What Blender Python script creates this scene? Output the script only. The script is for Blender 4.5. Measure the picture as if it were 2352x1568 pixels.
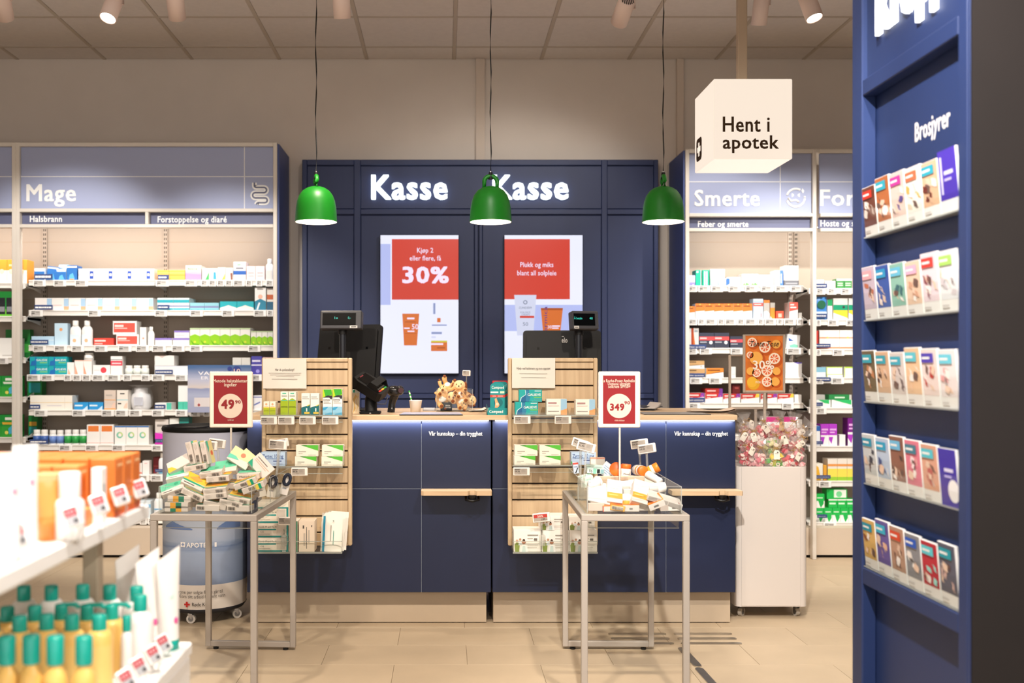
import bpy, math, random
from mathutils import Vector, Matrix, Euler

for _o in list(bpy.data.objects):
    bpy.data.objects.remove(_o)
SC = bpy.context.scene
COL = SC.collection
RND = random.Random(11)

# ------------------------------------------------------------------ camera
F, CX, CY, H = 2400.0, 1024.0, 836.0, 1.2535      # focal length and vanishing point in photo pixels, eye height
cam = bpy.data.cameras.new('camera')
camo = bpy.data.objects.new('camera', cam)
COL.objects.link(camo)
camo.location = (0, 0, H)
camo.rotation_euler = (math.pi / 2, 0, 0)
cam.sensor_width = 36.0
cam.lens = F / 2352.0 * 36.0
cam.shift_x = (1176.0 - CX) / 2352.0
cam.shift_y = (CY - 784.0) / 2352.0
cam.clip_start = 0.05
cam.dof.use_dof = True
cam.dof.focus_distance = 4.65
cam.dof.aperture_fstop = 2.3
SC.camera = camo
# ------------------------------------------------------------------ world, exposure
w = bpy.data.worlds.new('world')
SC.world = w
w.use_nodes = True
w.node_tree.nodes['Background'].inputs[0].default_value = (1.0, 0.94, 0.88, 1)
w.node_tree.nodes['Background'].inputs[1].default_value = 2.0
SC.view_settings.view_transform = 'Standard'
SC.view_settings.look = 'None'
SC.view_settings.exposure = -0.06
SC.view_settings.gamma = 1.0
SC.view_settings.use_curve_mapping = False
cy = SC.cycles
cy.max_bounces = 6; cy.diffuse_bounces = 4; cy.glossy_bounces = 3; cy.transmission_bounces = 4; cy.transparent_max_bounces = 14
cy.caustics_reflective = False; cy.caustics_refractive = False
WARM, NEUT = (1.0, 0.87, 0.73), (1.0, 0.95, 0.89)
# ceiling spotlights: mouth position, aimed at, watts, beam degrees, colour
SPOTS = [
    ((-2.15, 5.10, 2.94), (-2.45, 6.75, 1.35), 45, 62, NEUT),
    ((-1.65, 5.10, 2.94), (-1.95, 4.30, 1.2), 70, 60, NEUT),
    ((-1.31, 5.10, 2.94), (-1.45, 6.75, 1.15), 46, 62, NEUT),
    ((-0.505, 5.10, 2.94), (-0.45, 5.9, 1.0), 30, 70, WARM),
    ((0.845, 5.10, 2.92), (0.50, 7.1, 1.75), 16, 70, NEUT),
    ((1.7226, 5.75, 3.12), (1.75, 6.80, 0.9), 24, 80, NEUT),
    ((1.80, 5.10, 2.94), (2.25, 4.45, 0.9), 40, 60, NEUT),
    ((-0.15, 2.60, 3.0), (-0.35, 4.7, 0.65), 62, 62, WARM),
    ((0.95, 2.60, 3.0), (0.75, 4.7, 0.65), 62, 62, WARM),
    ((-1.35, 2.60, 3.0), (-1.0, 4.6, 0.7), 48, 60, WARM),
    ((-0.35, 1.30, 2.9), (-0.85, 2.15, 0.8), 74, 62, NEUT),
    ((-1.15, 2.55, 2.9), (-0.85, 2.15, 0.8), 70, 62, NEUT),
    ((0.35, 1.60, 3.0), (1.28, 2.95, 1.15), 165, 60, NEUT),
    ((0.15, 3.85, 3.0), (0.25, 7.1, 1.55), 17, 60, NEUT),
    ((2.4, 3.9, 3.0), (1.9, 5.6, 0.5), 28, 70, WARM),
    ((2.62, 4.75, 2.95), (2.35, 6.75, 1.0), 95, 66, NEUT),  # extra unseen spot, added to light the right wall shelving
    ((1.7, 0.9, 2.95), (-0.85, 2.15, 0.66), 70, 36, NEUT),  # unseen spot added to bring light onto the stand's lower deck
]

# ------------------------------------------------------------------ helpers
def X(px, y):
    return (px - CX) * y / F
def Z(py, y):
    return H - (py - CY) * y / F
def P(px, py, y):
    return Vector((X(px, y), y, Z(py, y)))

def _lin(c):
    c /= 255.0
    return c / 12.92 if c <= 0.04045 else ((c + 0.055) / 1.055) ** 2.4
def rgb(h):
    return (_lin(int(h[0:2], 16)), _lin(int(h[2:4], 16)), _lin(int(h[4:6], 16)), 1.0)

_MC = {}
def M(h, rough=0.5, metal=0.0, emit=0.0, var=0.0, scale=8.0, spec=0.4, bump=0.0, stretch=None):
    """principled material of one colour, optionally with a little procedural variation"""
    key = (h, rough, metal, emit, var, scale, spec, bump, stretch)
    if key in _MC:
        return _MC[key]
    m = bpy.data.materials.new('paint_' + h)
    m.use_nodes = True
    nt = m.node_tree
    b = nt.nodes['Principled BSDF']
    b.inputs['Base Color'].default_value = rgb(h)
    b.inputs['Roughness'].default_value = rough
    b.inputs['Metallic'].default_value = metal
    b.inputs['Specular IOR Level'].default_value = spec
    if emit:
        b.inputs['Base Color'].default_value = tuple(v * .1 for v in rgb(h)[:3]) + (1,)
        b.inputs['Emission Color'].default_value = rgb(h)
        b.inputs['Emission Strength'].default_value = emit
        if emit > 4 or emit < .9: m.cycles.emission_sampling = 'NONE'
    if var or bump:
        tc = nt.nodes.new('ShaderNodeTexCoord')
        mp = nt.nodes.new('ShaderNodeMapping')
        mp.inputs['Scale'].default_value = stretch or (1, 1, 1)
        nz = nt.nodes.new('ShaderNodeTexNoise')
        nz.inputs['Scale'].default_value = scale
        nz.inputs['Detail'].default_value = 5
        nt.links.new(tc.outputs['Object'], mp.inputs['Vector'])
        nt.links.new(mp.outputs['Vector'], nz.inputs['Vector'])
        if var:
            mr = nt.nodes.new('ShaderNodeMapRange')
            mr.inputs['From Min'].default_value = 0.3
            mr.inputs['From Max'].default_value = 0.7
            mr.inputs['To Min'].default_value = 1 - var
            mr.inputs['To Max'].default_value = 1 + var
            hs = nt.nodes.new('ShaderNodeHueSaturation')
            hs.inputs['Color'].default_value = rgb(h)
            nt.links.new(nz.outputs['Fac'], mr.inputs['Value'])
            nt.links.new(mr.outputs['Result'], hs.inputs['Value'])
            nt.links.new(hs.outputs['Color'], b.inputs['Base Color'])
        if bump:
            bp = nt.nodes.new('ShaderNodeBump')
            bp.inputs['Strength'].default_value = bump
            bp.inputs['Distance'].default_value = 0.004
            nt.links.new(nz.outputs['Fac'], bp.inputs['Height'])
            nt.links.new(bp.outputs['Normal'], b.inputs['Normal'])
    _MC[key] = m
    return m

def clear_mat(name, tint, gloss, milk=0.0):
    """clear plastic: see-through with a fresnel gloss, optionally a little milky"""
    m = bpy.data.materials.new(name)
    m.use_nodes = True
    nt = m.node_tree
    nt.nodes.remove(nt.nodes['Principled BSDF'])
    out = nt.nodes['Material Output']
    tr = nt.nodes.new('ShaderNodeBsdfTransparent')
    tr.inputs[0].default_value = rgb(tint)
    gl = nt.nodes.new('ShaderNodeBsdfGlossy')
    gl.inputs['Roughness'].default_value = 0.08
    lw = nt.nodes.new('ShaderNodeLayerWeight')
    pw = nt.nodes.new('ShaderNodeMath'); pw.operation = 'POWER'; pw.inputs[1].default_value = 5.0
    fr = nt.nodes.new('ShaderNodeMath'); fr.operation = 'MULTIPLY_ADD'
    fr.inputs[1].default_value = gloss * 0.5 - 0.45; fr.inputs[2].default_value = (gloss - 1) * 0.06
    nt.links.new(lw.outputs['Facing'], pw.inputs[0]); nt.links.new(pw.outputs[0], fr.inputs[0])
    mx = nt.nodes.new('ShaderNodeMixShader')
    nt.links.new(fr.outputs[0], mx.inputs[0])
    nt.links.new(tr.outputs[0], mx.inputs[1])
    nt.links.new(gl.outputs[0], mx.inputs[2])
    last = mx
    if milk:
        df = nt.nodes.new('ShaderNodeBsdfTranslucent')
        df.inputs[0].default_value = (0.9, 0.88, 0.86, 1)
        d2 = nt.nodes.new('ShaderNodeBsdfDiffuse')
        d2.inputs[0].default_value = (0.9, 0.88, 0.86, 1)
        ad = nt.nodes.new('ShaderNodeMixShader')
        nt.links.new(df.outputs[0], ad.inputs[1]); nt.links.new(d2.outputs[0], ad.inputs[2])
        m2 = nt.nodes.new('ShaderNodeMixShader')
        m2.inputs[0].default_value = milk
        nt.links.new(mx.outputs[0], m2.inputs[1])
        nt.links.new(ad.outputs[0], m2.inputs[2])
        last = m2
    nt.links.new(last.outputs[0], out.inputs[0])
    return m
ACRYL = clear_mat('acrylic', 'FBFCFB', 1.42)
ACEDGE = clear_mat('acrylic_edge', 'D8E4E0', 1.5, 0.45)
FILM = clear_mat('plastic_film', 'FFFFFF', 1.7, 0.14)

def wood_mat(name, c1, c2, axis, scale=14.0, rough=0.45):
    m = bpy.data.materials.new(name)
    m.use_nodes = True
    nt = m.node_tree
    b = nt.nodes['Principled BSDF']
    tc = nt.nodes.new('ShaderNodeTexCoord')
    mp = nt.nodes.new('ShaderNodeMapping')
    s = [scale, scale, scale]
    s[axis] = scale * 0.05
    mp.inputs['Scale'].default_value = s
    nz = nt.nodes.new('ShaderNodeTexNoise')
    nz.inputs['Scale'].default_value = 3.0
    nz.inputs['Detail'].default_value = 6
    nz.inputs['Distortion'].default_value = 0.6
    cr = nt.nodes.new('ShaderNodeValToRGB')
    cr.color_ramp.elements[0].position = 0.3
    cr.color_ramp.elements[0].color = rgb(c1)
    cr.color_ramp.elements[1].position = 0.72
    cr.color_ramp.elements[1].color = rgb(c2)
    nt.links.new(tc.outputs['Object'], mp.inputs[0])
    nt.links.new(mp.outputs[0], nz.inputs['Vector'])
    nt.links.new(nz.outputs['Fac'], cr.inputs[0])
    nt.links.new(cr.outputs[0], b.inputs['Base Color'])
    b.inputs['Roughness'].default_value = rough
    return m
WOODV = wood_mat('ash_upright', 'B99E7E', 'D2BA97', 2)
WOODH = wood_mat('ash_lengthwise', 'C4A582', 'D8BD9A', 0)

_TX = {}
def glyphs(s, bold=0.0, shear=0.0):
    key = (s, bold, shear)
    if key in _TX:
        return _TX[key]
    c = bpy.data.curves.new('t', 'FONT')
    c.body = s; c.resolution_u = 2; c.shear = shear; c.dimensions = '2D'
    if bold: c.space_character = 1.0 + bold * 3
    o = bpy.data.objects.new('t', c)
    me = bpy.data.meshes.new_from_object(o)
    vs = [(v.co.x, v.co.y, 0.0) for v in me.vertices]
    fs = [tuple(p.vertices) for p in me.polygons]
    bpy.data.objects.remove(o); bpy.data.curves.remove(c); bpy.data.meshes.remove(me)
    if bold:
        v0, f0 = vs, fs; vs, fs = [], []
        for n_, (dx, dy) in enumerate(((-1, -1), (1, -1), (1, 1), (-1, 1))):
            k = len(vs); vs += [(x + dx * bold, y + dy * bold * .6, n_ * .00015) for x, y, _ in v0]; fs += [tuple(i + k for i in f) for f in f0]
    x0 = min(v[0] for v in vs); x1 = max(v[0] for v in vs)
    CAP = 0.6875
    r = ([((v[0] - x0) / (x1 - x0), v[1] / CAP, v[2]) for v in vs], fs, (x1 - x0) / CAP)
    _TX[key] = r
    return r

class MB:
    """collects shapes into one mesh"""
    def __init__(s):
        s.v = []; s.f = []; s.m = []; s.sm = []; s.mats = []
    def mi(s, m):
        if m not in s.mats:
            s.mats.append(m)
        return s.mats.index(m)
    def add(s, vs, fs, m, smooth=False):
        o = len(s.v); k = s.mi(m)
        s.v += [tuple(v) for v in vs]
        for f in fs:
            s.f.append(tuple(i + o for i in f)); s.m.append(k); s.sm.append(smooth)
        return s
    def box(s, x0, x1, y0, y1, z0, z1, m):
        vs = [(x, y, z) for x in (x0, x1) for y in (y0, y1) for z in (z0, z1)]
        return s.add(vs, [(0, 1, 3, 2), (4, 6, 7, 5), (0, 4, 5, 1), (2, 3, 7, 6), (0, 2, 6, 4), (1, 5, 7, 3)], m)
    def cbox(s, x0, x1, y0, y1, z0, z1, m, b=0.004):
        """box with chamfered edges"""
        b = min(b, (x1 - x0) * .45, (y1 - y0) * .45, (z1 - z0) * .45)
        vs = []; ids = {}
        lo = (x0, y0, z0); hi = (x1, y1, z1)
        for sx in (0, 1):
            for sy in (0, 1):
                for sz in (0, 1):
                    sg = (sx, sy, sz)
                    for ax in range(3):
                        p = [(hi[i] - b if sg[i] else lo[i] + b) for i in range(3)]
                        p[ax] = hi[ax] if sg[ax] else lo[ax]
                        ids[(sg, ax)] = len(vs); vs.append(tuple(p))
        fs = []
        for ax in range(3):
            o1, o2 = [i for i in range(3) if i != ax]
            for sd in (0, 1):
                q = []
                for a, c in ((0, 0), (1, 0), (1, 1), (0, 1)):
                    sg = [0, 0, 0]; sg[ax] = sd; sg[o1] = a; sg[o2] = c
                    q.append(ids[(tuple(sg), ax)])
                fs.append(tuple(q))
            for a in (0, 1):
                for c in (0, 1):
                    q = []
                    for sd, axx in ((0, o1), (1, o1), (1, o2), (0, o2)):
                        sg = [0, 0, 0]; sg[ax] = sd; sg[o1] = a; sg[o2] = c
                        q.append(ids[(tuple(sg), axx)])
                    fs.append(tuple(q))
        for sx in (0, 1):
            for sy in (0, 1):
                for sz in (0, 1):
                    fs.append(tuple(ids[((sx, sy, sz), a)] for a in range(3)))
        return s.add(vs, fs, m)
    def prism(s, pts, a0, a1, m, axis='y'):
        n = len(pts); vs = []
        for a in (a0, a1):
            for (u, v) in pts:
                vs.append({'y': (u, a, v), 'x': (a, u, v), 'z': (u, v, a)}[axis])
        fs = [tuple(range(n)), tuple(range(2 * n - 1, n - 1, -1))]
        fs += [(i, (i + 1) % n, n + (i + 1) % n, n + i) for i in range(n)]
        return s.add(vs, fs, m)
    def cyl(s, p0, p1, r0, r1, m, n=16, caps=True, smooth=True):
        p0 = Vector(p0); p1 = Vector(p1); d = (p1 - p0)
        q = d.normalized().to_track_quat('Z', 'Y')
        vs = []
        for p, r in ((p0, r0), (p1, r1)):
            for i in range(n):
                a = 2 * math.pi * i / n
                vs.append(tuple(p + q @ Vector((r * math.cos(a), r * math.sin(a), 0))))
        s.add(vs, [(i, (i + 1) % n, n + (i + 1) % n, n + i) for i in range(n)], m, smooth)
        if caps:
            s.add(vs[:n], [tuple(range(n))], m); s.add(vs[n:], [tuple(range(n))], m)
        return s
    def tube(s, pts, r, m, n=8, closed=False):
        pts = [Vector(p) for p in pts]; N = len(pts); vs = []
        rr = r if isinstance(r, (list, tuple)) else [r] * N
        for i, p in enumerate(pts):
            a = pts[i - 1] if (i or closed) else p
            b = pts[(i + 1) % N] if (i < N - 1 or closed) else p
            q = (b - a).normalized().to_track_quat('Z', 'Y')
            for k in range(n):
                t = 2 * math.pi * k / n
                vs.append(tuple(p + q @ Vector((rr[i] * math.cos(t), rr[i] * math.sin(t), 0))))
        fs = []
        for i in range(N if closed else N - 1):
            j = (i + 1) % N
            for k in range(n):
                fs.append((i * n + k, i * n + (k + 1) % n, j * n + (k + 1) % n, j * n + k))
        if not closed:
            fs.append(tuple(range(n))); fs.append(tuple(range((N - 1) * n, N * n)))
        return s.add(vs, fs, m, True)
    def lathe(s, prof, m, n=24, c=(0, 0, 0), sx=1.0, sy=1.0, a0=0.0, a1=2 * math.pi):
        full = abs(a1 - a0 - 2 * math.pi) < 1e-6
        k = n if full else n + 1
        vs = []
        for (r, z) in prof:
            for i in range(k):
                a = a0 + (a1 - a0) * i / n
                vs.append((c[0] + r * math.cos(a) * sx, c[1] + r * math.sin(a) * sy, c[2] + z))
        fs = []
        for j in range(len(prof) - 1):
            for i in range(n):
                i2 = (i + 1) % k if full else i + 1
                fs.append((j * k + i, j * k + i2, (j + 1) * k + i2, (j + 1) * k + i))
        return s.add(vs, fs, m, True)
    def ball(s, c, r, m, n=12, k=8):
        rx, ry, rz = r if isinstance(r, (tuple, list)) else (r, r, r)
        vs = [(c[0], c[1], c[2] - rz)]
        for j in range(1, k):
            t = math.pi * j / k - math.pi / 2
            for i in range(n):
                a = 2 * math.pi * i / n
                vs.append((c[0] + rx * math.cos(t) * math.cos(a), c[1] + ry * math.cos(t) * math.sin(a), c[2] + rz * math.sin(t)))
        vs.append((c[0], c[1], c[2] + rz)); L = len(vs) - 1
        fs = []
        for i in range(n):
            fs.append((0, 1 + (i + 1) % n, 1 + i))
            fs.append((L, L - n + i, L - n + (i + 1) % n))
            for j in range(k - 2):
                b = 1 + j * n
                fs.append((b + i, b + (i + 1) % n, b + n + (i + 1) % n, b + n + i))
        return s.add(vs, fs, m, True)
    def ribbon(s, pts, w, y, m):
        """flat stroke along 2-D points in an upright plane"""
        L, R = [], []
        for i, p in enumerate(pts):
            a = pts[max(0, i - 1)]; b = pts[min(len(pts) - 1, i + 1)]
            dx, dz = b[0] - a[0], b[1] - a[1]; n = math.hypot(dx, dz) or 1
            L.append((p[0] - dz / n * w / 2, y, p[1] + dx / n * w / 2)); R.append((p[0] + dz / n * w / 2, y, p[1] - dx / n * w / 2))
        k = len(pts)
        return s.add(L + R, [(i, i + 1, k + i + 1, k + i) for i in range(k - 1)], m)
    def poly(s, pts, m):
        return s.add(pts, [tuple(range(len(pts)))], m)
    def disc(s, cx, y, cz, r, m, n=20):
        return s.poly([(cx + r * math.cos(2 * math.pi * i / n), y, cz + r * math.sin(2 * math.pi * i / n)) for i in range(n)], m)
    def text(s, t, x0, x1, z0, cap, y, m, bold=0.0, shear=0.0):
        """flat lettering in an upright plane facing -Y, fitted between x0 and x1, baseline z0"""
        vs, fs, _ = glyphs(t, bold, shear)
        return s.add([(x0 + (x1 - x0) * v[0], y - v[2], z0 + cap * v[1]) for v in vs], fs, m)
    def text3(s, t, x0, x1, z0, cap, y0, y1, m, bold=0.0):
        """raised lettering between planes y0 (front) and y1 (back)"""
        vs, fs, _ = glyphs(t, bold)
        A = [(x0 + (x1 - x0) * v[0], y0 - v[2], z0 + cap * v[1]) for v in vs]
        s.add(A, fs, m)
        cnt = {}
        for f in fs:
            for i in range(len(f)):
                e = (f[i], f[(i + 1) % len(f)]); k = tuple(sorted(e))
                cnt.setdefault(k, []).append(e)
        ed = [v[0] for v in cnt.values() if len(v) == 1]
        B = [(a[0], y1, a[2]) for a in A]
        n = len(A)
        return s.add(A + B, [(a, b, b + n, a + n) for a, b in ed], m)
    def xf(s, mat):
        s.v = [tuple(mat @ Vector(v)) for v in s.v]
        return s
    def mesh(s, name, org=(0, 0, 0)):
        me = bpy.data.meshes.new(name)
        me.from_pydata([(v[0] - org[0], v[1] - org[1], v[2] - org[2]) for v in s.v], [], s.f)
        for m in s.mats:
            me.materials.append(m)
        me.polygons.foreach_set('material_index', s.m)
        me.polygons.foreach_set('use_smooth', s.sm)
        me.update()
        return me

ORG = {}
def tag(o, label, cat, group=None):
    o['label'] = label; o['category'] = cat
    if group: o['group'] = group
    return o
def link(name, data, parent=None, loc=(0, 0, 0), rot=None):
    o = bpy.data.objects.new(name, data)
    COL.objects.link(o)
    o.location = loc
    if rot is not None: o.rotation_euler = rot
    if parent is not None: o.parent = parent
    return o
def thing(name, label, cat, loc, group=None, local=False, rot=None):
    """Empty at the base of a thing; parts are authored in world space unless local"""
    o = link(name, None, None, loc, rot)
    o.empty_display_size = 0.05
    ORG[o.name] = Vector((0, 0, 0)) if local else Vector(loc)
    return tag(o, label, cat, group)
def part(mb, name, parent, kind=None, label=None):
    org = ORG[parent.name]
    o = link(name, mb.mesh(name, org), parent)
    ORG[o.name] = org
    if kind: o['kind'] = kind
    if label: o['label'] = label
    return o
def solo(mb, name, label, cat, loc, group=None):
    """thing that is one mesh, authored in world space"""
    return tag(link(name, mb.mesh(name, loc), None, loc), label, cat, group)
def put(me, name, label, cat, loc, group=None, rot=None):
    return tag(link(name, me, None, loc, rot), label, cat, group)
def struct(mb, name, parent=None, loc=(0, 0, 0)):
    o = link(name, mb.mesh(name, loc), parent, loc)
    if parent is None: o['kind'] = 'structure'
    ORG[o.name] = Vector(loc)
    return o
def copy_tree(o, parent=None):
    c = o.copy(); COL.objects.link(c); c.parent = parent
    for ch in list(o.children):
        copy_tree(ch, c)
    return c
# ================================================================== room shell
YW = 7.18                      # back wall
CEIL = H + 699 * YW / F        # ceiling height
WALLM = M('D0C6BC', 0.9, var=0.03, scale=3)
TILEM = M('D8D0CA', 0.95, var=0.03, scale=30, bump=0.15)
GRIDM = M('BEB2A4', 0.7)
FLOORM = M('B7A48A', 0.5, var=0.05, scale=5, spec=0.35, bump=0.05)
FLOORJ = M('A08E76', 0.8)
mb = MB(); mb.box(-4.3, 4.6, YW, YW + .1, 0, CEIL + .1, WALLM); struct(mb, 'wall_back')
mb = MB(); mb.box(-4.4, -4.3, -2.5, YW + .1, 0, CEIL + .1, WALLM); struct(mb, 'wall_left')
mb = MB(); mb.box(4.6, 4.7, -2.5, YW + .1, 0, CEIL + .1, WALLM); struct(mb, 'wall_right')
mb = MB(); mb.box(-4.3, 4.6, -2.5, YW, -0.06, -0.004, FLOORJ)
mb.box(-4.3, 4.6, -2.5, 3.75, -0.004, 0, FLOORM); mb.box(-4.3, -2.35, 3.75, YW, -0.004, 0, FLOORM); mb.box(3.14, 4.6, 3.75, YW, -0.004, 0, FLOORM)
mb.box(-2.35, 3.14, 6.80, YW, -.004, 0, FLOORM)
floor = struct(mb, 'floor')
TW, TD = 0.61, 0.305
mb = MB(); mb.cbox(-TW / 2 + .0007, TW / 2 - .0007, -TD / 2 + .0007, TD / 2 - .0007, -.006, 0, FLOORM, .0008)
tm = mb.mesh('floor_tile')
mb = MB(); mb.cbox(-TW / 4 + .0007, TW / 4 - .0007, -TD / 2 + .0007, TD / 2 - .0007, -.006, 0, FLOORM, .0008)
th = mb.mesh('floor_tile')
for j in range(10):
    y = 3.75 + TD * (j + .5)
    if j % 2 == 0:
        for i in range(9): link('floor_tile', tm, floor, (-2.35 + TW * (i + .5), y, 0))
    else:
        link('floor_tile', th, floor, (-2.35 + TW * .25, y, 0))
        for i in range(8): link('floor_tile', tm, floor, (-2.35 + TW * (i + 1), y, 0))
        link('floor_tile', th, floor, (-2.35 + TW * 8.75, y, 0))
# ceiling: plain slab with hung tiles where the camera sees them
mb = MB(); mb.box(-4.3, 4.6, -2.5, YW, CEIL + .02, CEIL + .1, GRIDM); mb.box(-4.3, 4.6, -2.5, 5.65, CEIL, CEIL + .02, TILEM)
ceil = struct(mb, 'ceiling')
rows = [(6.898, 7.18), (6.303, 6.898), (5.65, 6.303)]
for a, b in rows:
    mb = MB(); mb.cbox(-.3 + .011, .3 - .011, a + .011, b - .011, CEIL + .002, CEIL + .018, TILEM, .003)
    me = mb.mesh('ceiling_tile')
    for k in range(-7, 7):
        link('ceiling_tile', me, ceil, (.057 + .6 * (k + .5), 0, 0))
mb = MB(); mb.box(-.011, .011, 5.65, YW, CEIL, CEIL + .018, GRIDM); me = mb.mesh('grid_bar')
for k in range(-7, 8): link('grid_bar', me, ceil, (.057 + .6 * k, 0, 0))
for y in (5.65, 6.303, 6.898):
    mb = MB(); mb.box(-4.2, 4.4, y - .011, y + .011, CEIL - .0005, CEIL + .018, GRIDM)
    link('grid_bar', mb.mesh('grid_bar'), ceil)
TRIMM = M('C9BBAD', 0.6)
for n, (a, b) in enumerate(((1093, 1113), (1553, 1568))):
    mb = MB(); mb.box(X(a, YW), X(b, YW), YW - .03, YW, Z(1250, YW), CEIL, TRIMM)
    struct(mb, 'trim_%d' % (n + 1))
# ------------------------------------------------------------------ steel guide strips in the floor
STEEL = M('B9B2A8', 0.28, metal=0.9, var=.08, scale=20)
def strip(px0, px1, py):
    y = H * F / (py - CY)
    x0, x1 = X(px0, y), X(px1, y); r = .014
    pts = [(x0 + r + r * math.cos(t), y + r * math.sin(t)) for t in [math.pi / 2 + math.pi * i / 6 for i in range(7)]]
    pts += [(x1 - r + r * math.cos(t), y + r * math.sin(t)) for t in [-math.pi / 2 + math.pi * i / 6 for i in range(7)]]
    mb = MB(); mb.prism(pts, 0, .004, STEEL, 'z')
    solo(mb, 'floor_guide_strip', 'short steel guide strip set across the floor before the right counter', 'guide strip', ((x0 + x1) / 2, y, 0), 'steel strips in the floor')
for a, b, c in ((1397, 1530, 1456), (1403, 1538, 1467), (1405, 1548, 1478), (1548, 1681, 1456), (1556, 1692, 1467), (1564, 1704, 1478)):
    strip(a, b, c)
for (xa, ya, xb, yb) in ((1566, 1490, 1602, 1529), (1606, 1537, 1652, 1588)):
    Ya, Yb = H * F / (ya - CY), H * F / (yb - CY)
    A = Vector((X(xa, Ya), Ya)); B = Vector((X(xb, Yb), Yb)); d = (B - A).normalized(); n = Vector((-d.y, d.x)); r = .017
    pts = []
    for c, s in ((B, 1), (A, -1)):
        for i in range(7):
            t = -math.pi / 2 + math.pi * i / 6
            pts.append(tuple(c + (d * math.cos(t) * s + n * math.sin(t) * s) * r))
    mb = MB(); mb.prism(pts, 0, .004, STEEL, 'z')
    solo(mb, 'floor_guide_strip', 'steel guide strip running toward the right display table along the floor', 'guide strip', (A.x, A.y, 0), 'steel strips leading away from the counter')

# ================================================================== ceiling spotlights
FIX = M('E8D2C8', 0.45); FIXD = M('3A322E', 0.6); LENS = M('FFF4E8', 0.4, emit=14)
def spotlight(i, loc, aim, watt, deg, colr):
    loc = Vector(loc); d = (Vector(aim) - loc).normalized()
    top = Vector((loc.x, loc.y + (.0), loc.z)) - d * .17
    T = thing('ceiling_spotlight', ['white ceiling spotlight over the Mage shelves, mouth turned to the wall', 'white ceiling spotlight over the floor beside the water barrel, lit mouth showing',
        'white ceiling spotlight over the Forstoppelse shelves', 'white ceiling spotlight over the left till', 'white ceiling spotlight with slotted top over the right till',
        'white ceiling spotlight with slotted top behind the cube sign', 'white ceiling spotlight beside the brochure pillar, lit mouth showing'][i] if i < 7 else
        'white ceiling spotlight hanging out of view over the shop floor', 'spotlight', (loc.x, loc.y, CEIL), 'ceiling spotlights out of view' if i >= 7 else None)
    q = d.to_track_quat('Z', 'Y').to_matrix().to_4x4()
    mb = MB()
    mb.lathe([(.0, -.140), (.036, -.140), (.042, -.133), (.042, 0), (.038, 0), (.038, -.012)], FIX, 28)
    mb.xf(Matrix.Translation(loc) @ q); part(mb, 'lamp_body', T)
    mb = MB(); mb.lathe([(0, -.012), (.038, -.012)], LENS, 28); mb.xf(Matrix.Translation(loc) @ q); part(mb, 'lamp_lens', T)
    mb = MB()
    for k in range(-3, 4):
        hw = math.sqrt(.034 ** 2 - (k * .009) ** 2)
        mb.box(k * .009 - .0022, k * .009 + .0022, -hw, hw, -.1415, -.140, FIXD)
    mb.xf(Matrix.Translation(loc) @ q); part(mb, 'vent_slots', T)
    mb = MB(); piv = loc - d * .10
    side = d.cross(Vector((0, 1, 0))).normalized()
    mb.tube([piv + side * .046, piv + side * .046 + Vector((0, 0, .11)), Vector((loc.x, loc.y, CEIL - .03))], .007, FIX, 8)
    part(mb, 'arm', T)
    mb = MB(); mb.cbox(loc.x - .05, loc.x + .05, loc.y - .018, loc.y + .018, CEIL - .035, CEIL, FIX); part(mb, 'track_adapter', T)
    L = bpy.data.lights.new('spot_lamp', 'SPOT')
    L.energy = watt * 3.5; L.color = colr; L.spot_size = math.radians(deg); L.spot_blend = 0.55; L.shadow_soft_size = .045
    lo = link('spot_lamp', L, None, loc + d * .012)
    lo.rotation_euler = d.to_track_quat('-Z', 'Y').to_euler()
for i, sp in enumerate(SPOTS):
    spotlight(i, *sp)

# ================================================================== blue checkout wall panel with lit words
YP = 7.05
BLUE = M('273258', 0.5, var=.10, scale=6, stretch=(1, 1, .06), bump=.08)
BLUED = M('1B2240', 0.6)
T = thing('checkout_wall_panel', 'tall dark blue panelled wall behind the tills with lit white lettering', 'wall panel', (X(1102, YP), YP + .1, 0))
mb = MB(); mb.box(X(693, YP), X(1513, YP), YP + .02, YW - .002, 0, Z(366, YP), BLUED); part(mb, 'carcass', T)
def slab(a, b, c, d, name='panel', y0=YP + .012, t=.012, m=BLUE):
    mb = MB(); mb.cbox(X(a, YP), X(b, YP), y0, y0 + t, Z(d, YP), Z(c, YP), m, .003); part(mb, name, T)
zb = 1236
for a, b in ((694, 705), (813, 828), (1382, 1395), (1502, 1512)):
    slab(a, b, 366.5, zb, 'stile', YP, .02)
slab(1090, 1098, 494, zb, 'stile', YP, .02); slab(1100.5, 1108, 494, zb, 'stile', YP, .02)
for a, b in ((705, 813), (828, 1382), (1395, 1502)):
    slab(a, b, 366.5, 379, 'rail', YP, .02); slab(a, b, 480, 492, 'rail', YP, .02)
    slab(a, b, 380.5, 478.5)
for a, b in ((705, 813), (828, 1090), (1108, 1382), (1395, 1502)):
    slab(a, b, 904, 915, 'rail', YP, .02); slab(a + .7, b - .7, 494, 903); slab(a + .7, b - .7, 917, zb)
KASSE = M('F2FBFF', 0.4, emit=2.2)
for a, b in ((853, 1028), (1131, 1305)):
    mb = MB(); mb.text3('Kasse', X(a, YP), X(b, YP), Z(457, YP), Z(403, YP) - Z(457, YP), YP - .025, YP + .01, KASSE, .02)
    part(mb, 'lettering', T, label='glowing white word Kasse')

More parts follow.
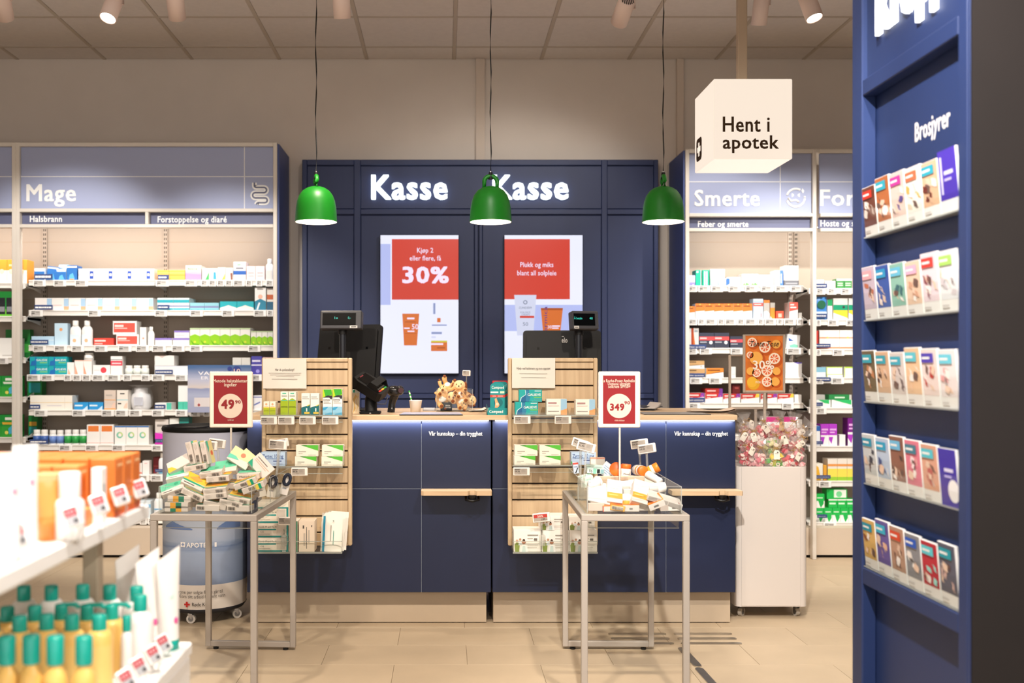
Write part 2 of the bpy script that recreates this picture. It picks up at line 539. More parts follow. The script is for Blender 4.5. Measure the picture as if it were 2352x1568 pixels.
# ------------------------------------------------------------------ advertising screens on that wall
YS = YP - .03
SCRW = M('E9ECFF', 0.3, emit=1.0); SCRR = M('DC3A26', 0.3, emit=.85); SCRT = M('F2E4FF', .3, emit=1.0); SCRL = M('B9C4FA', .3, emit=.9)
BEZ = M('12141C', 0.4)
def screen(a, b, label):
    S = thing('advert_screen', label, 'screen', (X((a + b) / 2, YS), YS, Z(857, YS)))
    mb = MB(); mb.cbox(X(a - 1.2, YS), X(b + 1.2, YS), YS, YP + .011, Z(858.5, YS), Z(539, YS), BEZ, .003); part(mb, 'housing', S)
    mb = MB(); mb.poly([P(a, 857, YS - .001), P(b, 857, YS - .001), P(b, 540, YS - .001), P(a, 540, YS - .001)], SCRW)
    return S, part(mb, 'display', S)
def q(mb, a, b, c, d, y, m): mb.poly([P(a, d, y), P(b, d, y), P(b, c, y), P(a, c, y)], m)
def tx(mb, t, a, b, base, cap, y, m, bold=.01): mb.text(t, X(a, y), X(b, y), Z(base, y), (base - cap) * y / F, y, m, bold)
SO = M('E8762A', .3, emit=.8); SOD = M('C65A17', .3, emit=.7); SLB = M('9FAEE0', .3, emit=.7); SGR = M('7D8AAC', .3, emit=.6); SY = M('E0D24A', .3, emit=.8); SPU = M('6A3FA0', .3, emit=.6); SLT = M('D9DEF6', .3, emit=.9)
y1, y2, y3 = YS - .002, YS - .003, YS - .004
S, D = screen(874, 1053, 'upright screen advertising 30% off with one orange tube')
mb = MB(); q(mb, 874, 897, 560, 700, y1, SCRL); q(mb, 900, 1053, 549, 688, y2, SCRR); part(mb, 'red_block', D)
for a_ in (('Kjøp 2', 958, 995, 580, 569, y3, SCRT), ('eller flere, få', 941, 1013, 598, 587, y3, SCRT), ('30%', 924, 1031, 649, 613, y3, SCRT, .035)): mb = MB(); tx(mb, *a_); part(mb, 'lettering', D)
mb = MB(); mb.poly([P(924, 720, y2), P(963, 720, y2), P(957.5, 793, y2), P(928, 793, y2)], SO)
q(mb, 935, 952, 729, 733, y3, SCRT); q(mb, 930, 955, 738, 740, y3, SOD); tx(mb, '50', 946, 961, 756, 744, y3, SCRT); q(mb, 928, 941, 752, 755, y3, SCRT); q(mb, 936, 952, 759, 762, y3, SCRT); q(mb, 930, 957, 765, 766, y3, SOD); part(mb, 'tube_picture', D)
mb = MB(); q(mb, 995, 1000, 696, 721, y2, SLB); q(mb, 1004, 1012, 730, 740, y2, SO); q(mb, 992, 1026, 745, 748, y2, SLB); q(mb, 991, 1015, 762, 767, y2, SLB); q(mb, 991, 1001, 772, 776, y2, SLT)
q(mb, 990, 1027, 782, 786, y2, SY); q(mb, 990, 1027, 786, 806, y2, SO); q(mb, 990, 1018, 788, 792, y3, SCRT); q(mb, 1004, 1022, 797, 800, y3, SOD); part(mb, 'carton_picture', D)
S, D = screen(1159, 1338, 'upright screen advertising sun care with an amber tube')
mb = MB(); q(mb, 1159, 1338, 700, 760, y1, SCRL); q(mb, 1159, 1309, 549, 687, y2, SCRR); part(mb, 'red_block', D)
for a_ in (('Plukk og miks', 1195, 1271, 613, 602, y3, SCRT), ('blant all solpleie', 1188, 1278, 632, 621, y3, SCRT)): mb = MB(); tx(mb, *a_); part(mb, 'lettering', D)
mb = MB(); mb.poly([P(1181, 677, y3), P(1232, 677, y3), P(1225, 770, y3), P(1188, 770, y3)], SLT); mb.disc(X(1206.5, y3), y3 - .001, Z(694, y3), .014, SGR); mb.disc(X(1206.5, y3), y3 - .0015, Z(694, y3), .009, SLT)
tx(mb, 'CLINIDERM', 1192, 1221, 709, 704, y3 - .001, SGR, 0); tx(mb, 'SUN FACE', 1195, 1218, 719, 715, y3 - .001, SGR, 0); tx(mb, 'CREAM', 1198, 1216, 724, 720, y3 - .001, SGR, 0); q(mb, 1194, 1227, 725, 730, y3 - .001, SCRR); tx(mb, '50', 1201, 1213, 748, 740, y3 - .001, SGR, 0); part(mb, 'tube_picture', D)
mb = MB(); mb.poly([P(1242, 707, y3), P(1293, 707, y3), P(1284, 790, y3), P(1250, 790, y3)], SO); q(mb, 1243, 1292.5, 707, 712, y3 - .001, SOD); tx(mb, '30', 1258, 1267, 754, 747, y3 - .001, SCRT); q(mb, 1268, 1286, 747, 750, y3 - .001, SCRT); q(mb, 1268, 1283, 752, 754.5, y3 - .001, SCRT)
g = MB(); g.text('permica', 0, .2, 0, .026, 0, SPU, .005); g.xf(Matrix.Translation(P(1257, 772, y3 - .001)) @ Matrix.Rotation(-math.pi / 2, 4, 'Y')); mb.add(g.v, g.f, SPU); part(mb, 'tube_picture', D)

# ================================================================== pendant lamps
GRN = M('12821C', 0.42, spec=.5, var=.04, scale=30); GIN = M('FFFDF4', .5); CORD = M('0D0D0D', .6); BULB = M('FFF3DC', .4, emit=14)
def pendant(px, label, turn):
    y = 5.5; c = P(px, 510, y); r = .1105
    T = thing('pendant_lamp', label, 'lamp', (c.x, y, CEIL), None)
    prof = [(r, 0), (r * .985, .03), (r * .955, .075), (r * .90, .11), (r * .80, .14), (r * .64, .164), (r * .42, .18), (r * .2, .187), (0, .188)]
    mb = MB(); mb.lathe(prof, GRN, 40, c); part(mb, 'lamp_shade', T)
    mb = MB(); mb.lathe([(a * .965 if a else 0, b * .965 + .0005) for a, b in prof], GIN, 40, c); mb.lathe([(r, 0), (r * .965, .0005)], GIN, 40, c); part(mb, 'shade_lining', T)
    mb = MB(); mb.ball((c.x, c.y, c.z + .075), (.03, .03, .04), BULB); part(mb, 'bulb', T)
    d = Vector((math.cos(turn), math.sin(turn), 0))
    mb = MB(); hw = .034
    pts = [c + Vector((0, 0, .178)) + d * hw]
    for i in range(13):
        t = math.pi * i / 12
        pts.append(c + Vector((0, 0, .212 + .03 * math.sin(t))) + d * hw * math.cos(t))
    pts.append(c + Vector((0, 0, .178)) - d * hw)
    mb.tube(pts, .0115, GRN, 10); part(mb, 'handle_loop', T)
    mb = MB(); mb.cyl(c + Vector((0, 0, .225)), c + Vector((0, 0, .262)), .013, .010, CORD, 14); mb.cyl(c + Vector((0, 0, .262)), c + Vector((0, 0, .268)), .005, .004, M('C0C0C0', .3, .9), 10); part(mb, 'cord_grip', T)
    mb = MB(); zz = c.z + .26; n = 10
    mb.tube([(c.x + .003 * math.sin(i * 1.7), y, zz + (CEIL - .03 - zz) * i / n) for i in range(n + 1)], .0032, CORD, 8); part(mb, 'cord', T)
    mb = MB(); mb.lathe([(.0, -.03), (.045, -.03), (.05, 0)], CORD, 20, (c.x, y, CEIL)); part(mb, 'ceiling_rose', T)
    L = bpy.data.lights.new('pendant_bulb', 'POINT'); L.energy = 5; L.color = WARM; L.shadow_soft_size = .035
    link('pendant_bulb', L, None, (c.x, c.y, c.z + .03))
pendant(726, 'green bell pendant lamp hanging over the left till, loop seen edge on', math.pi / 2 + .25)
pendant(1127, 'green bell pendant lamp hanging before the second lit word, loop open', .05)
pendant(1523.5, 'green bell pendant lamp hanging beside the Smerte shelves, loop seen edge on', math.pi / 2)

# ================================================================== lit cube sign
y0 = 5.3; y1c = y0 * 1.0752
CUBE = M('FFEDDA', .4, emit=.98); BRN = M('54412E', .7, spec=.1)
T = thing('cube_sign', 'glowing white cube sign reading Hent i apotek on a ceiling pole', 'sign', (X(1729, y0), (y0 + y1c) / 2, Z(365, y0)))
x0, x1, za, zb_ = X(1639, y0), X(1820, y0), Z(365, y0), Z(181, y0)
mb = MB(); mb.cbox(x0, x1, y0, y1c, za, zb_, CUBE, .004); part(mb, 'light_box', T)
for a_ in (('Hent i', 1660, 1768, 302, 268, y0 - .0015, BRN, .02), ('apotek', 1660, 1789, 341, 311, y0 - .0015, BRN, .02)): mb = MB(); tx(mb, *a_); part(mb, 'lettering', T)
mb = MB()   # cross emblem on the left face
def lf(u, v): return (x0 - .0015, y0 + (y1c - y0) * u, za + (zb_ - za) * v)
def rr(u0, u1, v0, v1, r):
    pts = []
    for (cu, cv, a) in ((u1 - r, v1 - r, 0), (u0 + r, v1 - r, 90), (u0 + r, v0 + r, 180), (u1 - r, v0 + r, 270)):
        for k in range(5):
            t = math.radians(a + 22.5 * k); pts.append((cu + r * math.cos(t), cv + r * math.sin(t)))
    return pts
mb.poly([lf(*p) for p in rr(.6, .9, .12, .42, .06)], BRN)
for a in ((.66, .84, .235, .305), (.715, .785, .18, .36)):
    mb.poly([(x0 - .0025, lf(u, v)[1], lf(u, v)[2]) for u, v in ((a[0], a[2]), (a[1], a[2]), (a[1], a[3]), (a[0], a[3]))], CUBE)
part(mb, 'cross_emblem', T)
mb = MB(); mb.cbox(X(1693, y0 + .2), X(1714, y0 + .2), (y0 + y1c) / 2 - .022, (y0 + y1c) / 2 + .022, zb_, CEIL, M('BCA890', .45), .004); part(mb, 'pole', T)
# ================================================================== wall shelving
YF = 6.73; YR = 6.875; YPR = 6.895; YB = 7.15
FRM = M('D9D2C8', .45); SHW = M('E6E2DC', .45); BACK = M('A6988B', .75); HDR = M('A2ABCC', .5); HDR2 = M('5E6280', .5); WHT = M('F4F4F2', .5)
SIDEB = M('3C4C82', .5); SLOT = M('2A2420', .8); BASE = M('C9B9A6', .6); BLKM = M('0E0C0B', .8); LEDM = M('FFF0DC', .4, emit=8); GRV = M('A08E7C', .8)
SHELFZ = {}
def fbox(a, b, c, d, m, y0=YF - .03, y1=YF + .02, bev=.003):
    mb = MB(); mb.cbox(X(a, YF), X(b, YF), y0, y1, Z(d, YF), Z(c, YF), m, bev); return mb
def bay(key, label, xl, xr, ptop, pb1, pb2, pb3, cols, rows, hdrs, subs, strips, side=None, vdiv=None, hline=406, bottom=1283, led=True, lpost=True):
    T = thing('shelving_unit', label, 'shelving', (X((xl + xr) / 2, YF), YF, 0))
    pw = 9
    for a in ((xl, xr - pw) if lpost else (xr - pw,)):
        part(fbox(a, a + pw, ptop, CY + H * F / YF, FRM), 'upright', T)
    for (c, d) in ((ptop, ptop + 9), (pb1, pb1 + 8), (pb2, pb2 + 8)):
        part(fbox(xl + pw, xr - pw, c, d, FRM), 'crossbar', T)
    hp = part(fbox(xl + pw, xr - pw, ptop + 9, pb1, HDR, YF - .008, YF + .008), 'header_panel', T)
    mb = MB(); mb.box(X(xl + pw, YF), X(xr - pw, YF), YF - .0095, YF - .008, Z(hline + .9, YF), Z(hline - .9, YF), WHT); part(mb, 'header_line', hp)
    if vdiv:
        mb = MB(); mb.box(X(vdiv - .8, YF), X(vdiv + .8, YF), YF - .0095, YF - .008, Z(pb1, YF), Z(ptop + 9, YF), WHT); part(mb, 'header_line', hp)
    for (t, a, b, base, cap) in hdrs:
        mb = MB(); mb.text(t, X(a, YF), X(b, YF), Z(base, YF), (base - cap) * YF / F, YF - .0105, WHT, .022); part(mb, 'lettering', hp)
    for (a, b, t, ta, tb, base, cap) in subs:
        sp = part(fbox(a, b, pb1 + 8, pb2, HDR2, YF + .012, YF + .022), 'header_panel', T)
        if t: mb = MB(); mb.text(t, X(ta, YF), X(tb, YF), Z(base, YF), (base - cap) * YF / F, YF + .0105, WHT, .02); part(mb, 'lettering', sp)
        if b < xr - 20: part(fbox(b, b + 8, pb1 + 8, pb2, FRM), 'crossbar', T)
    zt = Z(pb3, YF)
    mb = MB(); mb.box(X(xl, YF), X(xr, YF), YB, YW - .003, .1, Z(ptop + 4, YF), BACK); part(mb, 'back_panel', T)
    zj = Z(556, YB); mb = MB(); mb.box(X(xl + 2, YF), X(xr - 2, YF), YB - .001, YB, zj - .002, zj + .002, GRV)
    for pj in (688, 820, 952): mb.box(X(xl + 2, YF), X(xr - 2, YF), YB - .001, YB, Z(pj, YB) - .002, Z(pj, YB) + .002, GRV)
    part(mb, 'panel_joint', T)
    for (a, b) in strips:
        mb = MB(); mb.box(X(a, YB), X(b, YB), YB - .012, YB, .12, zt + .15, BACK); s = part(mb, 'slotted_strip', T)
        mb = MB(); n = int((zt + .1 - .15) / .03)
        for k in range(n):
            for u in (.3, .7):
                xx = X(a + (b - a) * u, YB); z = .15 + .03 * k
                mb.box(xx - .0028, xx + .0028, YB - .0128, YB - .012, z, z + .016, SLOT)
        part(mb, 'slots', s, kind='stuff')
    mb = MB(); mb.box(X(xl + 3, YF), X(xr - 3, YF), YF + .03, YB, .020, Z(1214, YF), BASE); part(mb, 'base_board', T)
    mb = MB(); mb.box(X(xl + 3, YF), X(xr - 3, YF), YF + .06, YB, 0, .020, BLKM); part(mb, 'kick_plate', T)
    top = MB(); top.box(X(xl, YF), X(xr, YF), YF - .02, YB, Z(ptop + 6, YF), Z(ptop, YF), FRM); part(top, 'top_board', T)
    for ci, (a, b) in enumerate(cols):
        for ri, py in enumerate(rows):
            zs = Z(py, YR); SHELFZ[(key, ri)] = zs
            mb = MB(); mb.cbox(X(a, YR), X(b, YR), YR + .006, YB - .014, zs - .022, zs, SHW, .002); s = part(mb, 'shelf', T)
            mb = MB(); mb.box(X(a, YR), X(b, YR), YR, YR + .006, zs - .033, zs + .004, SHW); mb.box(X(a, YR), X(b, YR), YR - .004, YR, zs - .004, zs + .001, SHW); mb.box(X(a, YR), X(b, YR), YR - .004, YR, zs - .033, zs - .028, SHW); part(mb, 'price_rail', s)
            for e in (X(a, YR), X(b, YR) - .003):
                mb = MB(); mb.prism([(YR + .03, zs), (YB - .014, zs + .06), (YB - .014, zs - .05), (YR + .03, zs - .02)], e, e + .003, SHW, 'x'); part(mb, 'bracket', s)
    if side:
        sx, dirn = side
        xa = X(sx, YF); mb = MB(); mb.box(min(xa, xa + dirn * .012), max(xa, xa + dirn * .012), YF - .018, YB - .01, 0, Z(ptop + 3, YF), SIDEB); part(mb, 'side_panel', T)
        mb = MB(); mb.box(min(xa, xa + dirn * .014), max(xa, xa + dirn * .014), YB - .01, YW - .004, 0, Z(ptop + 3, YF), FRM); part(mb, 'edge_trim', T)
    if led:
        mb = MB(); mb.box(X(xl + 12, YF), X(xr - 12, YF), YF + .03, YF + .05, zt + .035, zt + .04, LEDM); part(mb, 'light_strip', T)
        L = bpy.data.lights.new('shelf_strip_lamp', 'AREA'); L.shape = 'RECTANGLE'; L.size = X(xr - 12, YF) - X(xl + 12, YF); L.size_y = .02
        L.energy = 6.6 * L.size; L.color = (1, .92, .83)
        link('shelf_strip_lamp', L, None, (X((xl + xr) / 2, YF), YF + .04, zt + .03), (math.radians(62), 0, 0))
    return T
RA = [644, 713, 794, 861, 942, 1022, 1091, 1168, 1200]
TL = bay('L', 'shelving unit under the Mage header, full of medicine cartons', 40, 638, 329, 480, 516, 524, [(66, 355), (357, 629)], RA[:7] + [1190],
    [('Mage', 62, 176, 462, 424)], [(49, 336, 'Halsbrann', 67, 141, 509, 495), (344, 629, 'Forstoppelse og diaré', 361, 520, 510, 496)], [(99, 109), (376, 386)], (638, 1), 562)
TL0 = bay('L0', 'shelving unit beside the Mage shelves, cut by the picture edge, with green packs', -250, 40, 329, 480, 516, 524, [(-240, 59)], [650, 727, 822, 912, 1005, 1091, 1190],
    [], [(-241, 31, '', 0, 0, 0, 0)], [(-20, -10)], None, None)
RB = [657, 733, 800, 868, 926, 1000, 1085, 1190]
TR = bay('R', 'shelving unit under the Smerte header with painkiller cartons', 1572, 1872, 344, 491, 525, 533, [(1579, 1845)], RB,
    [('Smerte', 1594, 1744, 473, 437)], [(1581, 1863, 'Feber og smerte', 1604, 1720, 520, 507)], [(1809, 1818), (1823, 1831)], (1572, -1), 1791, 418)
RC = [663, 735, 803, 868, 937, 1025, 1105, 1200]
TC = bay('C', 'shelving unit under the Forkjølelse header, half hidden by the brochure pillar', 1872, 2163, 344, 491, 525, 533, [(1858, 2140)], RC,
    [('Forkjølelse', 1882, 2150, 472, 436)], [(1881, 2154, 'Hoste og slim', 1886, 1985, 519, 505)], [(2060, 2069)], None, None, 418, lpost=False)
# pictograms on the headers
def arc(cx, cy, r, a0, a1, n=7): return [(cx + r * math.cos(math.radians(a0 + (a1 - a0) * i / n)), cy - r * math.sin(math.radians(a0 + (a1 - a0) * i / n))) for i in range(n + 1)]
gut = [(585, 420), (585, 427)] + arc(589, 427, 4, 180, 270, 3) + arc(607, 437, 6, 90, -90) + arc(587, 449, 6, 90, 270) + arc(609, 460.5, 5.5, 90, -90) + [(594, 466)] + arc(594, 470, 4, 90, 180, 3)
gut = [(X(u, YF), Z(v, YF)) for u, v in gut]
mb = MB(); mb.ribbon(gut, .031, YF - .0105, WHT); g = MB(); g.ribbon(gut, .010, YF - .0115, HDR2)
o = part(mb, 'gut_pictogram', TL); part(g, 'pictogram_line', o)
mb = MB(); c = P(1828, 454, YF - .012); r = .058
mb.tube([(c.x + r * math.cos(math.radians(a)), c.y, c.z + r * math.sin(math.radians(a))) for a in range(60, 166, 8)], .008, WHT, 6)
mb.tube([(c.x + r * math.cos(math.radians(a)), c.y, c.z + r * math.sin(math.radians(a))) for a in range(195, 375, 8)], .008, WHT, 6)
mb.tube([(c.x - .05, c.y, c.z + .0), (c.x - .03, c.y, c.z - .02), (c.x, c.y, c.z - .014), (c.x + .022, c.y, c.z - .028)], .008, WHT, 6)
for sx in (-1, 1): mb.prism([(c.x + sx * .012, c.z + .022), (c.x + sx * .026, c.z + .03), (c.x + sx * .026, c.z + .004), (c.x + sx * .012, c.z + .012)], c.y - .004, c.y, WHT)
mb.prism([(c.x + .044, c.z + .03), (c.x + .036, c.z + .044), (c.x + .044, c.z + .062), (c.x + .054, c.z + .044), (c.x + .05, c.z + .032)], c.y - .004, c.y, WHT)
mb.v = [(v[0], YF - .0105 + (v[1] - YF) * .02, v[2]) for v in mb.v]; part(mb, 'face_pictogram', TR)

# ------------------------------------------------------------------ products
_CM = {}
def layers_on(mb, w, h, layers, y=0.0, x0=None, step=.0003):
    x0 = -w / 2 if x0 is None else x0
    for i, L in enumerate(layers):
        yy = y - step * (i + 1); k = L[0]
        U = lambda u: x0 + w * u
        if k == 'b': mb.poly([(U(0), yy, h * L[1]), (U(1), yy, h * L[1]), (U(1), yy, h * L[2]), (U(0), yy, h * L[2])], M(L[3], .42))
        elif k == 'r': mb.poly([(U(L[1]), yy, h * L[3]), (U(L[2]), yy, h * L[3]), (U(L[2]), yy, h * L[4]), (U(L[1]), yy, h * L[4])], M(L[5], .42))
        elif k == 'p': mb.poly([(U(a), yy, h * b) for a, b in L[1]], M(L[2], .42))
        elif k == 'd': mb.disc(U(L[1]), yy, h * L[2], h * L[3], M(L[4], .42), 14)
        elif k == 't': mb.text(L[1], U(L[2]), U(L[3]), h * L[4], h * (L[5] - L[4]), yy, M(L[6], .5), .008)
def carton(w, h, d, body, layers, name='medicine_carton'):
    key = (round(w, 4), round(h, 4), round(d, 4), body, repr(layers))
    if key in _CM: return _CM[key]
    mb = MB(); mb.cbox(-w / 2, w / 2, 0, d, 0, h, M(body, .42), .0012)
    layers_on(mb, w, h, layers)
    _CM[key] = mb.mesh(name); return _CM[key]
def pillb(w, h, body, label, cap='F2F0EC'):
    key = ('pill', round(w, 4), round(h, 4), body, label, cap)
    if key in _CM: return _CM[key]
    r = w / 2; mb = MB(); c = (0, r, 0)
    mb.lathe([(0, 0), (r * .96, 0), (r, h * .03), (r, h * .10)], M(body, .35), 16, c)
    mb.lathe([(r, h * .10), (r * 1.01, h * .10), (r * 1.01, h * .60), (r, h * .60)], M(label, .4), 16, c)
    mb.lathe([(r, h * .60), (r, h * .66), (r * .8, h * .74), (r * .7, h * .76)], M(body, .35), 16, c)
    mb.lathe([(r * .84, h * .74), (r * .86, h * .76), (r * .86, h * .98), (r * .8, h), (0, h)], M(cap, .4), 16, c)
    _CM[key] = mb.mesh('pill_bottle'); return _CM[key]
def flask(w, h, body, layers, cap='F5F3EF'):
    """shouldered oval bottle with a label and screw cap"""
    r = w / 2; mb = MB(); c = (0, r * .6, 0)
    mb.lathe([(0, 0), (r * .95, 0), (r, h * .03), (r, h * .62), (r * .85, h * .72), (r * .5, h * .79), (r * .42, h * .80)], M(body, .35), 18, c, 1, .6)
    mb.lathe([(r * .5, h * .79), (r * .52, h * .80), (r * .52, h * .98), (r * .47, h), (0, h)], M(cap, .4), 16, c, 1, .9)
    layers_on(mb, w * .8, h * .6, layers, r * .6 - r * .6 * 1.0 - .0005)
    return mb.mesh('medicine_bottle')
def pouch(w, h, d, body, layers, hole=True):
    """crimped flat bag, fuller at the bottom"""
    mb = MB(); n = 6; k = 8; vs = []; rn = random.Random(int(w * 9999 + h * 777))
    for s in (0, 1):
        for j in range(k + 1):
            v = j / k
            for i in range(n + 1):
                u = i / n
                t = d * .5 * math.sin(math.pi * min(1, u * 1.0)) ** .6 * (1 - v) ** .5 if j < k else 0
                if j == 0: t *= .6
                t += rn.uniform(-.0012, .0012) if 0 < i < n and 0 < j < k else 0
                vs.append((-w / 2 + w * u + rn.uniform(-.0012, .0012), d / 2 + (t if s else -t), h * v))
    fs = []; N = (n + 1) * (k + 1)
    for s in (0, 1):
        for j in range(k):
            for i in range(n):
                a = s * N + j * (n + 1) + i
                fs.append((a, a + 1, a + n + 2, a + n + 1))
    for i in range(n): fs.append((i, i + 1, N + i + 1, N + i))
    mb.add(vs, fs, M(body, .3), True)
    layers_on(mb, w * .9, h * .92, layers, -.0005)
    return mb.mesh('refill_pouch')
ORD = ['top', 'second', 'third', 'fourth', 'fifth', 'sixth', 'seventh', 'lowest']
def row(key, ri, sign, items, yf=YPR):
    """items: (kind, x0, x1, ytop, body, layers, description[, options])"""
    zs = SHELFZ[(key, ri)] + .0003
    for it in items:
        kind, a, b, yt, body, lay, desc = it[:7]
        o = it[7] if len(it) > 7 else {}
        y = yf + o.get('dy', 0)
        n = o.get('n', 1); base = Z(o['yb'], yf) if 'yb' in o else zs
        cat = {'box': 'carton', 'pill': 'pill bottle', 'flask': 'bottle', 'pouch': 'pouch'}[kind]
        lab = '%s on the %s shelf under the %s sign' % (desc, ORD[ri], sign)
        W = (X(b, yf) - X(a, yf)) / n; hh = Z(yt, yf) - base
        g = desc + ' %s %d' % (key, ri) if (n > 1 or o.get('g')) else None
        for i in range(n):
            x = X(a, yf) + W * (i + .5); w_ = W - (.0014 if n > 1 else .0008)
            if kind == 'box': me = carton(w_, hh, min(o.get('d', .11), .2), body, lay); nm = 'medicine_carton'
            elif kind == 'pill': me = pillb(w_, hh, body, lay, o.get('cap', 'F2F0EC')); nm = 'pill_bottle'
            elif kind == 'flask': me = flask(w_, hh, body, lay, o.get('cap', 'F5F3EF')); nm = 'medicine_bottle'
            else: me = pouch(w_, hh, .03, body, lay); nm = 'refill_pouch'
            put(me, nm, lab, cat, (x, y, base), g, (0, math.radians(o.get('roll', 0)), math.radians(o.get('rz', 0))))
def tags(key, ri, sign, spans):
    zs = SHELFZ[(key, ri)]
    for (a, b) in spans:
        w_ = X(b, YR) - X(a, YR); k = ('tag', round(w_, 3))
        if k not in _CM:
            mb = MB(); mb.cbox(-w_ / 2, w_ / 2, -.008, 0, -.040, .003, M('F2F0EE', .4), .002)
            s = MB(); l = -w_ / 2 + .008; r = w_ / 2 - (.018 if w_ > .06 else .008)
            s.poly([(l, -.0084, -.034), (r, -.0084, -.034), (r, -.0084, -.003), (l, -.0084, -.003)], M('BDBAB6', .5))
            for (u0, u1, v0, v1) in ((.0, .45, .84, .96), (0, .38, .38, .62), (0, .12, .05, .2), (.5, .95, .55, .9)):
                s.poly([(l + (r - l) * u, -.0087, -.034 + .031 * v) for u, v in ((u0, v0), (u1, v0), (u1, v1), (u0, v1))], M('55504C' if u0 == 0 else 'A09C98', .5))
            _CM[k] = (mb.mesh('price_tag'), s.mesh('screen'))
        o = put(_CM[k][0], 'price_tag', '%s white price tag clipped to the %s shelf rail under the %s sign' % ('wide' if w_ > .06 else 'narrow', ORD[ri], sign), 'price tag', ((X(a, YR) + X(b, YR)) / 2, YR - .0045, zs), 'price tags %s %d' % (key, ri))
        link('screen', _CM[k][1], o)
NAVY = M('33477A', .5)
def cat_label(key, ri, a, b, c, d, sign, text=None, y=6.862):
    mb = MB(); mb.cbox(X(a, y), X(b, y), y, y + .003, Z(d, y), Z(c, y), NAVY, .001)
    if text: mb.text(text, X(a + 2, y), X(b - 3, y), Z(d - 3, y), (d - c - 6) * y / F * .8, y - .0006, WHT, .01)
    else:
        q = RND.random
        xs = a + 2
        while xs < b - 5:
            e = min(b - 3, xs + 3 + 6 * q()); mb.poly([P(xs, d - 3.5, y - .0006), P(e, d - 3.5, y - .0006), P(e, c + 4, y - .0006), P(xs, c + 4, y - .0006)], WHT); xs = e + .8
    solo(mb, 'category_label', 'navy category label on the %s shelf edge under the %s sign' % (ORD[ri], sign), 'shelf label', ((X(a, y) + X(b, y)) / 2, y, Z(d, y)), 'navy shelf labels %s %d' % (key, ri))

WB, PK = 'F3F1EE', 'F0CFCB'
S1, S2, S3, S4, S0 = 'Halsbrann', 'Forstoppelse', 'Feber', 'Hoste', 'Røyk'
S0 = 'unreadable far'
blue = [('b', .0, .75, '2E6FB8'), ('p', [(.2, .1), (.8, .1), (.6, .5), (.3, .4)], '5FB0E0'), ('b', .84, .94, 'EAF2FA')]
row('L', 0, S1, [
    ('box', 79, 102, 616, 'DCEAF5', blue, 'blue and white carton leaning left', {'d': .09}),
    ('box', 103, 128, 611, '2F6DB5', blue, 'tilted blue carton', {'roll': 7, 'd': .09, 'dy': .02, 'g': 1}),
    ('box', 117, 140, 603, 'A8CDEA', blue, 'tall pale blue carton at the back', {'dy': .14, 'd': .05}),
    ('box', 130, 152, 617, 'CFE3F3', blue, 'small blue and white carton', {'d': .09}),
    ('box', 153, 177, 609, '2A66B0', blue + [('r', .3, .7, .02, .12, 'E88A3A')], 'upright bright blue carton with orange foot', {'d': .1}),
    ('box', 180, 354, 617, WB, [('r', .02, .42, .42, .56, 'E5B9C4'), ('r', .6, .8, .15, .8, '2F4FA8'), ('r', .64, .76, .4, .6, 'F3F1EE')], 'white carton with blue tab', {'n': 4, 'd': .2})])
tags('L', 0, S1, [(77, 106), (124, 153), (173, 203)]); cat_label('L', 0, 79, 121, 629, 641, S1)
row('L', 0, S2, [
    ('box', 361, 388, 620, 'EDA84A', [('b', .7, .76, 'F6C77C')], 'plain orange carton', {'n': 1, 'd': .14}),
    ('box', 388, 425, 620, 'EFAB50', [('b', .5, .54, 'D88A2C'), ('b', .7, .76, 'F6C77C')], 'wide orange carton', {'d': .14}),
    ('box', 426, 462, 609, 'D9D6D0', [('b', 0, .48, 'C08CC0'), ('p', [(0, .48), (1, .40), (1, .55), (0, .62)], 'CFA6CF'), ('t', 'Balance', .15, .75, .72, .84, '5E8A5A')], 'grey and mauve carton', {'d': .13}),
    ('box', 464, 481, 616, WB, [('p', [(.4, .05), (.95, .05), (.95, .75), (.7, .4)], '3FA65A')], 'small white carton with green swoosh', {'d': .1}),
    ('box', 482, 499, 616, WB, [('p', [(.45, .1), (.9, .1), (.8, .7), (.5, .7)], '3F9CCB')], 'small white carton with blue swoosh', {'d': .1}),
    ('box', 500, 518, 614, WB, [('p', [(.5, .05), (.95, .1), (.95, .6), (.75, .3)], 'E5B84A')], 'small white carton with yellow swoosh', {'d': .1}),
    ('box', 519, 535, 615, WB, [('p', [(.7, .05), (.95, .05), (.95, .6), (.6, .6)], '8A5A4A')], 'small white carton with brown swoosh', {'d': .1}),
    ('box', 536, 565, 601, 'E6E4E2', [('b', .32, .52, '2E5FB0'), ('r', .2, .8, .62, .7, '7A7A86'), ('r', .3, .6, .82, .86, '3A9A5A')], 'tall white carton with blue band', {'d': .1}),
    ('box', 566, 608, 611, 'EBCFD0', [('r', .2, .8, .5, .56, 'C89A9E'), ('r', .2, .8, .3, .34, 'C89A9E')], 'pale pink carton', {'n': 2, 'd': .12}),
    ('flask', 609, 628, 594, 'F2EFEC', [('r', .1, .9, .1, .8, 'CFCBC8')], 'white bottle with grey label')])
tags('L', 0, S2, [(359, 389), (425, 454), (462, 478), (480, 497), (499, 516), (518, 535), (536, 563), (565, 580), (589, 603), (611, 628)]); cat_label('L', 0, 362, 388, 631, 642, S2)
lb = [('r', .72, 1, .34, .95, 'A9CBE8'), ('r', .72, 1, .06, .34, 'EBB08A'), ('r', .1, .6, .4, .46, 'E5C7C4')]
row('L', 1, S1, [('box', 80, 352, 684, 'F1EDEA', lb, 'white carton with light blue and orange end', {'n': 7, 'd': .2})])
tags('L', 1, S1, [(71, 100), (203, 232)]); cat_label('L', 1, 79, 121, 700, 711, S1)
tl = [('b', .62, .86, '2AA5B4'), ('b', .3, .42, '8C8FB0'), ('b', 0, .2, '33A7B8')]
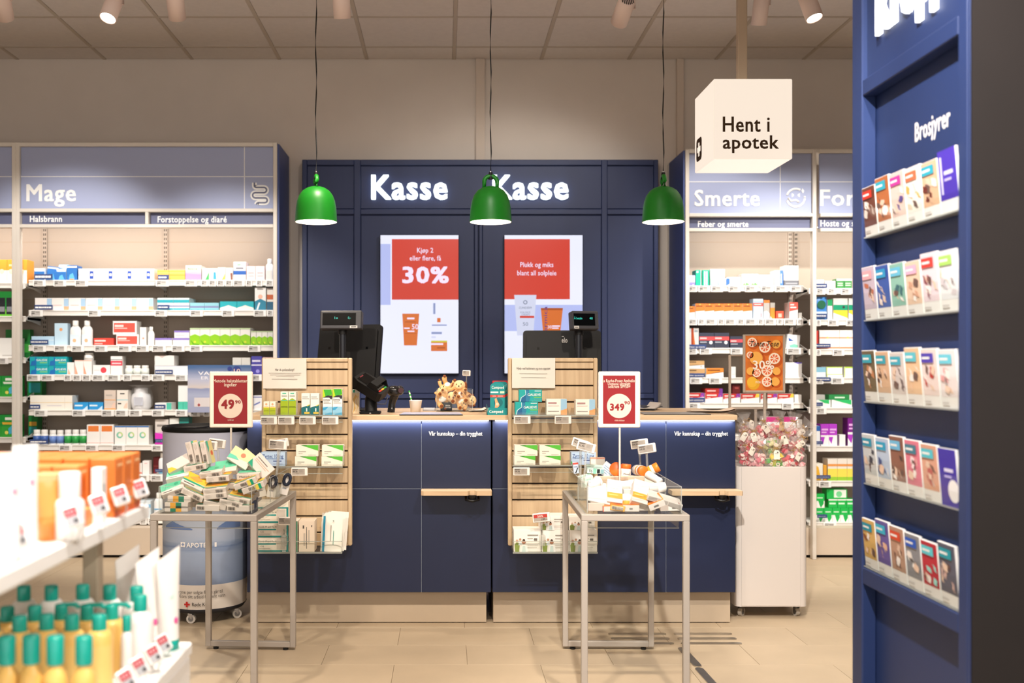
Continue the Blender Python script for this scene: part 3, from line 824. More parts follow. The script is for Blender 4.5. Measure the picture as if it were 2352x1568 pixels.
row('L', 1, S2, [
    ('box', 361, 435, 684, 'E8F1F2', tl, 'white and teal striped carton', {'n': 2, 'd': .18}),
    ('box', 436, 503, 695, '8FC8D6', [('b', .35, .6, '7C86AE'), ('b', 0, .2, '49A9BC')], 'low pale teal carton', {'n': 2, 'd': .18}),
    ('box', 505, 583, 692, '24AEBB', [('p', [(0, .05), (1, .05), (1, .3), (.5, .6), (0, .3)], 'E7E4DF')], 'bright teal carton with white chevron', {'n': 2, 'd': .16}),
    ('box', 585, 611, 660, 'EFEDEA', [('b', 0, .4, '2B7F9C'), ('p', [(0, .4), (.5, .52), (1, .4)], '2B7F9C'), ('d', .5, .6, .1, 'EFB7A0'), ('p', [(.15, .05), (.3, .05), (.5, .35), (.35, .35)], 'E8EEF2')], 'tall white and teal carton', {'d': .08}),
    ('box', 613, 628, 662, 'E9E2D8', [('b', .5, .72, 'C8643A'), ('b', 0, .4, '2A5F7C')], 'tall white carton with rust band', {'d': .08})])
tags('L', 1, S2, [(356, 385), (437, 467), (510, 539), (583, 612), (614, 628)]); cat_label('L', 1, 362, 389, 700, 710, S2)
rd = [('r', .04, .93, .16, .86, 'E0574A'), ('r', .08, .45, .56, .72, 'F7D9D4'), ('r', .08, .6, .42, .5, 'F3B9B2')]
row('L', 2, S1, [
    ('box', 72, 124, 772, 'BBDCF2', [('b', .55, .62, 'DDEEF8')], 'low pale blue carton', {'d': .15}),
    ('box', 125, 155, 742, 'C4E0F2', [('d', .5, .72, .07, 'E8A066')], 'tall pale blue carton with orange ring', {'d': .07}),
    ('flask', 158, 184, 736, 'F4F4F2', [('r', 0, 1, 0, .75, 'D9E8F2'), ('d', .5, .35, .12, 'EAB58C')], 'big white bottle with pale blue label', {'g': 1}),
    ('flask', 185, 211, 736, 'F4F4F2', [('r', 0, 1, 0, .75, 'D9E8F2'), ('d', .5, .35, .12, 'EAB58C')], 'big white bottle with pale blue label', {'g': 1}),
    ('box', 215, 261, 776, 'D9463A', [('r', .05, .6, .55, .75, 'F5D4CF'), ('r', .05, .45, .2, .35, 'F0B0A8')], 'low red carton with white print', {'d': .12}),
    ('box', 267, 319, 768, WB, rd, 'white and red carton under another', {'d': .11}),
    ('box', 259, 314, 737, WB, rd, 'white and red carton stacked on top', {'d': .11, 'yb': 767.9}),
    ('box', 321, 336, 751, 'EDEAE6', [('r', .2, .8, .2, .5, 'D5DDE6'), ('d', .55, .4, .05, 'E8A07A')], 'narrow white carton', {'d': .08}),
    ('flask', 338, 354, 750, 'F2F0EE', [('r', .1, .9, .1, .6, 'E4E8EC')], 'slim white bottle beside red cartons')])
tags('L', 2, S1, [(77, 107), (125, 155), (165, 194), (218, 248), (272, 303), (313, 343)]); cat_label('L', 2, 69, 111, 780, 790, S1)
pu = [('b', .74, 1, '8F7CC8'), ('r', .1, .7, .3, .42, 'EBCBD4')]
li = [('b', 0, .55, '8CC818'), ('p', [(0, .55), (.5, .66), (1, .55)], '8CC818'), ('p', [(.05, .35), (.3, .06), (.95, .03), (.95, .1), (.4, .14)], '5A9A1A'), ('d', .5, .22, .07, 'C8CE3A'), ('b', .92, 1, 'B9CDA0')]
row('L', 2, S2, [
    ('box', 356, 395, 776, WB, pu, 'white carton with violet top', {'g': 1, 'd': .14}), ('box', 397, 435, 776, WB, pu, 'white carton with violet top', {'g': 1, 'd': .14}),
    ('box', 400, 435, 759, WB, pu, 'white and violet carton stacked on another', {'yb': 775.9, 'd': .14}),
    ('box', 436, 575, 753, 'ECEAE4', li, 'lime green and white carton', {'n': 6, 'd': .16}),
    ('box', 576, 627, 760, 'E9E8E0', li, 'small lime green and white carton', {'n': 4, 'd': .1})])
tags('L', 2, S2, [(350, 382), (395, 425), (437, 466), (570, 599)])
ga = [('p', [(.04, .02), (.1, .5), (.3, .62), (.28, .95), (.36, .95), (.36, .02)], '1F6FB8'), ('t', 'GALIEVE', .36, .95, .52, .74, 'F5FAFA'), ('r', .55, .95, .3, .38, '9AD86A')]
row('L', 3, S1, [
    ('box', 68, 154, 840, '17A8B4', ga, 'teal heartburn carton with a blue figure', {'n': 2, 'd': .1}),
    ('box', 68, 154, 819, '17A8B4', ga, 'teal heartburn carton stacked on its twin', {'n': 2, 'd': .1, 'yb': 839.8}),
    ('box', 154, 170, 832, WB, [('p', [(.1, .05), (.5, .05), (.2, .5)], 'F0B49A')], 'small white carton with peach corner', {'d': .08}),
    ('box', 171, 211, 827, WB, [('p', [(.05, .05), (.4, .05), (.1, .6), (.05, .8)], 'F0A58A'), ('b', .94, 1, 'F3C9B8')], 'white carton with peach flame', {'n': 2, 'd': .08}),
    ('pill', 190, 212, 810, 'F4F2EF', 'F4F2EF', 'white pill bottle on top of a carton', {'yb': 826.8}),
    ('box', 213, 253, 838, WB, [('d', .62, .48, .3, 'DC4450'), ('r', .08, .4, .45, .5, 'E9C0C0')], 'white carton with red dot', {'d': .08}),
    ('box', 254, 281, 818, 'F2F0EE', [('b', .5, .76, 'DC3F52'), ('r', .1, .9, .58, .66, 'F5CDD2'), ('b', .8, .84, '8A8A90')], 'tall white carton with red band', {'d': .08}),
    ('pill', 285, 340, 839, 'F3F3F0', 'E2E8E2', 'white pill bottle', {'n': 3})])
tags('L', 3, S1, [(63, 94), (96, 126), (148, 165), (168, 187), (190, 209), (213, 242), (248, 278), (284, 303), (325, 345)])
row('L', 3, S2, [
    ('box', 355, 432, 840, 'F1F0EE', [('b', .9, 1, 'DDE3EE')], 'long white carton', {'d': .13}),
    ('box', 355, 400, 816, 'EFECE8', [('p', [(.15, 1), (.6, 1), (.38, .75)], 'D9C7C0')], 'white carton stacked on a long carton', {'yb': 839.8, 'd': .12}),
    ('box', 434, 532, 840, 'EEF2F6', [('b', .86, 1, 'D4E2F0')], 'flat white carton behind the mountain poster', {'d': .13}),
    ('box', 534, 575, 821, 'D8D5CE', [('b', 0, .2, 'B5CF6A')], 'grey and green carton', {'n': 2, 'd': .09}),
    ('box', 577, 602, 818, '4A44A0', [('b', .5, .56, 'E9E7F2'), ('r', .08, .85, .7, .8, 'DAD8EE'), ('d', .6, .2, .1, '9A93DC')], 'violet carton with white lines', {'d': .09}),
    ('box', 603, 628, 820, 'D9B9B4', [('b', .5, .6, '8A4A4A')], 'dusty pink carton at the shelf end', {'d': .09})])
tags('L', 3, S2, [(350, 379), (403, 432), (580, 602)]); cat_label('L', 3, 356, 397, 849, 859, S2)
be = [('b', 0, .09, 'EBA65C'), ('b', .5, .53, 'EBA65C'), ('r', .15, .7, .72, .78, 'B9AFA6'), ('p', [(.6, .1), (.95, .1), (.95, .4), (.75, .3)], 'EFC9B4')]
row('L', 4, S1, [
    ('box', 69, 166, 908, 'F4EFE4', [('b', .5, .54, 'EBCF9C'), ('r', .4, .75, .28, .33, 'D8D2D8'), ('r', .82, .83, .1, .9, 'E0D8CC')], 'long cream carton', {'d': .12}),
    ('box', 170, 203, 924, '2D9ADB', [('r', .05, .6, .5, .7, 'DFF0FA'), ('p', [(.6, .05), (.95, .05), (.95, .6)], 'CDE6F6')], 'low bright blue carton', {'g': 1, 'd': .1}), ('box', 204, 237, 924, '2D9ADB', [('r', .05, .6, .5, .7, 'DFF0FA'), ('p', [(.6, .05), (.95, .05), (.95, .6)], 'CDE6F6')], 'low bright blue carton', {'g': 1, 'd': .1}),
    ('box', 239, 266, 896, 'D9C9BC', be, 'beige carton with orange line', {'d': .08}),
    ('box', 268, 294, 896, 'EDE6DC', [('b', .5, .53, '7CCBDA'), ('r', .3, .7, .8, .86, '3A3A3A'), ('r', .1, .4, .3, .36, '3A3A3A'), ('p', [(.6, .1), (.95, .1), (.95, .4), (.75, .3)], 'EFC9B4')], 'cream carton with teal line', {'d': .08})])
tags('L', 4, S1, [(80, 110), (167, 197), (234, 263), (266, 295), (298, 327)]); cat_label('L', 4, 68, 92, 929, 939, S1)
zs = SHELFZ[('L', 4)]; c = Vector((X(320, 6.93), 6.975, zs))
T = thing('bagged_tub', 'round white tub wrapped in a clear bag on the fifth shelf', 'tub', c)
mb = MB(); mb.lathe([(0, 0), (.05, 0), (.062, .02), (.066, .06), (.06, .10), (.045, .112), (.045, .145), (0, .147)], M('EDEDF0', .4), 24, c); part(mb, 'tub', T)
mb = MB(); mb.poly([(c.x - .03, c.y - .0672, zs + .03), (c.x + .03, c.y - .0672, zs + .03), (c.x + .03, c.y - .0672, zs + .085), (c.x - .03, c.y - .0672, zs + .085)], M('C9CBD6', .5)); part(mb, 'tub_label', T)
mb = MB(); rn = random.Random(3); vs = []; pr = [(.055, .001), (.074, .03), (.076, .08), (.07, .12), (.055, .15), (.085, .165)]
for r_, z_ in pr:
    for i in range(14): a = i / 14 * 6.283; k_ = r_ * (1 + rn.uniform(-.08, .08)); vs.append((c.x + k_ * math.cos(a), c.y + k_ * math.sin(a), zs + z_))
mb.add(vs, [(j * 14 + i, j * 14 + (i + 1) % 14, (j + 1) * 14 + (i + 1) % 14, (j + 1) * 14 + i) for j in range(5) for i in range(14)], FILM); part(mb, 'clear_bag', T)
row('L', 4, S2, [
    ('box', 356, 394, 925, 'EFEFED', [('r', .7, 1, 0, 1, '55C3AA')], 'low white carton with mint end', {'d': .12}),
    ('box', 409, 432, 884, 'F0EFED', [('b', 0, .34, '4FC2A8'), ('r', .48, .52, 0, .3, '2A9A80')], 'tall white carton with mint foot', {'d': .1}),
    ('box', 434, 480, 890, 'E9E7E4', [('b', 0, .3, '7FB6D0')], 'white carton behind the mountain poster', {'d': .1}),
    ('box', 581, 602, 908, 'EDEDF0', [('p', [(.1, .3), (.8, .5), (.8, .6), (.1, .4)], '6A78B8'), ('b', .86, .92, '4A5AA8')], 'white carton with blue stripes', {'d': .1})])
tags('L', 4, S2, [(350, 378), (404, 432), (437, 460), (468, 482)]); cat_label('L', 4, 355, 380, 929, 939, S2)
row('L', 5, S1, [
    ('pill', 73, 108, 987, 'F3F3F2', '3E62A8', 'white pill bottle with dark blue label', {'n': 2}), ('pill', 110, 144, 988, 'F3F3F2', '6C8CCB', 'white pill bottle with pale blue label', {'n': 2}),
    ('pill', 145, 197, 987, 'F3F3F2', '2E9E4A', 'white pill bottle with green label', {'n': 3}),
    ('box', 199, 261, 975, WB, [('r', .1, .9, .66, .94, 'E9823E'), ('b', .08, .12, 'EBC5BC')], 'white carton with orange window', {'n': 2, 'd': .1}),
    ('box', 263, 342, 978, 'F1F0EC', [('b', .93, 1, '3D72B4'), ('d', .45, .52, .17, '7CC6B0'), ('d', .52, .55, .12, 'C6D88A'), ('d', .47, .52, .09, 'F1F0EC')], 'white carton with a coloured ring', {'n': 3, 'd': .1})])
tags('L', 5, S1, [(60, 89), (137, 167), (197, 227), (258, 288)]); cat_label('L', 5, 68, 111, 1009, 1019, S1)
row('L', 5, S2, [
    ('box', 356, 387, 963, 'D9D2CC', [('b', 0, .48, 'E038C0'), ('p', [(0, .48), (1, .40), (1, .6), (.4, .5)], 'D9A8D0'), ('r', .15, .85, .72, .8, '8A8480')], 'grey and magenta carton', {'d': .09}),
    ('box', 389, 411, 960, 'E4E6E2', [('r', .15, .8, .7, .76, '9AA8A0')], 'white carton beside a dark teal one', {'d': .09}),
    ('box', 412, 434, 958, '1B6E68', [('b', .8, .84, '2A8A80')], 'dark teal carton', {'d': .09})])
tags('L', 5, S2, [(349, 376)]); cat_label('L', 5, 356, 377, 1008, 1016, S2)
row('L', 6, S2, [('box', 318, 326, 1064, WB, [('b', .1, .25, 'E88A80')], 'small white carton with a red line', {'d': .06}), ('box', 327, 343, 1058, 'F1EDEC', [('r', .3, .7, .8, .84, 'E9A8A8')], 'plain white carton beside a maroon one', {'d': .06}),
    ('box', 344, 359, 1052, '7A1D22', [('b', .4, .5, '9A3A3A')], 'maroon carton', {'d': .06, 'dy': .08}), ('flask', 363, 380, 1040, 'EDEFF2', [('r', 0, 1, .1, .3, '7CC0E0')], 'clear white bottle by the water barrel')])
tags('L', 6, S2, [(318, 344), (347, 376)]); cat_label('L', 6, 356, 376, 1077, 1084, S2)
row('L', 7, S2, [('flask', 352, 374, 1132, 'F0F2F4', [('b', .55, .62, '5AA8DC')], 'white bottle with a blue stripe', {}), ('box', 318, 346, 1150, 'DCEAF2', [('b', .6, .8, '6AB2DE')], 'flat blue and white pack', {'d': .15}), ('box', 250, 312, 1120, 'E9E4DC', [('b', .3, .5, 'D8C8B0')], 'large cream carton', {'d': .15}), ('box', 90, 240, 1128, 'E6E2DA', [('b', .3, .6, '9AC0D8')], 'large cream and blue carton', {'n': 3, 'd': .15})])
tags('L', 7, S2, [(322, 338), (341, 356)])
row('L', 6, S1, [('box', 75, 310, 1056, 'E8E6E0', [('b', .2, .5, '9CCB8A')], 'white and green carton', {'n': 7, 'd': .12})])
nic = [('b', .0, .5, '35A83A'), ('p', [(.15, .62), (.85, .62), (.9, .72), (.1, .72)], 'E9F4E2'), ('r', .25, .85, .78, .9, 'F2F7EE'), ('p', [(.5, .15), (.85, .2), (.8, .6), (.45, .4)], '49B8D8'), ('d', .35, .22, .08, 'F0E46A')]
nic2 = [nic[0], ('p', [(.1, .58), (.9, .58), (.95, .68), (.05, .68)], 'E9B83A')] + nic[2:]
row('L0', 0, S0, [('box', -30, 62, 596, 'F2A03A', [('b', 0, .55, 'F4F0EA'), ('r', .1, .35, .72, .8, 'FBD9A0'), ('d', .2, .5, .1, 'F8E4C4'), ('d', .75, .5, .1, 'F8E4C4')], 'orange and white carton', {'n': 2, 'd': .12})])
row('L0', 1, S0, [('box', -20, 38, 669, '1E8A38', [('b', 0, .3, '6ABF3A'), ('r', .3, .55, .1, .75, '23252A'), ('r', .6, .85, .1, .75, '23252A'), ('r', .32, .53, .2, .4, '8A8C92'), ('r', .62, .83, .2, .4, '8A8C92')], 'green blister pack with two black sprays', {'d': .05})])
row('L0', 2, S0, [('box', -4, 42, 776, 'F4F3F0', [('r', .2, .8, .1, .16, 'C9C6C2')], 'plain white carton', {'d': .1}), ('box', -8, 50, 755, '1F7A34', [('b', .2, .5, '4AB04A')], 'green carton behind a white one', {'d': .06, 'dy': .14})])
row('L0', 3, S0, [('box', -34, 40, 863, '18963A', nic, 'green gum carton', {'n': 2, 'd': .12}), ('box', 46, 80, 866, '15803A', [('r', .1, .9, .2, .7, '2A9AA0')], 'dark green carton behind the upright', {'d': .08, 'dy': .12})])
row('L0', 4, S0, [('box', -34, 39, 953, '18963A', nic2, 'green gum carton with yellow sash', {'n': 2, 'd': .12}), ('box', 48, 70, 956, '15803A', [('r', .1, .9, .5, .7, 'D8A03A'), ('r', .1, .9, .1, .45, '2A9AA0')], 'dark green carton with yellow sash', {'d': .08, 'dy': .12})])
tags('L0', 0, S0, [(27, 57)]); tags('L0', 2, S0, [(-10, 20)])
# --- right unit
gp = [('r', .05, .45, 0, 1, 'A8D8C0'), ('t', 'X', .6, .8, .8, .9, 'E8F5EE')]
row('R', 0, S3, [
    ('box', 1581, 1597, 632, 'B9BCE6', [('b', 0, .35, '8F86D0'), ('d', .7, .12, .06, 'F4EFFA')], 'lilac carton', {'d': .1}),
    ('box', 1598, 1611, 620, '12B48C', [('r', .9, 1, 0, 1, 'E4F2EC'), ('d', .3, .88, .06, 'E8F8F2')], 'emerald carton with white edge', {'d': .1}),
    ('box', 1613, 1629, 620, '12A886', [('r', .25, .45, .08, .92, 'D8F2E8'), ('r', .55, .75, .08, .92, 'D8F2E8')], 'emerald carton with upright print', {'d': .1}),
    ('box', 1631, 1665, 618, 'F2F4F0', [('p', [(0, 0), (.3, 0), (.1, .4), (0, .6)], '8FD4B4')], 'tall white carton with mint corner', {'n': 2, 'd': .1}),
    ('pouch', 1666, 1702, 636, 'ECE8E6', [('p', [(0, .1), (.25, .3), (.25, .9), (0, .95)], '3A6CC8')], 'white pack with blue side', {}),
    ('box', 1704, 1742, 629, 'F4F1EE', [('r', .1, .9, .08, .16, '6FB86A'), ('d', .3, .2, .08, '8CCB7A'), ('d', .6, .22, .08, '5FA85A'), ('d', .8, .18, .06, '8CCB7A')], 'white carton with green berries', {'n': 2, 'd': .1}),
    ('box', 1743, 1777, 631, 'F4F1F0', [('d', .3, .12, .06, 'E87A98'), ('d', .6, .12, .06, 'E0688A'), ('d', .8, .16, .06, 'EFA8BC')], 'white carton with pink berries', {'n': 2, 'd': .1}),
    ('box', 1779, 1799, 621, 'F0F2F4', [('r', .62, 1, 0, 1, '4A78CC'), ('r', .72, .85, .2, .8, 'C9D8F2')], 'white carton with blue edge', {'d': .1}),
    ('box', 1801, 1835, 644, '6E7076', [('r', .1, .9, .4, .6, 'A0A2A8')], 'grey carton under a white box', {'d': .1}),
    ('box', 1801, 1834, 610, 'F5F2EE', [('r', .2, .25, .1, .9, 'EFECE8')], 'plain white box on a grey carton', {'yb': 643.9, 'd': .09})])
tags('R', 0, S3, [(1580, 1600), (1603, 1630), (1632, 1660), (1672, 1700), (1710, 1738), (1746, 1775), (1779, 1808), (1814, 1843)])
pa = [('b', .56, 1, 'EA7E30'), ('p', [(0, .56), (0, .5), (1, .56)], 'EA7E30'), ('r', .08, .75, .8, .88, '8A4A1A'), ('d', .5, .94, .05, 'F6C05A'), ('r', .1, .5, .35, .38, 'D9CFC8')]
row('R', 1, S3, [
    ('box', 1580, 1596, 703, 'F1EFEC', pa, 'short orange topped carton', {'d': .1}),
    ('box', 1597, 1728, 697, 'F3F1EE', pa, 'white painkiller carton with orange top', {'n': 6, 'd': .1}),
    ('box', 1730, 1753, 686, 'C6DAF0', [('b', .64, .8, 'E45A50'), ('b', .8, .9, 'A9C4E2'), ('r', .1, .8, .7, .75, 'F6D4D0'), ('r', .7, .9, .1, .3, 'D8A8B0')], 'tall pale blue carton with red band', {'d': .09}),
    ('box', 1754, 1768, 689, 'B9B4AE', [('b', .85, 1, 'E07A2E'), ('p', [(0, 0), (1, 0), (1, .3), (.5, .45), (0, .4)], 'F2EFEC')], 'grey and orange carton', {'d': .09}),
    ('box', 1769, 1780, 695, 'E08A2E', [('b', .7, 1, 'AFA8A0'), ('p', [(0, 0), (.5, 0), (0, .2)], 'F2EFEC')], 'narrow orange carton', {'d': .09}),
    ('box', 1782, 1800, 714, 'DC5038', [('r', .3, .75, .25, .7, 'F0B4A4')], 'small red carton', {'d': .07}),
    ('box', 1813, 1833, 694, 'F3EFED', [('b', .58, 1, 'E4584A'), ('p', [(0, .58), (0, .46), (1, .58)], 'E4584A'), ('r', .1, .55, .82, .9, 'F8DAD6'), ('r', .1, .8, .66, .74, 'F8DAD6')], 'white carton with red top', {'d': .09, 'rz': 3}),
    ('box', 1835, 1842, 718, 'F4F3F0', [], 'tiny white carton at the shelf end', {'d': .05})])
tags('R', 1, S3, [(1580, 1600), (1602, 1618), (1619, 1646), (1647, 1663), (1664, 1691), (1692, 1709), (1710, 1738), (1739, 1753), (1755, 1782), (1784, 1797), (1799, 1827), (1829, 1843)])
bk = [('b', .52, .76, 'E84E50'), ('r', .05, .5, .6, .7, 'F8C4C4'), ('r', .05, .5, .36, .44, 'A9AEB8'), ('d', .78, .38, .11, 'EDEFF2')]
row('R', 2, S3, [
    ('box', 1581, 1605, 753, 'D9D8D6', [('r', .28, .5, 0, 1, 'B0441C'), ('p', [(.5, .0), (.7, 0), (.5, .8)], 'E8803A'), ('r', .6, .9, .8, .9, '9AA8B0')], 'grey carton with rust stripe', {'d': .09}),
    ('box', 1606, 1675, 764, '3A3E50', bk, 'black carton with red band', {'n': 2, 'd': .12}),
    ('box', 1677, 1706, 772, '3A3E50', [('b', .5, .74, 'E8505A'), ('r', .05, .5, .56, .66, 'F8C4C4'), ('r', .05, .6, .32, .4, 'A9AEB8')], 'low black carton with red band', {'d': .12}),
    ('box', 1808, 1838, 768, 'EFF1F2', [('p', [(.1, .75), (.55, .55), (.15, .5)], '2A5AA8'), ('p', [(.2, .2), (.6, .35), (.9, .25), (.85, .08), (.3, .05)], '7FD2B4')], 'tilted white pack with blue and mint print', {'roll': 5, 'd': .04, 'dy': .02}),
    ('box', 1722, 1790, 770, 'E4E0DA', [('b', .4, .6, 'D8A060')], 'white carton behind the orange poster', {'n': 2, 'd': .1})])
tags('R', 2, S3, [(1580, 1600), (1606, 1634), (1677, 1705), (1806, 1840)]); cat_label('R', 2, 1582, 1622, 791, 801, S3, 'Feber og smerte')
ta = [('b', .5, 1, 'C9A06C'), ('p', [(0, .5), (0, .36), (1, .62), (1, .5)], 'C9A06C'), ('r', .08, .5, .78, .88, '5A4630'), ('r', .75, .85, .2, .4, 'C9C4BE')]
row('R', 3, S3, [
    ('box', 1580, 1619, 847, 'EFEDEA', ta, 'tan and white carton under its twin', {'d': .12}), ('box', 1580, 1618, 828, 'EFEDEA', ta, 'tan and white carton stacked on its twin', {'d': .12, 'yb': 846.9}),
    ('box', 1622, 1662, 845, 'F2EFEC', [('b', .6, 1, 'EA8A34'), ('p', [(0, .6), (0, .35), (1, .7), (1, .6)], 'EA8A34'), ('r', .08, .8, .72, .84, '7A4414')], 'orange and white carton', {'d': .12}),
    ('box', 1679, 1690, 842, 'F2F0EE', [('r', .2, .8, .3, .36, 'DAD6D2')], 'small plain white carton', {'d': .06}),
    ('box', 1804, 1842, 832, 'F5F4F4', [('p', [(0, 1), (.5, .9), (.25, .96)], '7A6ACC'), ('p', [(.5, 1), (1, 1), (1, .94), (.75, .9)], '7A6ACC'), ('r', .49, .51, 0, .9, 'DCDAD8')], 'white carton with violet rim', {'d': .1})])
tags('R', 3, S3, [(1584, 1612), (1628, 1657)]); cat_label('R', 3, 1580, 1619, 857, 866, S3, 'Feber og smerte')
ib = [('p', [(0, .42), (1, .62), (1, 1), (0, 1)], 'C4342E'), ('p', [(.72, .58), (1, .62), (1, 1), (.8, 1)], '8A3AA0'), ('r', .08, .65, .7, .84, 'F4D8D4'), ('r', .08, .3, .5, .56, 'F4D8D4'), ('d', .86, .68, .06, 'E46AB0')]
ib2 = ib[:1] + [('p', [(.75, .6), (1, .62), (1, 1), (.85, 1)], 'E8C84A')] + ib[2:4]
row('R', 4, S3, [
    ('box', 1580, 1618, 902, 'F2EFEE', ib, 'red and white carton with violet corner', {'g': 1, 'd': .13}), ('box', 1620, 1660, 902, 'F2EFEE', ib, 'red and white carton with violet corner', {'g': 1, 'd': .13}),
    ('box', 1661, 1700, 904, 'F2EFEE', ib, 'red and white carton with violet corner', {'g': 1, 'd': .13}),
    ('box', 1702, 1744, 904, 'F2EFEE', ib2, 'red and white carton with yellow corner', {'g': 1, 'd': .13}), ('box', 1786, 1823, 904, 'F2EFEE', ib2, 'red and white carton with yellow corner', {'g': 1, 'd': .13}),
    ('box', 1747, 1785, 904, 'F2EFEE', ib, 'red and white carton with violet corner', {'g': 1, 'd': .13}),
    ('box', 1620, 1660, 892, 'B8302C', [('r', .1, .6, .3, .6, 'F0C8C4'), ('r', .8, 1, 0, 1, '7A3A98')], 'flat red carton lying on another', {'yb': 901.8, 'd': .12}),
    ('box', 1682, 1700, 882, '6A1A1A', [('r', .3, .8, .5, .7, 'A84A44')], 'dark red carton stacked at the back', {'yb': 903.9, 'd': .08}),
    ('box', 1825, 1841, 906, 'F3F2F0', [], 'plain white carton at the shelf end', {'d': .08})])
tags('R', 4, S3, [(1581, 1607), (1795, 1822)]); cat_label('R', 4, 1580, 1619, 913, 923, S3, 'Muskel- og leddsmerter')
row('R', 5, S3, [('box', 1755, 1790, 957, 'F2EFEE', [('b', .72, 1, 'C43A80')], 'white carton with magenta top', {'g': 1, 'd': .1}), ('box', 1800, 1828, 957, 'F2EFEE', [('b', .72, 1, 'C43A80')], 'white carton with magenta top', {'g': 1, 'd': .1}), ('box', 1830, 1843, 963, 'F4F2F0', [], 'plain white carton at the shelf end', {'d': .08})])
# --- far right unit
vi = [('b', .0, .5, 'F4F2F4'), ('p', [(.0, .42), (.5, .42), (.3, .1), (0, .3)], 'B03CC8'), ('r', .1, .9, .72, .8, 'E4B0EC'), ('r', .1, .7, .6, .66, 'E4B0EC')]
row('C', 0, S4, [('box', 1873, 1893, 642, 'F1EDE8', [('b', .0, .4, '6A4A3A')], 'white pack with brown foot', {'d': .06}), ('box', 1894, 1919, 645, 'F4EFE6', [('r', .48, .52, 0, 1, 'E0CFB4'), ('b', .2, .4, 'EBD6BC')], 'cream carton', {'d': .08}), ('box', 1921, 1957, 640, '3F8A4A', [('r', .15, .85, .5, .6, 'C9E4C4'), ('r', .15, .85, .3, .4, 'C9E4C4'), ('b', .8, 1, 'EEF0E4')], 'small green carton', {'n': 2, 'd': .08})])
me_gr = [('b', .7, 1, 'D9D8D2'), ('b', .46, .7, '12966E'), ('b', .0, .46, 'F0C93A'), ('p', [(0, 0), (1, 0), (1, .1), (0, .34)], 'F3F2EC'), ('d', .72, .6, .06, '3A3A3A')]
row('C', 1, S4, [('pouch', 1874, 1900, 681, '4A8FD8', [('d', .5, .72, .2, '1E6A4A'), ('b', .1, .4, 'D8EAF8')], 'blue and white sweets bag', {}), ('box', 1901, 1912, 688, 'EDEDE8', [('b', .7, 1, '1E9A5A')], 'white carton with green top', {'d': .08}), ('box', 1914, 1947, 685, 'F0EFEA', me_gr, 'yellow, green and grey lozenge carton', {'g': 1, 'd': .08}), ('box', 1949, 1975, 685, 'F0EFEA', me_gr, 'yellow, green and grey lozenge carton', {'g': 1, 'd': .08})])
row('C', 2, S4, [('box', 1873, 1880, 759, 'C43A30', [], 'thin red carton', {'d': .08}), ('box', 1882, 1975, 758, 'F5F3EE', [('b', .58, .64, 'EDA070'), ('b', .06, .14, 'E88A60'), ('d', .4, .62, .05, 'F3D46A')], 'white carton with orange stripes', {'n': 2, 'd': .1})])
lm = [('b', .88, 1, 'B8DC4A'), ('r', .0, .06, 0, 1, 'CFE88A')]
row('C', 3, S4, [('box', 1873, 1897, 843, 'E2EEF2', [('b', .55, 1, '8CC4DC')], 'white carton with sky blue top', {'d': .1}), ('box', 1899, 1936, 859, 'F4F4EE', lm, 'white carton with lime edge under its twin', {'d': .1}), ('box', 1898, 1935, 842, 'F4F4EE', lm, 'white carton with lime edge stacked on top', {'d': .1, 'yb': 858.9}), ('box', 1939, 1975, 842, 'F4F4EE', lm, 'tall white carton with lime edge', {'d': .1})])
row('C', 4, S4, [('box', 1873, 1908, 918, 'EEF2EE', [('p', [(.2, 1), (.9, 1), (.9, .5), (.6, .6)], '2FBE6A')], 'low white and green carton', {'d': .12}), ('box', 1910, 1958, 918, 'EEF2EE', [('p', [(.1, 1), (.95, 1), (.95, .4), (.5, .7)], '2FBE6A')], 'wide white and green carton', {'d': .12}), ('box', 1904, 1956, 906, '2A8A4A', [('r', .25, .7, .3, .6, 'C9EAD0'), ('r', .9, 1, 0, 1, 'C9C9C4')], 'flat green carton lying on two others', {'yb': 917.9, 'd': .1}), ('box', 1873, 1895, 906, 'B9B8B4', [], 'flat grey carton lying on another', {'yb': 917.9, 'd': .1})])
row('C', 5, S4, [('box', 1873, 1884, 978, 'EEF0F4', [('b', .75, 1, '2A62B0')], 'white carton with blue top', {'d': .08}), ('box', 1885, 1923, 974, 'B23CC8', vi, 'purple and white carton', {'n': 2, 'd': .09}), ('box', 1928, 1942, 998, 'F4F3F2', [], 'small white carton on bare shelf', {'d': .05}), ('box', 1947, 1975, 960, '7A1E8A', vi, 'tall dark purple carton', {'d': .09})])
row('C', 6, S4, [('box', 1873, 1890, 1064, 'F2EFE2', [('p', [(0, 0), (.8, 0), (.4, .8), (0, .9)], 'F0B83A')], 'white carton with amber leaf', {'d': .08}), ('box', 1891, 1899, 1068, 'E8A83A', [], 'thin amber carton', {'d': .08}), ('box', 1901, 1968, 1053, 'E9E2D8', [('b', .0, .55, 'F4DC5A'), ('b', .0, .18, '9AC83A'), ('b', .66, .76, 'E89A50')], 'yellow and green carton', {'n': 3, 'd': .1})])
gb = [('b', .0, .5, 'F2F4F0'), ('p', [(.3, .5), (.9, .5), (.9, .3), (.6, .0), (.45, .2)], '1EB050'), ('r', .15, .8, .68, .76, 'C9F0D0')]
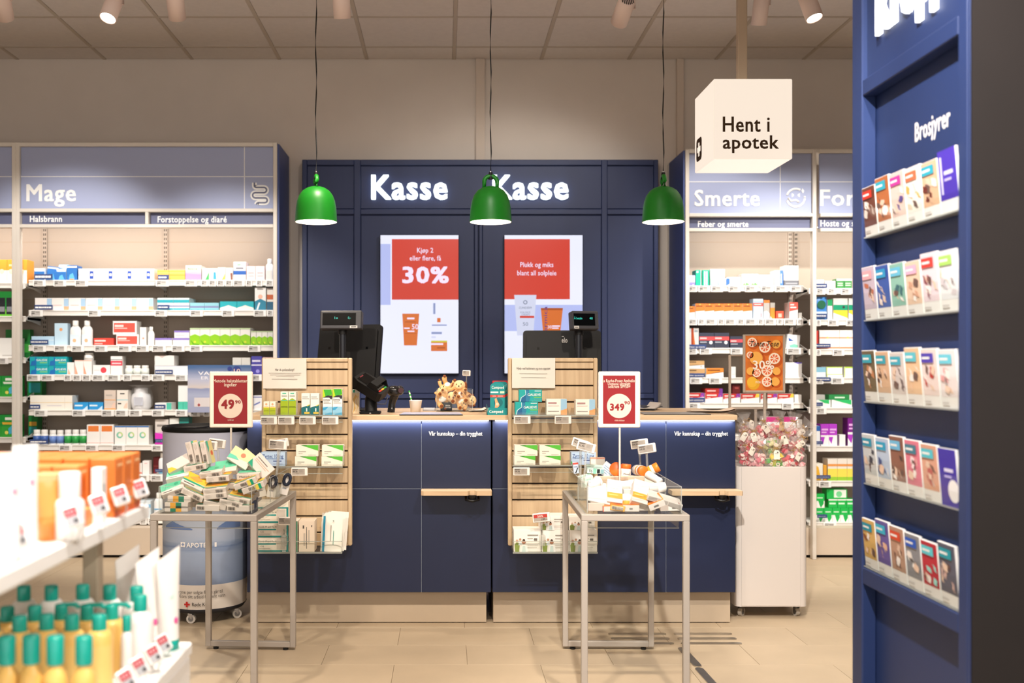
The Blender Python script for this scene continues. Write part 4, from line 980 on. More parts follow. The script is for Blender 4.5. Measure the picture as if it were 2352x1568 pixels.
row('C', 7, S4, [('box', 1873, 1912, 1166, '22B850', gb, 'small green and white carton', {'n': 2, 'd': .08}), ('box', 1912, 1968, 1166, '1EB84E', gb, 'green and white carton in the bottom row', {'n': 3, 'd': .1}), ('box', 1903, 1965, 1146, '20B850', [('r', .1, .8, .4, .6, 'D0F2D8'), ('b', .85, 1, 'F2F4F0')], 'green carton in the middle of a stack', {'yb': 1165.8, 'n': 3, 'd': .09}),
    ('box', 1873, 1894, 1134, '20B850', gb, 'green and white carton on smaller ones', {'yb': 1165.8, 'd': .07}), ('box', 1899, 1946, 1123, '22BC54', [('r', .35, .95, .15, .95, 'EAF6EC'), ('d', .6, .5, .3, '7AD89A')], 'wide green carton topping a stack', {'yb': 1145.8, 'd': .09})])
for ri, a, b, c_, d_ in ((0, 1873, 1900, 651, 661), (1, 1873, 1900, 720, 730), (2, 1873, 1908, 789, 798), (3, 1873, 1908, 866, 875), (4, 1873, 1890, 924, 932), (5, 1873, 1890, 1013, 1020), (6, 1873, 1908, 1091, 1099), (7, 1877, 1900, 1181, 1189)): cat_label('C', ri, a, b, c_, d_, S4)
for ri, sp in enumerate(([(1873, 1894), (1899, 1920), (1930, 1954)], [(1873, 1884), (1900, 1925), (1942, 1966)], [(1873, 1884), (1911, 1938)], [(1873, 1890), (1908, 1937)], [(1873, 1897)], [], [(1880, 1908)], [(1890, 1920)])): tags('C', ri, S4, sp)
# mountain poster hung in front of the shelves
y = 6.80
T = thing('hanging_poster', 'blue mountain water poster hung on the Forstoppelse shelf edges', 'poster', (X(503, y), y, Z(947, y)))
def vgrad(name, stops, z0, z1, rough=.5):
    m = bpy.data.materials.new(name); m.use_nodes = True; nt = m.node_tree; b = nt.nodes['Principled BSDF']
    tc = nt.nodes.new('ShaderNodeTexCoord'); sp = nt.nodes.new('ShaderNodeSeparateXYZ'); mr = nt.nodes.new('ShaderNodeMapRange'); cr = nt.nodes.new('ShaderNodeValToRGB'); nz = nt.nodes.new('ShaderNodeTexNoise'); ma = nt.nodes.new('ShaderNodeMath'); mp = nt.nodes.new('ShaderNodeMapping')
    mp.inputs['Scale'].default_value = (5, 5, 40); nz.inputs['Scale'].default_value = 1.0; nz.inputs['Detail'].default_value = 4
    mr.inputs['From Min'].default_value = z0; mr.inputs['From Max'].default_value = z1
    ma.operation = 'MULTIPLY_ADD'; ma.inputs[1].default_value = .10
    nt.links.new(tc.outputs['Object'], sp.inputs[0]); nt.links.new(sp.outputs['Z'], mr.inputs['Value']); nt.links.new(tc.outputs['Object'], mp.inputs[0]); nt.links.new(mp.outputs[0], nz.inputs['Vector'])
    nt.links.new(nz.outputs['Fac'], ma.inputs[0]); nt.links.new(mr.outputs['Result'], ma.inputs[2]); nt.links.new(ma.outputs[0], cr.inputs[0]); nt.links.new(cr.outputs[0], b.inputs['Base Color'])
    e = cr.color_ramp.elements
    e[0].position, e[0].color = stops[0][0], rgb(stops[0][1]); e[1].position, e[1].color = stops[-1][0], rgb(stops[-1][1])
    for p_, c_ in stops[1:-1]: n_ = e.new(p_); n_.color = rgb(c_)
    b.inputs['Roughness'].default_value = rough
    return m
PG = vgrad('mountain_print', [(.0, '8E93AE'), (.42, '9DA3BC'), (.55, '8089AA'), (.57, 'C4B9B4'), (.75, 'A9ADC4'), (1.0, '3E5F8E')], 0, .31)
mb = MB(); mb.box(X(431, y), X(577, y), y, y + .003, Z(947, y), Z(838, y), PG); part(mb, 'sheet', T)
mb = MB(); w1 = M('E9E6EA', .5); nv = M('2A3A80', .5)
mb.disc(X(544, y), y - .001, Z(850, y), .028, nv); mb.disc(X(528, y), y - .0008, Z(847, y), .016, nv); tx(mb, '10', 537, 552, 856, 847, y - .002, M('E8C8B8', .5)); part(mb, 'round_badge', T); mb = MB()
tx(mb, 'VANN', 455, 512, 861, 853, y - .001, w1, .01); part(mb, 'lettering', T); mb = MB(); tx(mb, 'ER LIV', 462, 505, 871, 864, y - .001, w1, .01); part(mb, 'lettering', T); mb = MB()
q(mb, 446, 482, 913, 934, y - .001, M('C9C2C2', .5)); q(mb, 455.5, 458, 926, 933, y - .002, M('B83A3A', .5)); q(mb, 453.5, 460, 928.5, 931, y - .002, M('B83A3A', .5)); part(mb, 'print', T)
# ================================================================== checkout counter
YC = 5.0; YT = 4.97; CT = Z(953, YT)          # front panels, worktop front edge, worktop height
CBLUE = M('1A2340', .42, var=.05, scale=4); CBD = M('161B30', .7); PLIN = M('BBAA94', .5, var=.03); ALU = M('8E97A8', .4, .6)
zb = Z(1360, YC); ztop = CT - .024
def counter(a, b, split, label, gapx):
    T = thing('checkout_counter', label, 'counter', (X((a + b) / 2, YC), YC + .3, 0))
    mb = MB(); mb.box(X(a + 1, YC), X(b - 1, YC), YC + .022, 5.74, zb, ztop, CBD); part(mb, 'carcass', T)
    pa, pb = gapx
    yp = H * F / (1430 - CY); mb = MB(); mb.box(X(pa, yp), X(pb, yp), yp, 5.7, 0.004, zb, PLIN); part(mb, 'plinth', T)
    for (u, v) in ((a, split), (split, b)):
        for (c, d) in ((969.5, 1121.3), (1122.7, 1360)):
            mb = MB(); mb.cbox(X(u + .6, YC), X(v - .6, YC), YC, YC + .02, Z(d, YC), Z(c, YC) if c > 1000 else ztop - .006, CBLUE, .0015); part(mb, 'front_panel', T)
    mb = MB(); mb.box(X(split - .6, YC), X(split + .6, YC), YC + .004, YC + .02, zb, ztop - .02, ALU); mb.box(X(a + .5, YC), X(b - .5, YC), YC + .004, YC + .02, Z(1122.7, YC), Z(1121.3, YC), ALU); part(mb, 'joint_profile', T)
    for s, x in ((0, X(a, YC)), (1, X(b, YC))):
        mb = MB(); mb.box(x - (.0 if not s else .012), x + (.012 if not s else .0), YC + .021, 5.74, zb, ztop, CBLUE); part(mb, 'side_panel', T)
    ex0, ex1 = X(a + 6, YC), X(b - 6, YC)
    mb = MB(); mb.box(ex0, ex1, YT + .008, YC - .006, ztop - .005, ztop, M('FFF6EA', .4, emit=5)); part(mb, 'light_strip', T)
    L = bpy.data.lights.new('counter_strip_lamp', 'AREA'); L.shape = 'RECTANGLE'; L.size = ex1 - ex0; L.size_y = .012; L.energy = 2.6; L.color = (1.0, .98, .96)
    link('counter_strip_lamp', L, None, ((ex0 + ex1) / 2, YC - .017, ztop - .008), (math.radians(25), 0, 0))
    return T
T1 = counter(567, 1128, 968, 'dark blue checkout counter unit beside the water barrel', (575, 1117))
T2 = counter(1131, 1690, 1530, 'dark blue checkout counter unit beside the white candy bin', (1133, 1677))
for T, a, b in ((T1, 985, 1108), (T2, 1549, 1672)):
    mb = MB(); tx(mb, 'Vår kunnskap – din trygghet', a, b, 1000, 990.5, YC - .0012, M('F4F2EC', .5), .008); part(mb, 'lettering', T)
mb = MB(); mb.cbox(X(560, YT), X(1694, YT), YT, 5.78, ztop, CT, WOODH, .002)
solo(mb, 'worktop', 'pale wood worktop running across both checkout counters', 'worktop', (X(1127, YT), 5.3, ztop))
def yon(py): return (H - CT) * F / (py - CY)     # distance of a point on the worktop from its pixel row
# ------------------------------------------------------------------ bag ledges
def ledge(a, b, hook, label):
    yb_, yf = YC, 4.90; zt = Z(1122, YC); th = .021
    x0, x1 = X(a, yf), X(b, yf)
    hx = X(hook, yf); n = .018
    T = thing('bag_ledge', label, 'ledge', ((x0 + x1) / 2, YC, zt - th))
    mb = MB(); pts = [(x0, yb_), (x0, yf + .012), (x0 + .012, yf), (hx - n - .004, yf), (hx - n, yf + .010), (hx - n * .6, yf + .026), (hx + n * .6, yf + .026), (hx + n, yf + .010), (hx + n + .004, yf), (x1 - .006, yf), (x1, yf + .006), (x1, yb_)]
    mb.prism(pts, zt - th, zt, WOODH, 'z'); part(mb, 'board', T)
    mb = MB(); bl = M('0B0B0C', .35); mb.tube([(hx - .03, yf + .05, zt - th), (hx - .03, yf + .02, zt - th - .022), (hx, yf + .004, zt - th - .026), (hx + .03, yf + .02, zt - th - .022), (hx + .03, yf + .05, zt - th)], .006, bl, 8); mb.cyl((hx, yf + .03, zt - th), (hx, yf + .03, zt - th - .02), .022, .018, bl, 16); part(mb, 'bag_hook', T)
ledge(967, 1130, 1085, 'pale wood bag ledge with a black hook between the two slat panels')
ledge(1545, 1707, 1662, 'pale wood bag ledge with a black hook beside the white candy bin')

# ================================================================== slatted display panels on the counter front
YSL = 4.93; GRV2 = M('3A2C24', .8)
def slat_panel(a, b, label):
    T = thing('slat_panel', label, 'display panel', (X((a + b) / 2, YSL), YSL + .03, Z(1253, YSL)))
    zt, zo = Z(822, YSL), Z(1253, YSL); fw = .019
    xa, xb = X(a, YSL), X(b, YSL)
    yb_ = YT - .002
    for (u0, u1, v0, v1) in ((xa, xa + fw, zo, zt), (xb - fw, xb, zo, zt), (xa + fw, xb - fw, zt - fw, zt), (xa + fw, xb - fw, zo, zo + .006)):
        mb = MB(); mb.cbox(u0, u1, YSL, yb_, v0, v1, WOODV, .004); part(mb, 'frame', T)
    mb = MB(); mb.box(xa + fw, xb - fw, YSL + .022, yb_, zo + .006, zt - fw, GRV2); part(mb, 'backing', T)
    for u in (xa + .03, xb - .07): mb = MB(); mb.box(u, u + .04, yb_, YC - .0005, zo + .1, zo + .14, M('2A2A2E', .5)); part(mb, 'spacer', T)
    zz = zt - fw; edges = [848, 885.5, 923, 960.5, 998, 1035.5, 1073, 1110.5, 1148, 1185.5, 1223, 1252]
    prev = zz - .001
    for e in edges:
        ze = Z(e, YSL)
        mb = MB(); mb.cbox(xa + fw + .0005, xb - fw - .0005, YSL + .008, YSL + .022, ze + (.0035 if e < 1250 else .004), prev, WOODV, .0015); part(mb, 'slat', T)
        prev = ze - .0035
    return T
slat_panel(601, 808, 'pale wood slat panel on the counter beside the water barrel')
slat_panel(1167, 1373, 'pale wood slat panel on the counter between the two bag ledges')
ESLW = M('EFE9E2', .4); ESLS = M('A79E94', .5); INK = M('2A2624', .5); QK = M('4A4440', .5)
def esl(loc, w, h, price, roll=0, yaw=0, pitch=0, red=False, T=None, label=None, name='price_tag', group=None):
    """electronic price tag: white frame, grey paper screen, price and small print; origin at its centre"""
    rot = Euler((math.radians(pitch), math.radians(roll), math.radians(yaw)))
    mb = MB(); mb.cbox(-w / 2, w / 2, -.006, .004, -h / 2, h / 2, ESLW, .003)
    s = MB(); l, r, bo, to = -w / 2 + w * .06, w / 2 - w * .17, -h / 2 + h * .14, h / 2 - h * .13; W_, H_ = r - l, to - bo
    def R_(u0, u1, v0, v1, m, y=-.0066): s.poly([(l + W_ * u0, y, bo + H_ * v0), (l + W_ * u1, y, bo + H_ * v0), (l + W_ * u1, y, bo + H_ * v1), (l + W_ * u0, y, bo + H_ * v1)], m)
    R_(0, 1, 0, 1, ESLS, -.0063)
    if red:
        R_(0, 1, .5, 1, M('B83A34', .5)); s.text('50%', l + W_ * .28, l + W_ * .7, bo + H_ * .58, H_ * .3, -.0068, ESLW, .01); s.text(price, l + W_ * .55, l + W_ * .95, bo + H_ * .1, H_ * .28, -.0068, INK, .01)
    else:
        R_(.02, .48, .86, .94, QK); R_(.02, .40, .76, .82, QK); s.text(price, l + W_ * .03, l + W_ * .42, bo + H_ * .40, H_ * .24, -.0068, INK, .012)
        for k in range(5): R_(.55, .9 - .05 * (k % 3), .84 - k * .1, .87 - k * .1, M('8A827A', .5))
        for k in range(3): R_(.3, .52, .12 + k * .07, .14 + k * .07, M('8A827A', .5))
    if T is None:
        o = put(mb.mesh(name), name, label, 'price tag', loc, group, rot); link('screen', s.mesh('screen'), o); return o
    mt = Matrix.Translation(Vector(loc)) @ rot.to_matrix().to_4x4(); mb.xf(mt); s.xf(mt)
    o = part(mb, 'price_display', T); part(s, 'screen', o); return o
CLIPM = clear_mat('clear_clip', 'F4F6F4', 1.5, .25)
def clip_tag(base, loc, w, h, price, roll, label, red=False, group=None, yaw=0, pitch=0):
    """price display on a bent clear clip stem; base is where the clip sits"""
    T = thing('price_tag_holder', label, 'price tag', base, group)
    b = Vector(base); l = Vector(loc)
    mb = MB(); mb.cbox(b.x - .014, b.x + .014, b.y - .012, b.y + .012, b.z, b.z + .05, CLIPM, .004); mb.tube([b + Vector((0, 0, .05)), b + Vector((0, 0, .075)), b * .4 + l * .6, l + Vector((0, .006, 0))], .005, CLIPM, 8); part(mb, 'clip_stem', T)
    esl(loc, w, h, price, roll, yaw, pitch, red, T)
    return T

# ------------------------------------------------------------------ acrylic shelves on the slat panels
def ac_shelf(a, b, py, front_h, label, depth=.13, py_top=None):
    y0 = YSL - depth; x0, x1 = X(a, y0), X(b, y0); z = Z(py, y0); yb_ = YSL + .007
    T = thing('acrylic_shelf', label, 'shelf', ((x0 + x1) / 2, yb_ - .02, z))
    mb = MB(); mb.box(x0, x1, y0, yb_, z - .004, z, ACRYL); part(mb, 'tray', T)
    mb = MB(); mb.box(x0, x1, y0 - .002, y0 + .001, z - .005, z + .001, ACEDGE); mb.box(x0, x1, y0 - .003, y0, z - .034, z - .031, ACEDGE); part(mb, 'front_edge', T)
    mb = MB(); mb.box(x0, x1, y0 - .003, y0 - .001, z - .034, z + front_h, ACRYL); part(mb, 'front_lip', T)
    for x in (x0, x1 - .003): mb = MB(); mb.prism([(y0, z - .004), (y0, z + front_h), (yb_, z + .08), (yb_, z - .02)], x, x + .003, ACRYL, 'x'); part(mb, 'end_plate', T)
    return T, y0, z, yb_
def shelf_items(y, z, items):
    for it in items:
        a, b, yt, d, body, lay, label, grp = it[:8]; o = it[8] if len(it) > 8 else {}
        yy = y + o.get('dy', 0); zb_ = Z(o['yb'], y) if 'yb' in o else z + .0004
        w_ = X(b, y) - X(a, y); hh = Z(yt, y) - zb_
        put(carton(w_ - .0008, hh, d, body, lay), 'medicine_carton', label, 'carton', ((X(a, y) + X(b, y)) / 2, yy, zb_), grp, (0, 0, math.radians(o.get('rz', 0))))
T, y0, z, yb_ = ac_shelf(597, 787, 953, .012, 'clear acrylic shelf of nasal sprays on the left slat panel', .11)
g1 = [('b', 0, .58, 'A9B81E'), ('b', .52, .58, 'E8D24A'), ('d', .5, .8, .08, 'EFA87A'), ('r', .15, .85, .62, .66, 'E8C4A0'), ('r', .1, .9, .3, .33, '7A8A1A')]
g2 = [('b', 0, .62, '9DB41C'), ('p', [(0, .62), (.5, .72), (1, .62)], '9DB41C'), ('r', .1, .9, .61, .64, '4FBFA8'), ('r', .25, .75, .9, .95, '4FBFA0'), ('r', .1, .9, .35, .37, '6A7A14'), ('r', .15, .85, .8, .83, '9A9A92'), ('b', .33, .345, '7A8A14')]
g3 = [('p', [(0, 0), (1, 0), (1, .5), (.6, .42), (0, .34)], '12686E'), ('p', [(.6, .42), (1, .5), (1, .46), (.7, .40)], 'D8C84A'), ('r', .1, .75, .82, .85, '8A8A86'), ('r', .1, .9, .74, .77, 'A9A9A4'), ('r', .35, .95, .05, .14, 'E8C24A'), ('r', .55, .7, .16, .32, 'CFE4E4')]
g4 = [('b', .68, 1, 'B4D21E'), ('p', [(.1, 1), (.9, 1), (1, .8), (.3, .72)], '3AA82E'), ('p', [(0, .68), (.5, .76), (1, .76), (1, .66), (.9, .6), (.7, .68)], '2A2630'), ('t', 'Dymista', .08, .78, .56, .63, '3A3634'), ('r', .1, .7, .5, .52, 'A9A4A0'), ('r', .1, .9, .45, .47, 'A9A4A0'), ('b', 0, .32, '8CC2DC'), ('p', [(0, .28), (.6, .32), (.3, .2), (0, .18)], '3A9AC8'), ('p', [(.3, .05), (1, .1), (1, .0), (.2, 0)], '4FA8D0')]
shelf_items(y0 + .008, z, [
    (605, 618.5, 922, .07, 'F1E9DA', g1, 'small lime and cream carton on the left slat panel', 'small lime cartons'), (619, 633, 922, .07, 'F1E9DA', g1, 'small lime and cream carton on the left slat panel', 'small lime cartons'),
    (644, 662, 899, .06, 'F1EDE2', g2, 'tall lime and white carton on the left slat panel', 'tall lime cartons'), (662.5, 680, 899, .06, 'F1EDE2', g2, 'tall lime and white carton on the left slat panel', 'tall lime cartons'),
    (692, 712, 903, .06, 'F1EDE4', g3, 'white and dark teal spray carton on the left slat panel', 'teal spray cartons'), (712.7, 733, 903, .06, 'F1EDE4', g3, 'white and dark teal spray carton on the left slat panel', 'teal spray cartons'),
    (741, 763, 894, .06, 'F3F0EA', g4, 'lime, white and blue spray carton on the left slat panel', 'lime and blue spray cartons'), (763.7, 786, 893, .06, 'F3F0EA', g4, 'lime, white and blue spray carton on the left slat panel', 'lime and blue spray cartons')])
for px, pr, wh in ((617.5, '199,90', 'small lime cartons'), (657.5, '224,90', 'tall lime cartons'), (706.5, '239,90', 'dark teal spray cartons'), (758.5, '339,90', 'lime and blue spray cartons')):
    esl((X(px, y0 - .012), y0 - .012, Z(965.5, y0 - .012)), .076, .038, pr, label='white price tag reading %s under the %s' % (pr, wh))
T, y0, z, yb_ = ac_shelf(640, 787, 1071, .012, 'clear acrylic shelf of green cornered cartons on the left slat panel', .11)
gc = [('p', [(.22, 1), (1, 1), (1, .5)], '55B83A'), ('p', [(.22, 1), (.52, 1), (.42, .9)], '2F8A2A'), ('r', .12, .45, .4, .46, '9A968E'), ('r', .12, .3, .24, .29, 'B9B5AC'), ('r', .55, .9, .12, .15, 'B9B5AC')]
L1 = 'white carton with green corner on the left slat panel'
shelf_items(y0 + .008, z, [(677, 727, 1048, .07, 'EDE7D8', gc, L1 + ', lower of its stack', 'green cornered cartons left lower'), (738, 787, 1048, .07, 'EDE7D8', gc, L1 + ', lower of its stack', 'green cornered cartons left lower'),
    (679.5, 731, 1022, .07, 'EDE7D8', gc, L1 + ', top of its stack', 'green cornered cartons left top', {'yb': 1047.9}), (739, 788, 1022, .07, 'EDE7D8', gc, L1 + ', top of its stack', 'green cornered cartons left top', {'yb': 1047.9})])
zy = [('b', .52, 1, 'B9D2EC'), ('t', 'Zyrtec 10 mg', .05, .92, .58, .84, '3A4E8E'), ('r', .05, .95, .52, .55, '5A7AB0'), ('r', .5, .85, .34, .4, '3A4A8A'), ('p', [(0, .05), (.1, .12), (0, .3)], '3AA83A'), ('r', .5, .9, .15, .19, '9AAAC8')]
shelf_items(y0 + .008, z, [(600, 655, 1038, .06, 'AFC4DE', zy, 'blue allergy tablet carton behind the left display table', None)]); esl((X(688, y0 - .012), y0 - .012, Z(1083, y0 - .012)), .076, .038, '199,90', label='white price tag reading 199,90 under the green cornered cartons, left panel')
# right panel shelves
T, y0, z, yb_ = ac_shelf(1178, 1372, 953, .012, 'clear acrylic shelf of teal and white cartons on the right slat panel', .11)
GL = [('p', [(.04, .02), (.08, .35), (.28, .6), (.26, .95), (.3, 1), (.44, 1), (.44, .02)], '1C5E8E'), ('p', [(.3, .95), (.44, .95), (.42, .6), (.5, .4), (.44, .02), (.3, .02)], '2A7AA0'), ('p', [(.04, .02), (.08, .37), (.28, .62), (.26, .97), (.285, .97), (.3, .6), (.11, .35), (.07, .02)], 'BFE8EA'), ('t', 'GALIEVE', .37, .95, .5, .7, 'F6FAF8'), ('r', .65, .98, .36, .42, '8CD84A'), ('r', .68, .95, .88, .93, 'E8F4F4'), ('r', .65, .95, .22, .25, '8AD0CE'), ('r', .55, .98, .05, .08, '8AD0CE')]
pp = [('r', .7, 1, .28, 1, '9CC4DE'), ('r', .7, 1, .0, .28, 'EDA46A'), ('p', [(.7, .28), (1, .4), (1, .28)], 'EDA46A'), ('r', .08, .5, .7, .8, 'B08A8A'), ('r', .08, .62, .56, .6, 'E8C4C0'), ('r', .08, .62, .22, .25, '8A8480')]
shelf_items(y0 + .008, z, [(1183, 1236, 923, .06, '18A2A0', GL, 'teal heartburn carton at the bottom of two', None), (1192, 1245, 895, .05, '18A2A0', GL, 'teal heartburn carton leaning on top of another', None, {'yb': 922.9}),
    (1255, 1302, 916, .06, 'F1EAE0', pp, 'white carton with blue and orange end on right slat panel', 'blue and orange ended cartons'), (1322, 1367, 917, .06, 'F1EAE0', pp, 'white carton with blue and orange end on right slat panel', 'blue and orange ended cartons')])
for px, pr, wh in ((1199.5, '199,90', 'teal heartburn cartons on the right panel'), (1293, '229,90', 'blue and orange ended cartons')):
    esl((X(px, y0 - .012), y0 - .012, Z(964, y0 - .012)), .077, .038, pr, label='white price tag reading %s under the %s' % (pr, wh))
T, y0, z, yb_ = ac_shelf(1178, 1330, 1068, .012, 'clear acrylic shelf of green cornered cartons on the right slat panel', .11)
L1 = 'white carton with green corner on the right slat panel'
shelf_items(y0 + .008, z, [(1181, 1230, 1047, .07, 'EDE7D8', gc, L1 + ', lower of its stack', 'green cornered cartons right lower'), (1239, 1288, 1047, .07, 'EDE7D8', gc, L1 + ', lower of its stack', 'green cornered cartons right lower'),
    (1182, 1235, 1022, .07, 'EDE7D8', gc, L1 + ', top of its stack', 'green cornered cartons right top', {'yb': 1046.9}), (1239, 1288, 1022, .07, 'EDE7D8', gc, L1 + ', top of its stack', 'green cornered cartons right top', {'yb': 1046.9})])
shelf_items(y0 + .008, z, [(1312, 1369, 1038, .06, 'AFC4DE', zy, 'blue allergy tablet carton on the right slat panel', None)])
esl((X(1198, y0 - .012), y0 - .012, Z(1082.5, y0 - .012)), .077, .038, '199,90', label='white price tag reading 199,90 under the green cornered cartons, right panel')
# bottom bins
def bottom_bin(a, b, label):
    y0 = YSL - .17; x0, x1 = X(a, y0), X(b, y0); zo = Z(1270, y0); yb_ = YSL + .007
    T = thing('acrylic_bin', label, 'bin', ((x0 + x1) / 2, yb_ - .02, zo))
    mb = MB(); mb.box(x0, x1, y0, yb_, zo, zo + .004, ACRYL); mb.box(x0, x1, y0 - .002, y0 + .001, zo - .002, zo + .006, ACEDGE); part(mb, 'floor_plate', T)
    mb = MB(); mb.box(x0, x1, y0 - .004, y0 - .001, zo, zo + .055, ACRYL); mb.box(x0, x1, y0 - .004, y0 - .001, zo + .053, zo + .055, ACEDGE); part(mb, 'front_lip', T)
    for x in (x0, x1 - .003): mb = MB(); mb.prism([(y0, zo), (y0, zo + .055), (yb_, zo + .15), (yb_, zo + .02)], x, x + .003, ACRYL, 'x'); part(mb, 'end_plate', T)
    return y0 + .004, zo + .0045
y0, z = bottom_bin(592, 786, 'clear acrylic bin of virus test kits on the left slat panel')
cv = [('b', 0, .12, '1E8C8A'), ('t', 'Covid-19 and Flu A/B', .03, .66, .68, .8, '6A645C'), ('r', .0, .6, .5, .6, '2A9A96'), ('t', 'CE', .08, .2, .34, .44, '9A948A'), ('r', .04, .4, .22, .25, 'A9A39A'), ('r', .62, .9, .2, .95, 'D5CBC0'), ('r', .94, 1, 0, 1, '1E8C8A'), ('r', .8, .92, .03, .09, 'E8F4F2')]
zz = z
for k, lab in enumerate(('bottom', 'second', 'third', 'top')):
    hh = .066 if k < 3 else .03
    put(carton(X(662, y0) - X(592, y0), hh - .0006, .1, 'EFE5D6', cv if k < 3 else [('b', 0, .2, '1E8C8A')]), 'test_kit_carton', 'white and teal virus test carton, %s of its stack' % lab, 'carton', ((X(592, y0) + X(662, y0)) / 2, y0 + .004, zz), None); zz += hh
put(carton(X(683, y0) - X(664, y0), .14, .10, 'EFE6D8', [('r', .85, 1, 0, 1, '1E7A5A'), ('r', .45, .55, .2, .9, '8A847A')]), 'test_kit_carton', 'upright white virus test carton with a green edge', 'carton', ((X(664, y0) + X(683, y0)) / 2, y0 + .004, z), None)
put(carton(X(722, y0) - X(686, y0), .142, .09, 'EDDCC8', [('r', .48, .52, .1, .8, '5A544C'), ('r', .25, .35, .75, .85, '5A544C'), ('r', .8, .86, .8, .86, '5A544C'), ('r', .3, .42, .2, .6, 'C9BCAC'), ('r', .6, .7, .3, .7, 'C9BCAC')]), 'test_kit_carton', 'plain cream carton with upright print among the test kits', 'carton', ((X(686, y0) + X(722, y0)) / 2, y0 + .004, z), None)
pl = [('r', .04, .16, 0, 1, '1E86A6'), ('r', .45, .49, .3, .75, '9A968E'), ('r', .6, .63, .2, .6, '3A9A8A'), ('r', .55, .62, .86, .88, '3A3A3A')]
for k in range(3):
    w_ = X(783, y0) - X(735, y0)
    put(pouch(w_, .175, .028, 'EFEAE0', pl), 'wipes_pouch', 'white wipes pouch with a teal stripe, %s of three' % ('front', 'middle', 'rear')[k], 'pouch', (X(759, y0) + .008 * k, y0 + .004 + k * .03, z), None, (math.radians(-6), math.radians(2 + k), 0))
clip_tag((X(652, y0 - .02), y0 - .012, z + .03), (X(656.5, y0 - .03), y0 - .03, Z(1196, y0 - .03)), .068, .037, '119,90', 0, 'white price tag reading 119,90 clipped to the left test kit bin')
y0, z = bottom_bin(1178, 1373, 'clear acrylic bin of white test packs on the right slat panel')
ppl = [('p', [(.05, .0), (.2, .0), (.22, .3), (.16, .42), (.08, .42), (.03, .3)], '8A9A4A'), ('d', .12, .50, .06, 'C8A088'), ('p', [(.17, .3), (.29, .3), (.28, .48), (.2, .48)], 'DDE4E8'), ('d', .235, .56, .055, 'B98A70'), ('p', [(.22, .0), (.52, .0), (.5, .22), (.42, .32), (.32, .32), (.26, .22)], 'F6F4F0'), ('d', .37, .44, .09, 'A87458'), ('d', .37, .52, .06, '4A3428'), ('d', .37, .42, .065, 'B98266'), ('p', [(.3, .0), (.44, .0), (.42, .28), (.33, .28)], 'CFE0DC'), ('r', .5, .9, .74, .78, '8A847C'), ('r', .5, .7, .6, .63, 'A9A39A'), ('r', .74, .86, .52, .62, '6A645C'), ('r', .5, .9, .3, .32, 'B9B3AA'), ('r', .5, .85, .2, .22, 'B9B3AA')]
for k, (a, b, yt, yb2) in enumerate(((1180, 1243, 1216, None), (1244, 1307, 1217, None), (1308, 1372, 1217, None), (1241, 1305, 1184, 1216.9), (1307, 1367, 1186, 1216.9))):
    zb_ = z if yb2 is None else Z(yb2, y0 + .006)
    hh = Z(yt, y0 + .006) - zb_
    put(carton(X(b, y0) - X(a, y0) - .001, hh, .1, 'EFEAE2', ppl), 'test_kit_pack', 'white test pack with a photo of people, %s row in the bin' % ('lower' if yb2 is None else 'upper'), 'carton', ((X(a, y0) + X(b, y0)) / 2, y0 + .006, zb_), 'test packs %s row' % ('lower' if yb2 is None else 'upper'))
clip_tag((X(1246, y0 - .02), y0 - .012, z + .03), (X(1243.5, y0 - .03), y0 - .03, Z(1188, y0 - .03)), .08, .042, '100,-', -6, 'white price tag with a red 50% field on the right bin', True)
# notices taped to the panels
PAP = M('DCD6CC', .5)
def notice(a, b, c, d, lines, label):
    y = YSL - .004; mb = MB(); n = 8; vs = []
    for j in range(n + 1):
        for i in range(n + 1): u, v = i / n, j / n; vs.append((X(a + (b - a) * u, y), y - .003 * math.sin(3 * u + 2 * v) ** 2 - .001, Z(d + (c - d) * v, y)))
    mb.add(vs, [(j * (n + 1) + i, j * (n + 1) + i + 1, (j + 1) * (n + 1) + i + 1, (j + 1) * (n + 1) + i) for j in range(n) for i in range(n)], PAP, True)
    mb.add([(v[0], v[1] + .0006, v[2]) for v in vs], [(j * (n + 1) + i, j * (n + 1) + i + 1, (j + 1) * (n + 1) + i + 1, (j + 1) * (n + 1) + i) for j in range(n) for i in range(n)], PAP, True)
    T = thing('paper_notice', label, 'notice', (X((a + b) / 2, y), y, Z(d, y))); part(mb, 'sheet', T)
    mb = MB()
    for k, (t, u, v, base, cap) in enumerate(lines):
        if t: tx(mb, t, u, v, base, cap, y - .0055, M('55504A', .6), .004)
        else: q(mb, u, v, cap, base, y - .0055, M('B4AEA6', .6))
    part(mb, 'print', T)
notice(604, 704, 823, 892, [('Har du pollenallergi?', 632, 676, 851, 846), ('', 617, 692, 857, 856), ('', 620, 690, 861, 860), ('', 634, 676, 864.5, 863.5), ('', 624, 683, 871, 869.5)], 'wrinkled white paper notice about pollen allergy taped to the left panel')
notice(1176, 1275, 822, 891, [('Hjelp ved halsbrann og sure oppstøt', 1187, 1264, 848, 843), ('', 1193, 1257, 858, 857), ('', 1197, 1254, 867, 866)], 'wrinkled white paper notice about heartburn taped to the right panel')
# ================================================================== things on the worktop
BLK = M('09090B', .55, spec=.25); BLK2 = M('2A2A2E', .4); DGR = M('36363B', .45); GLS = M('08090A', .12)
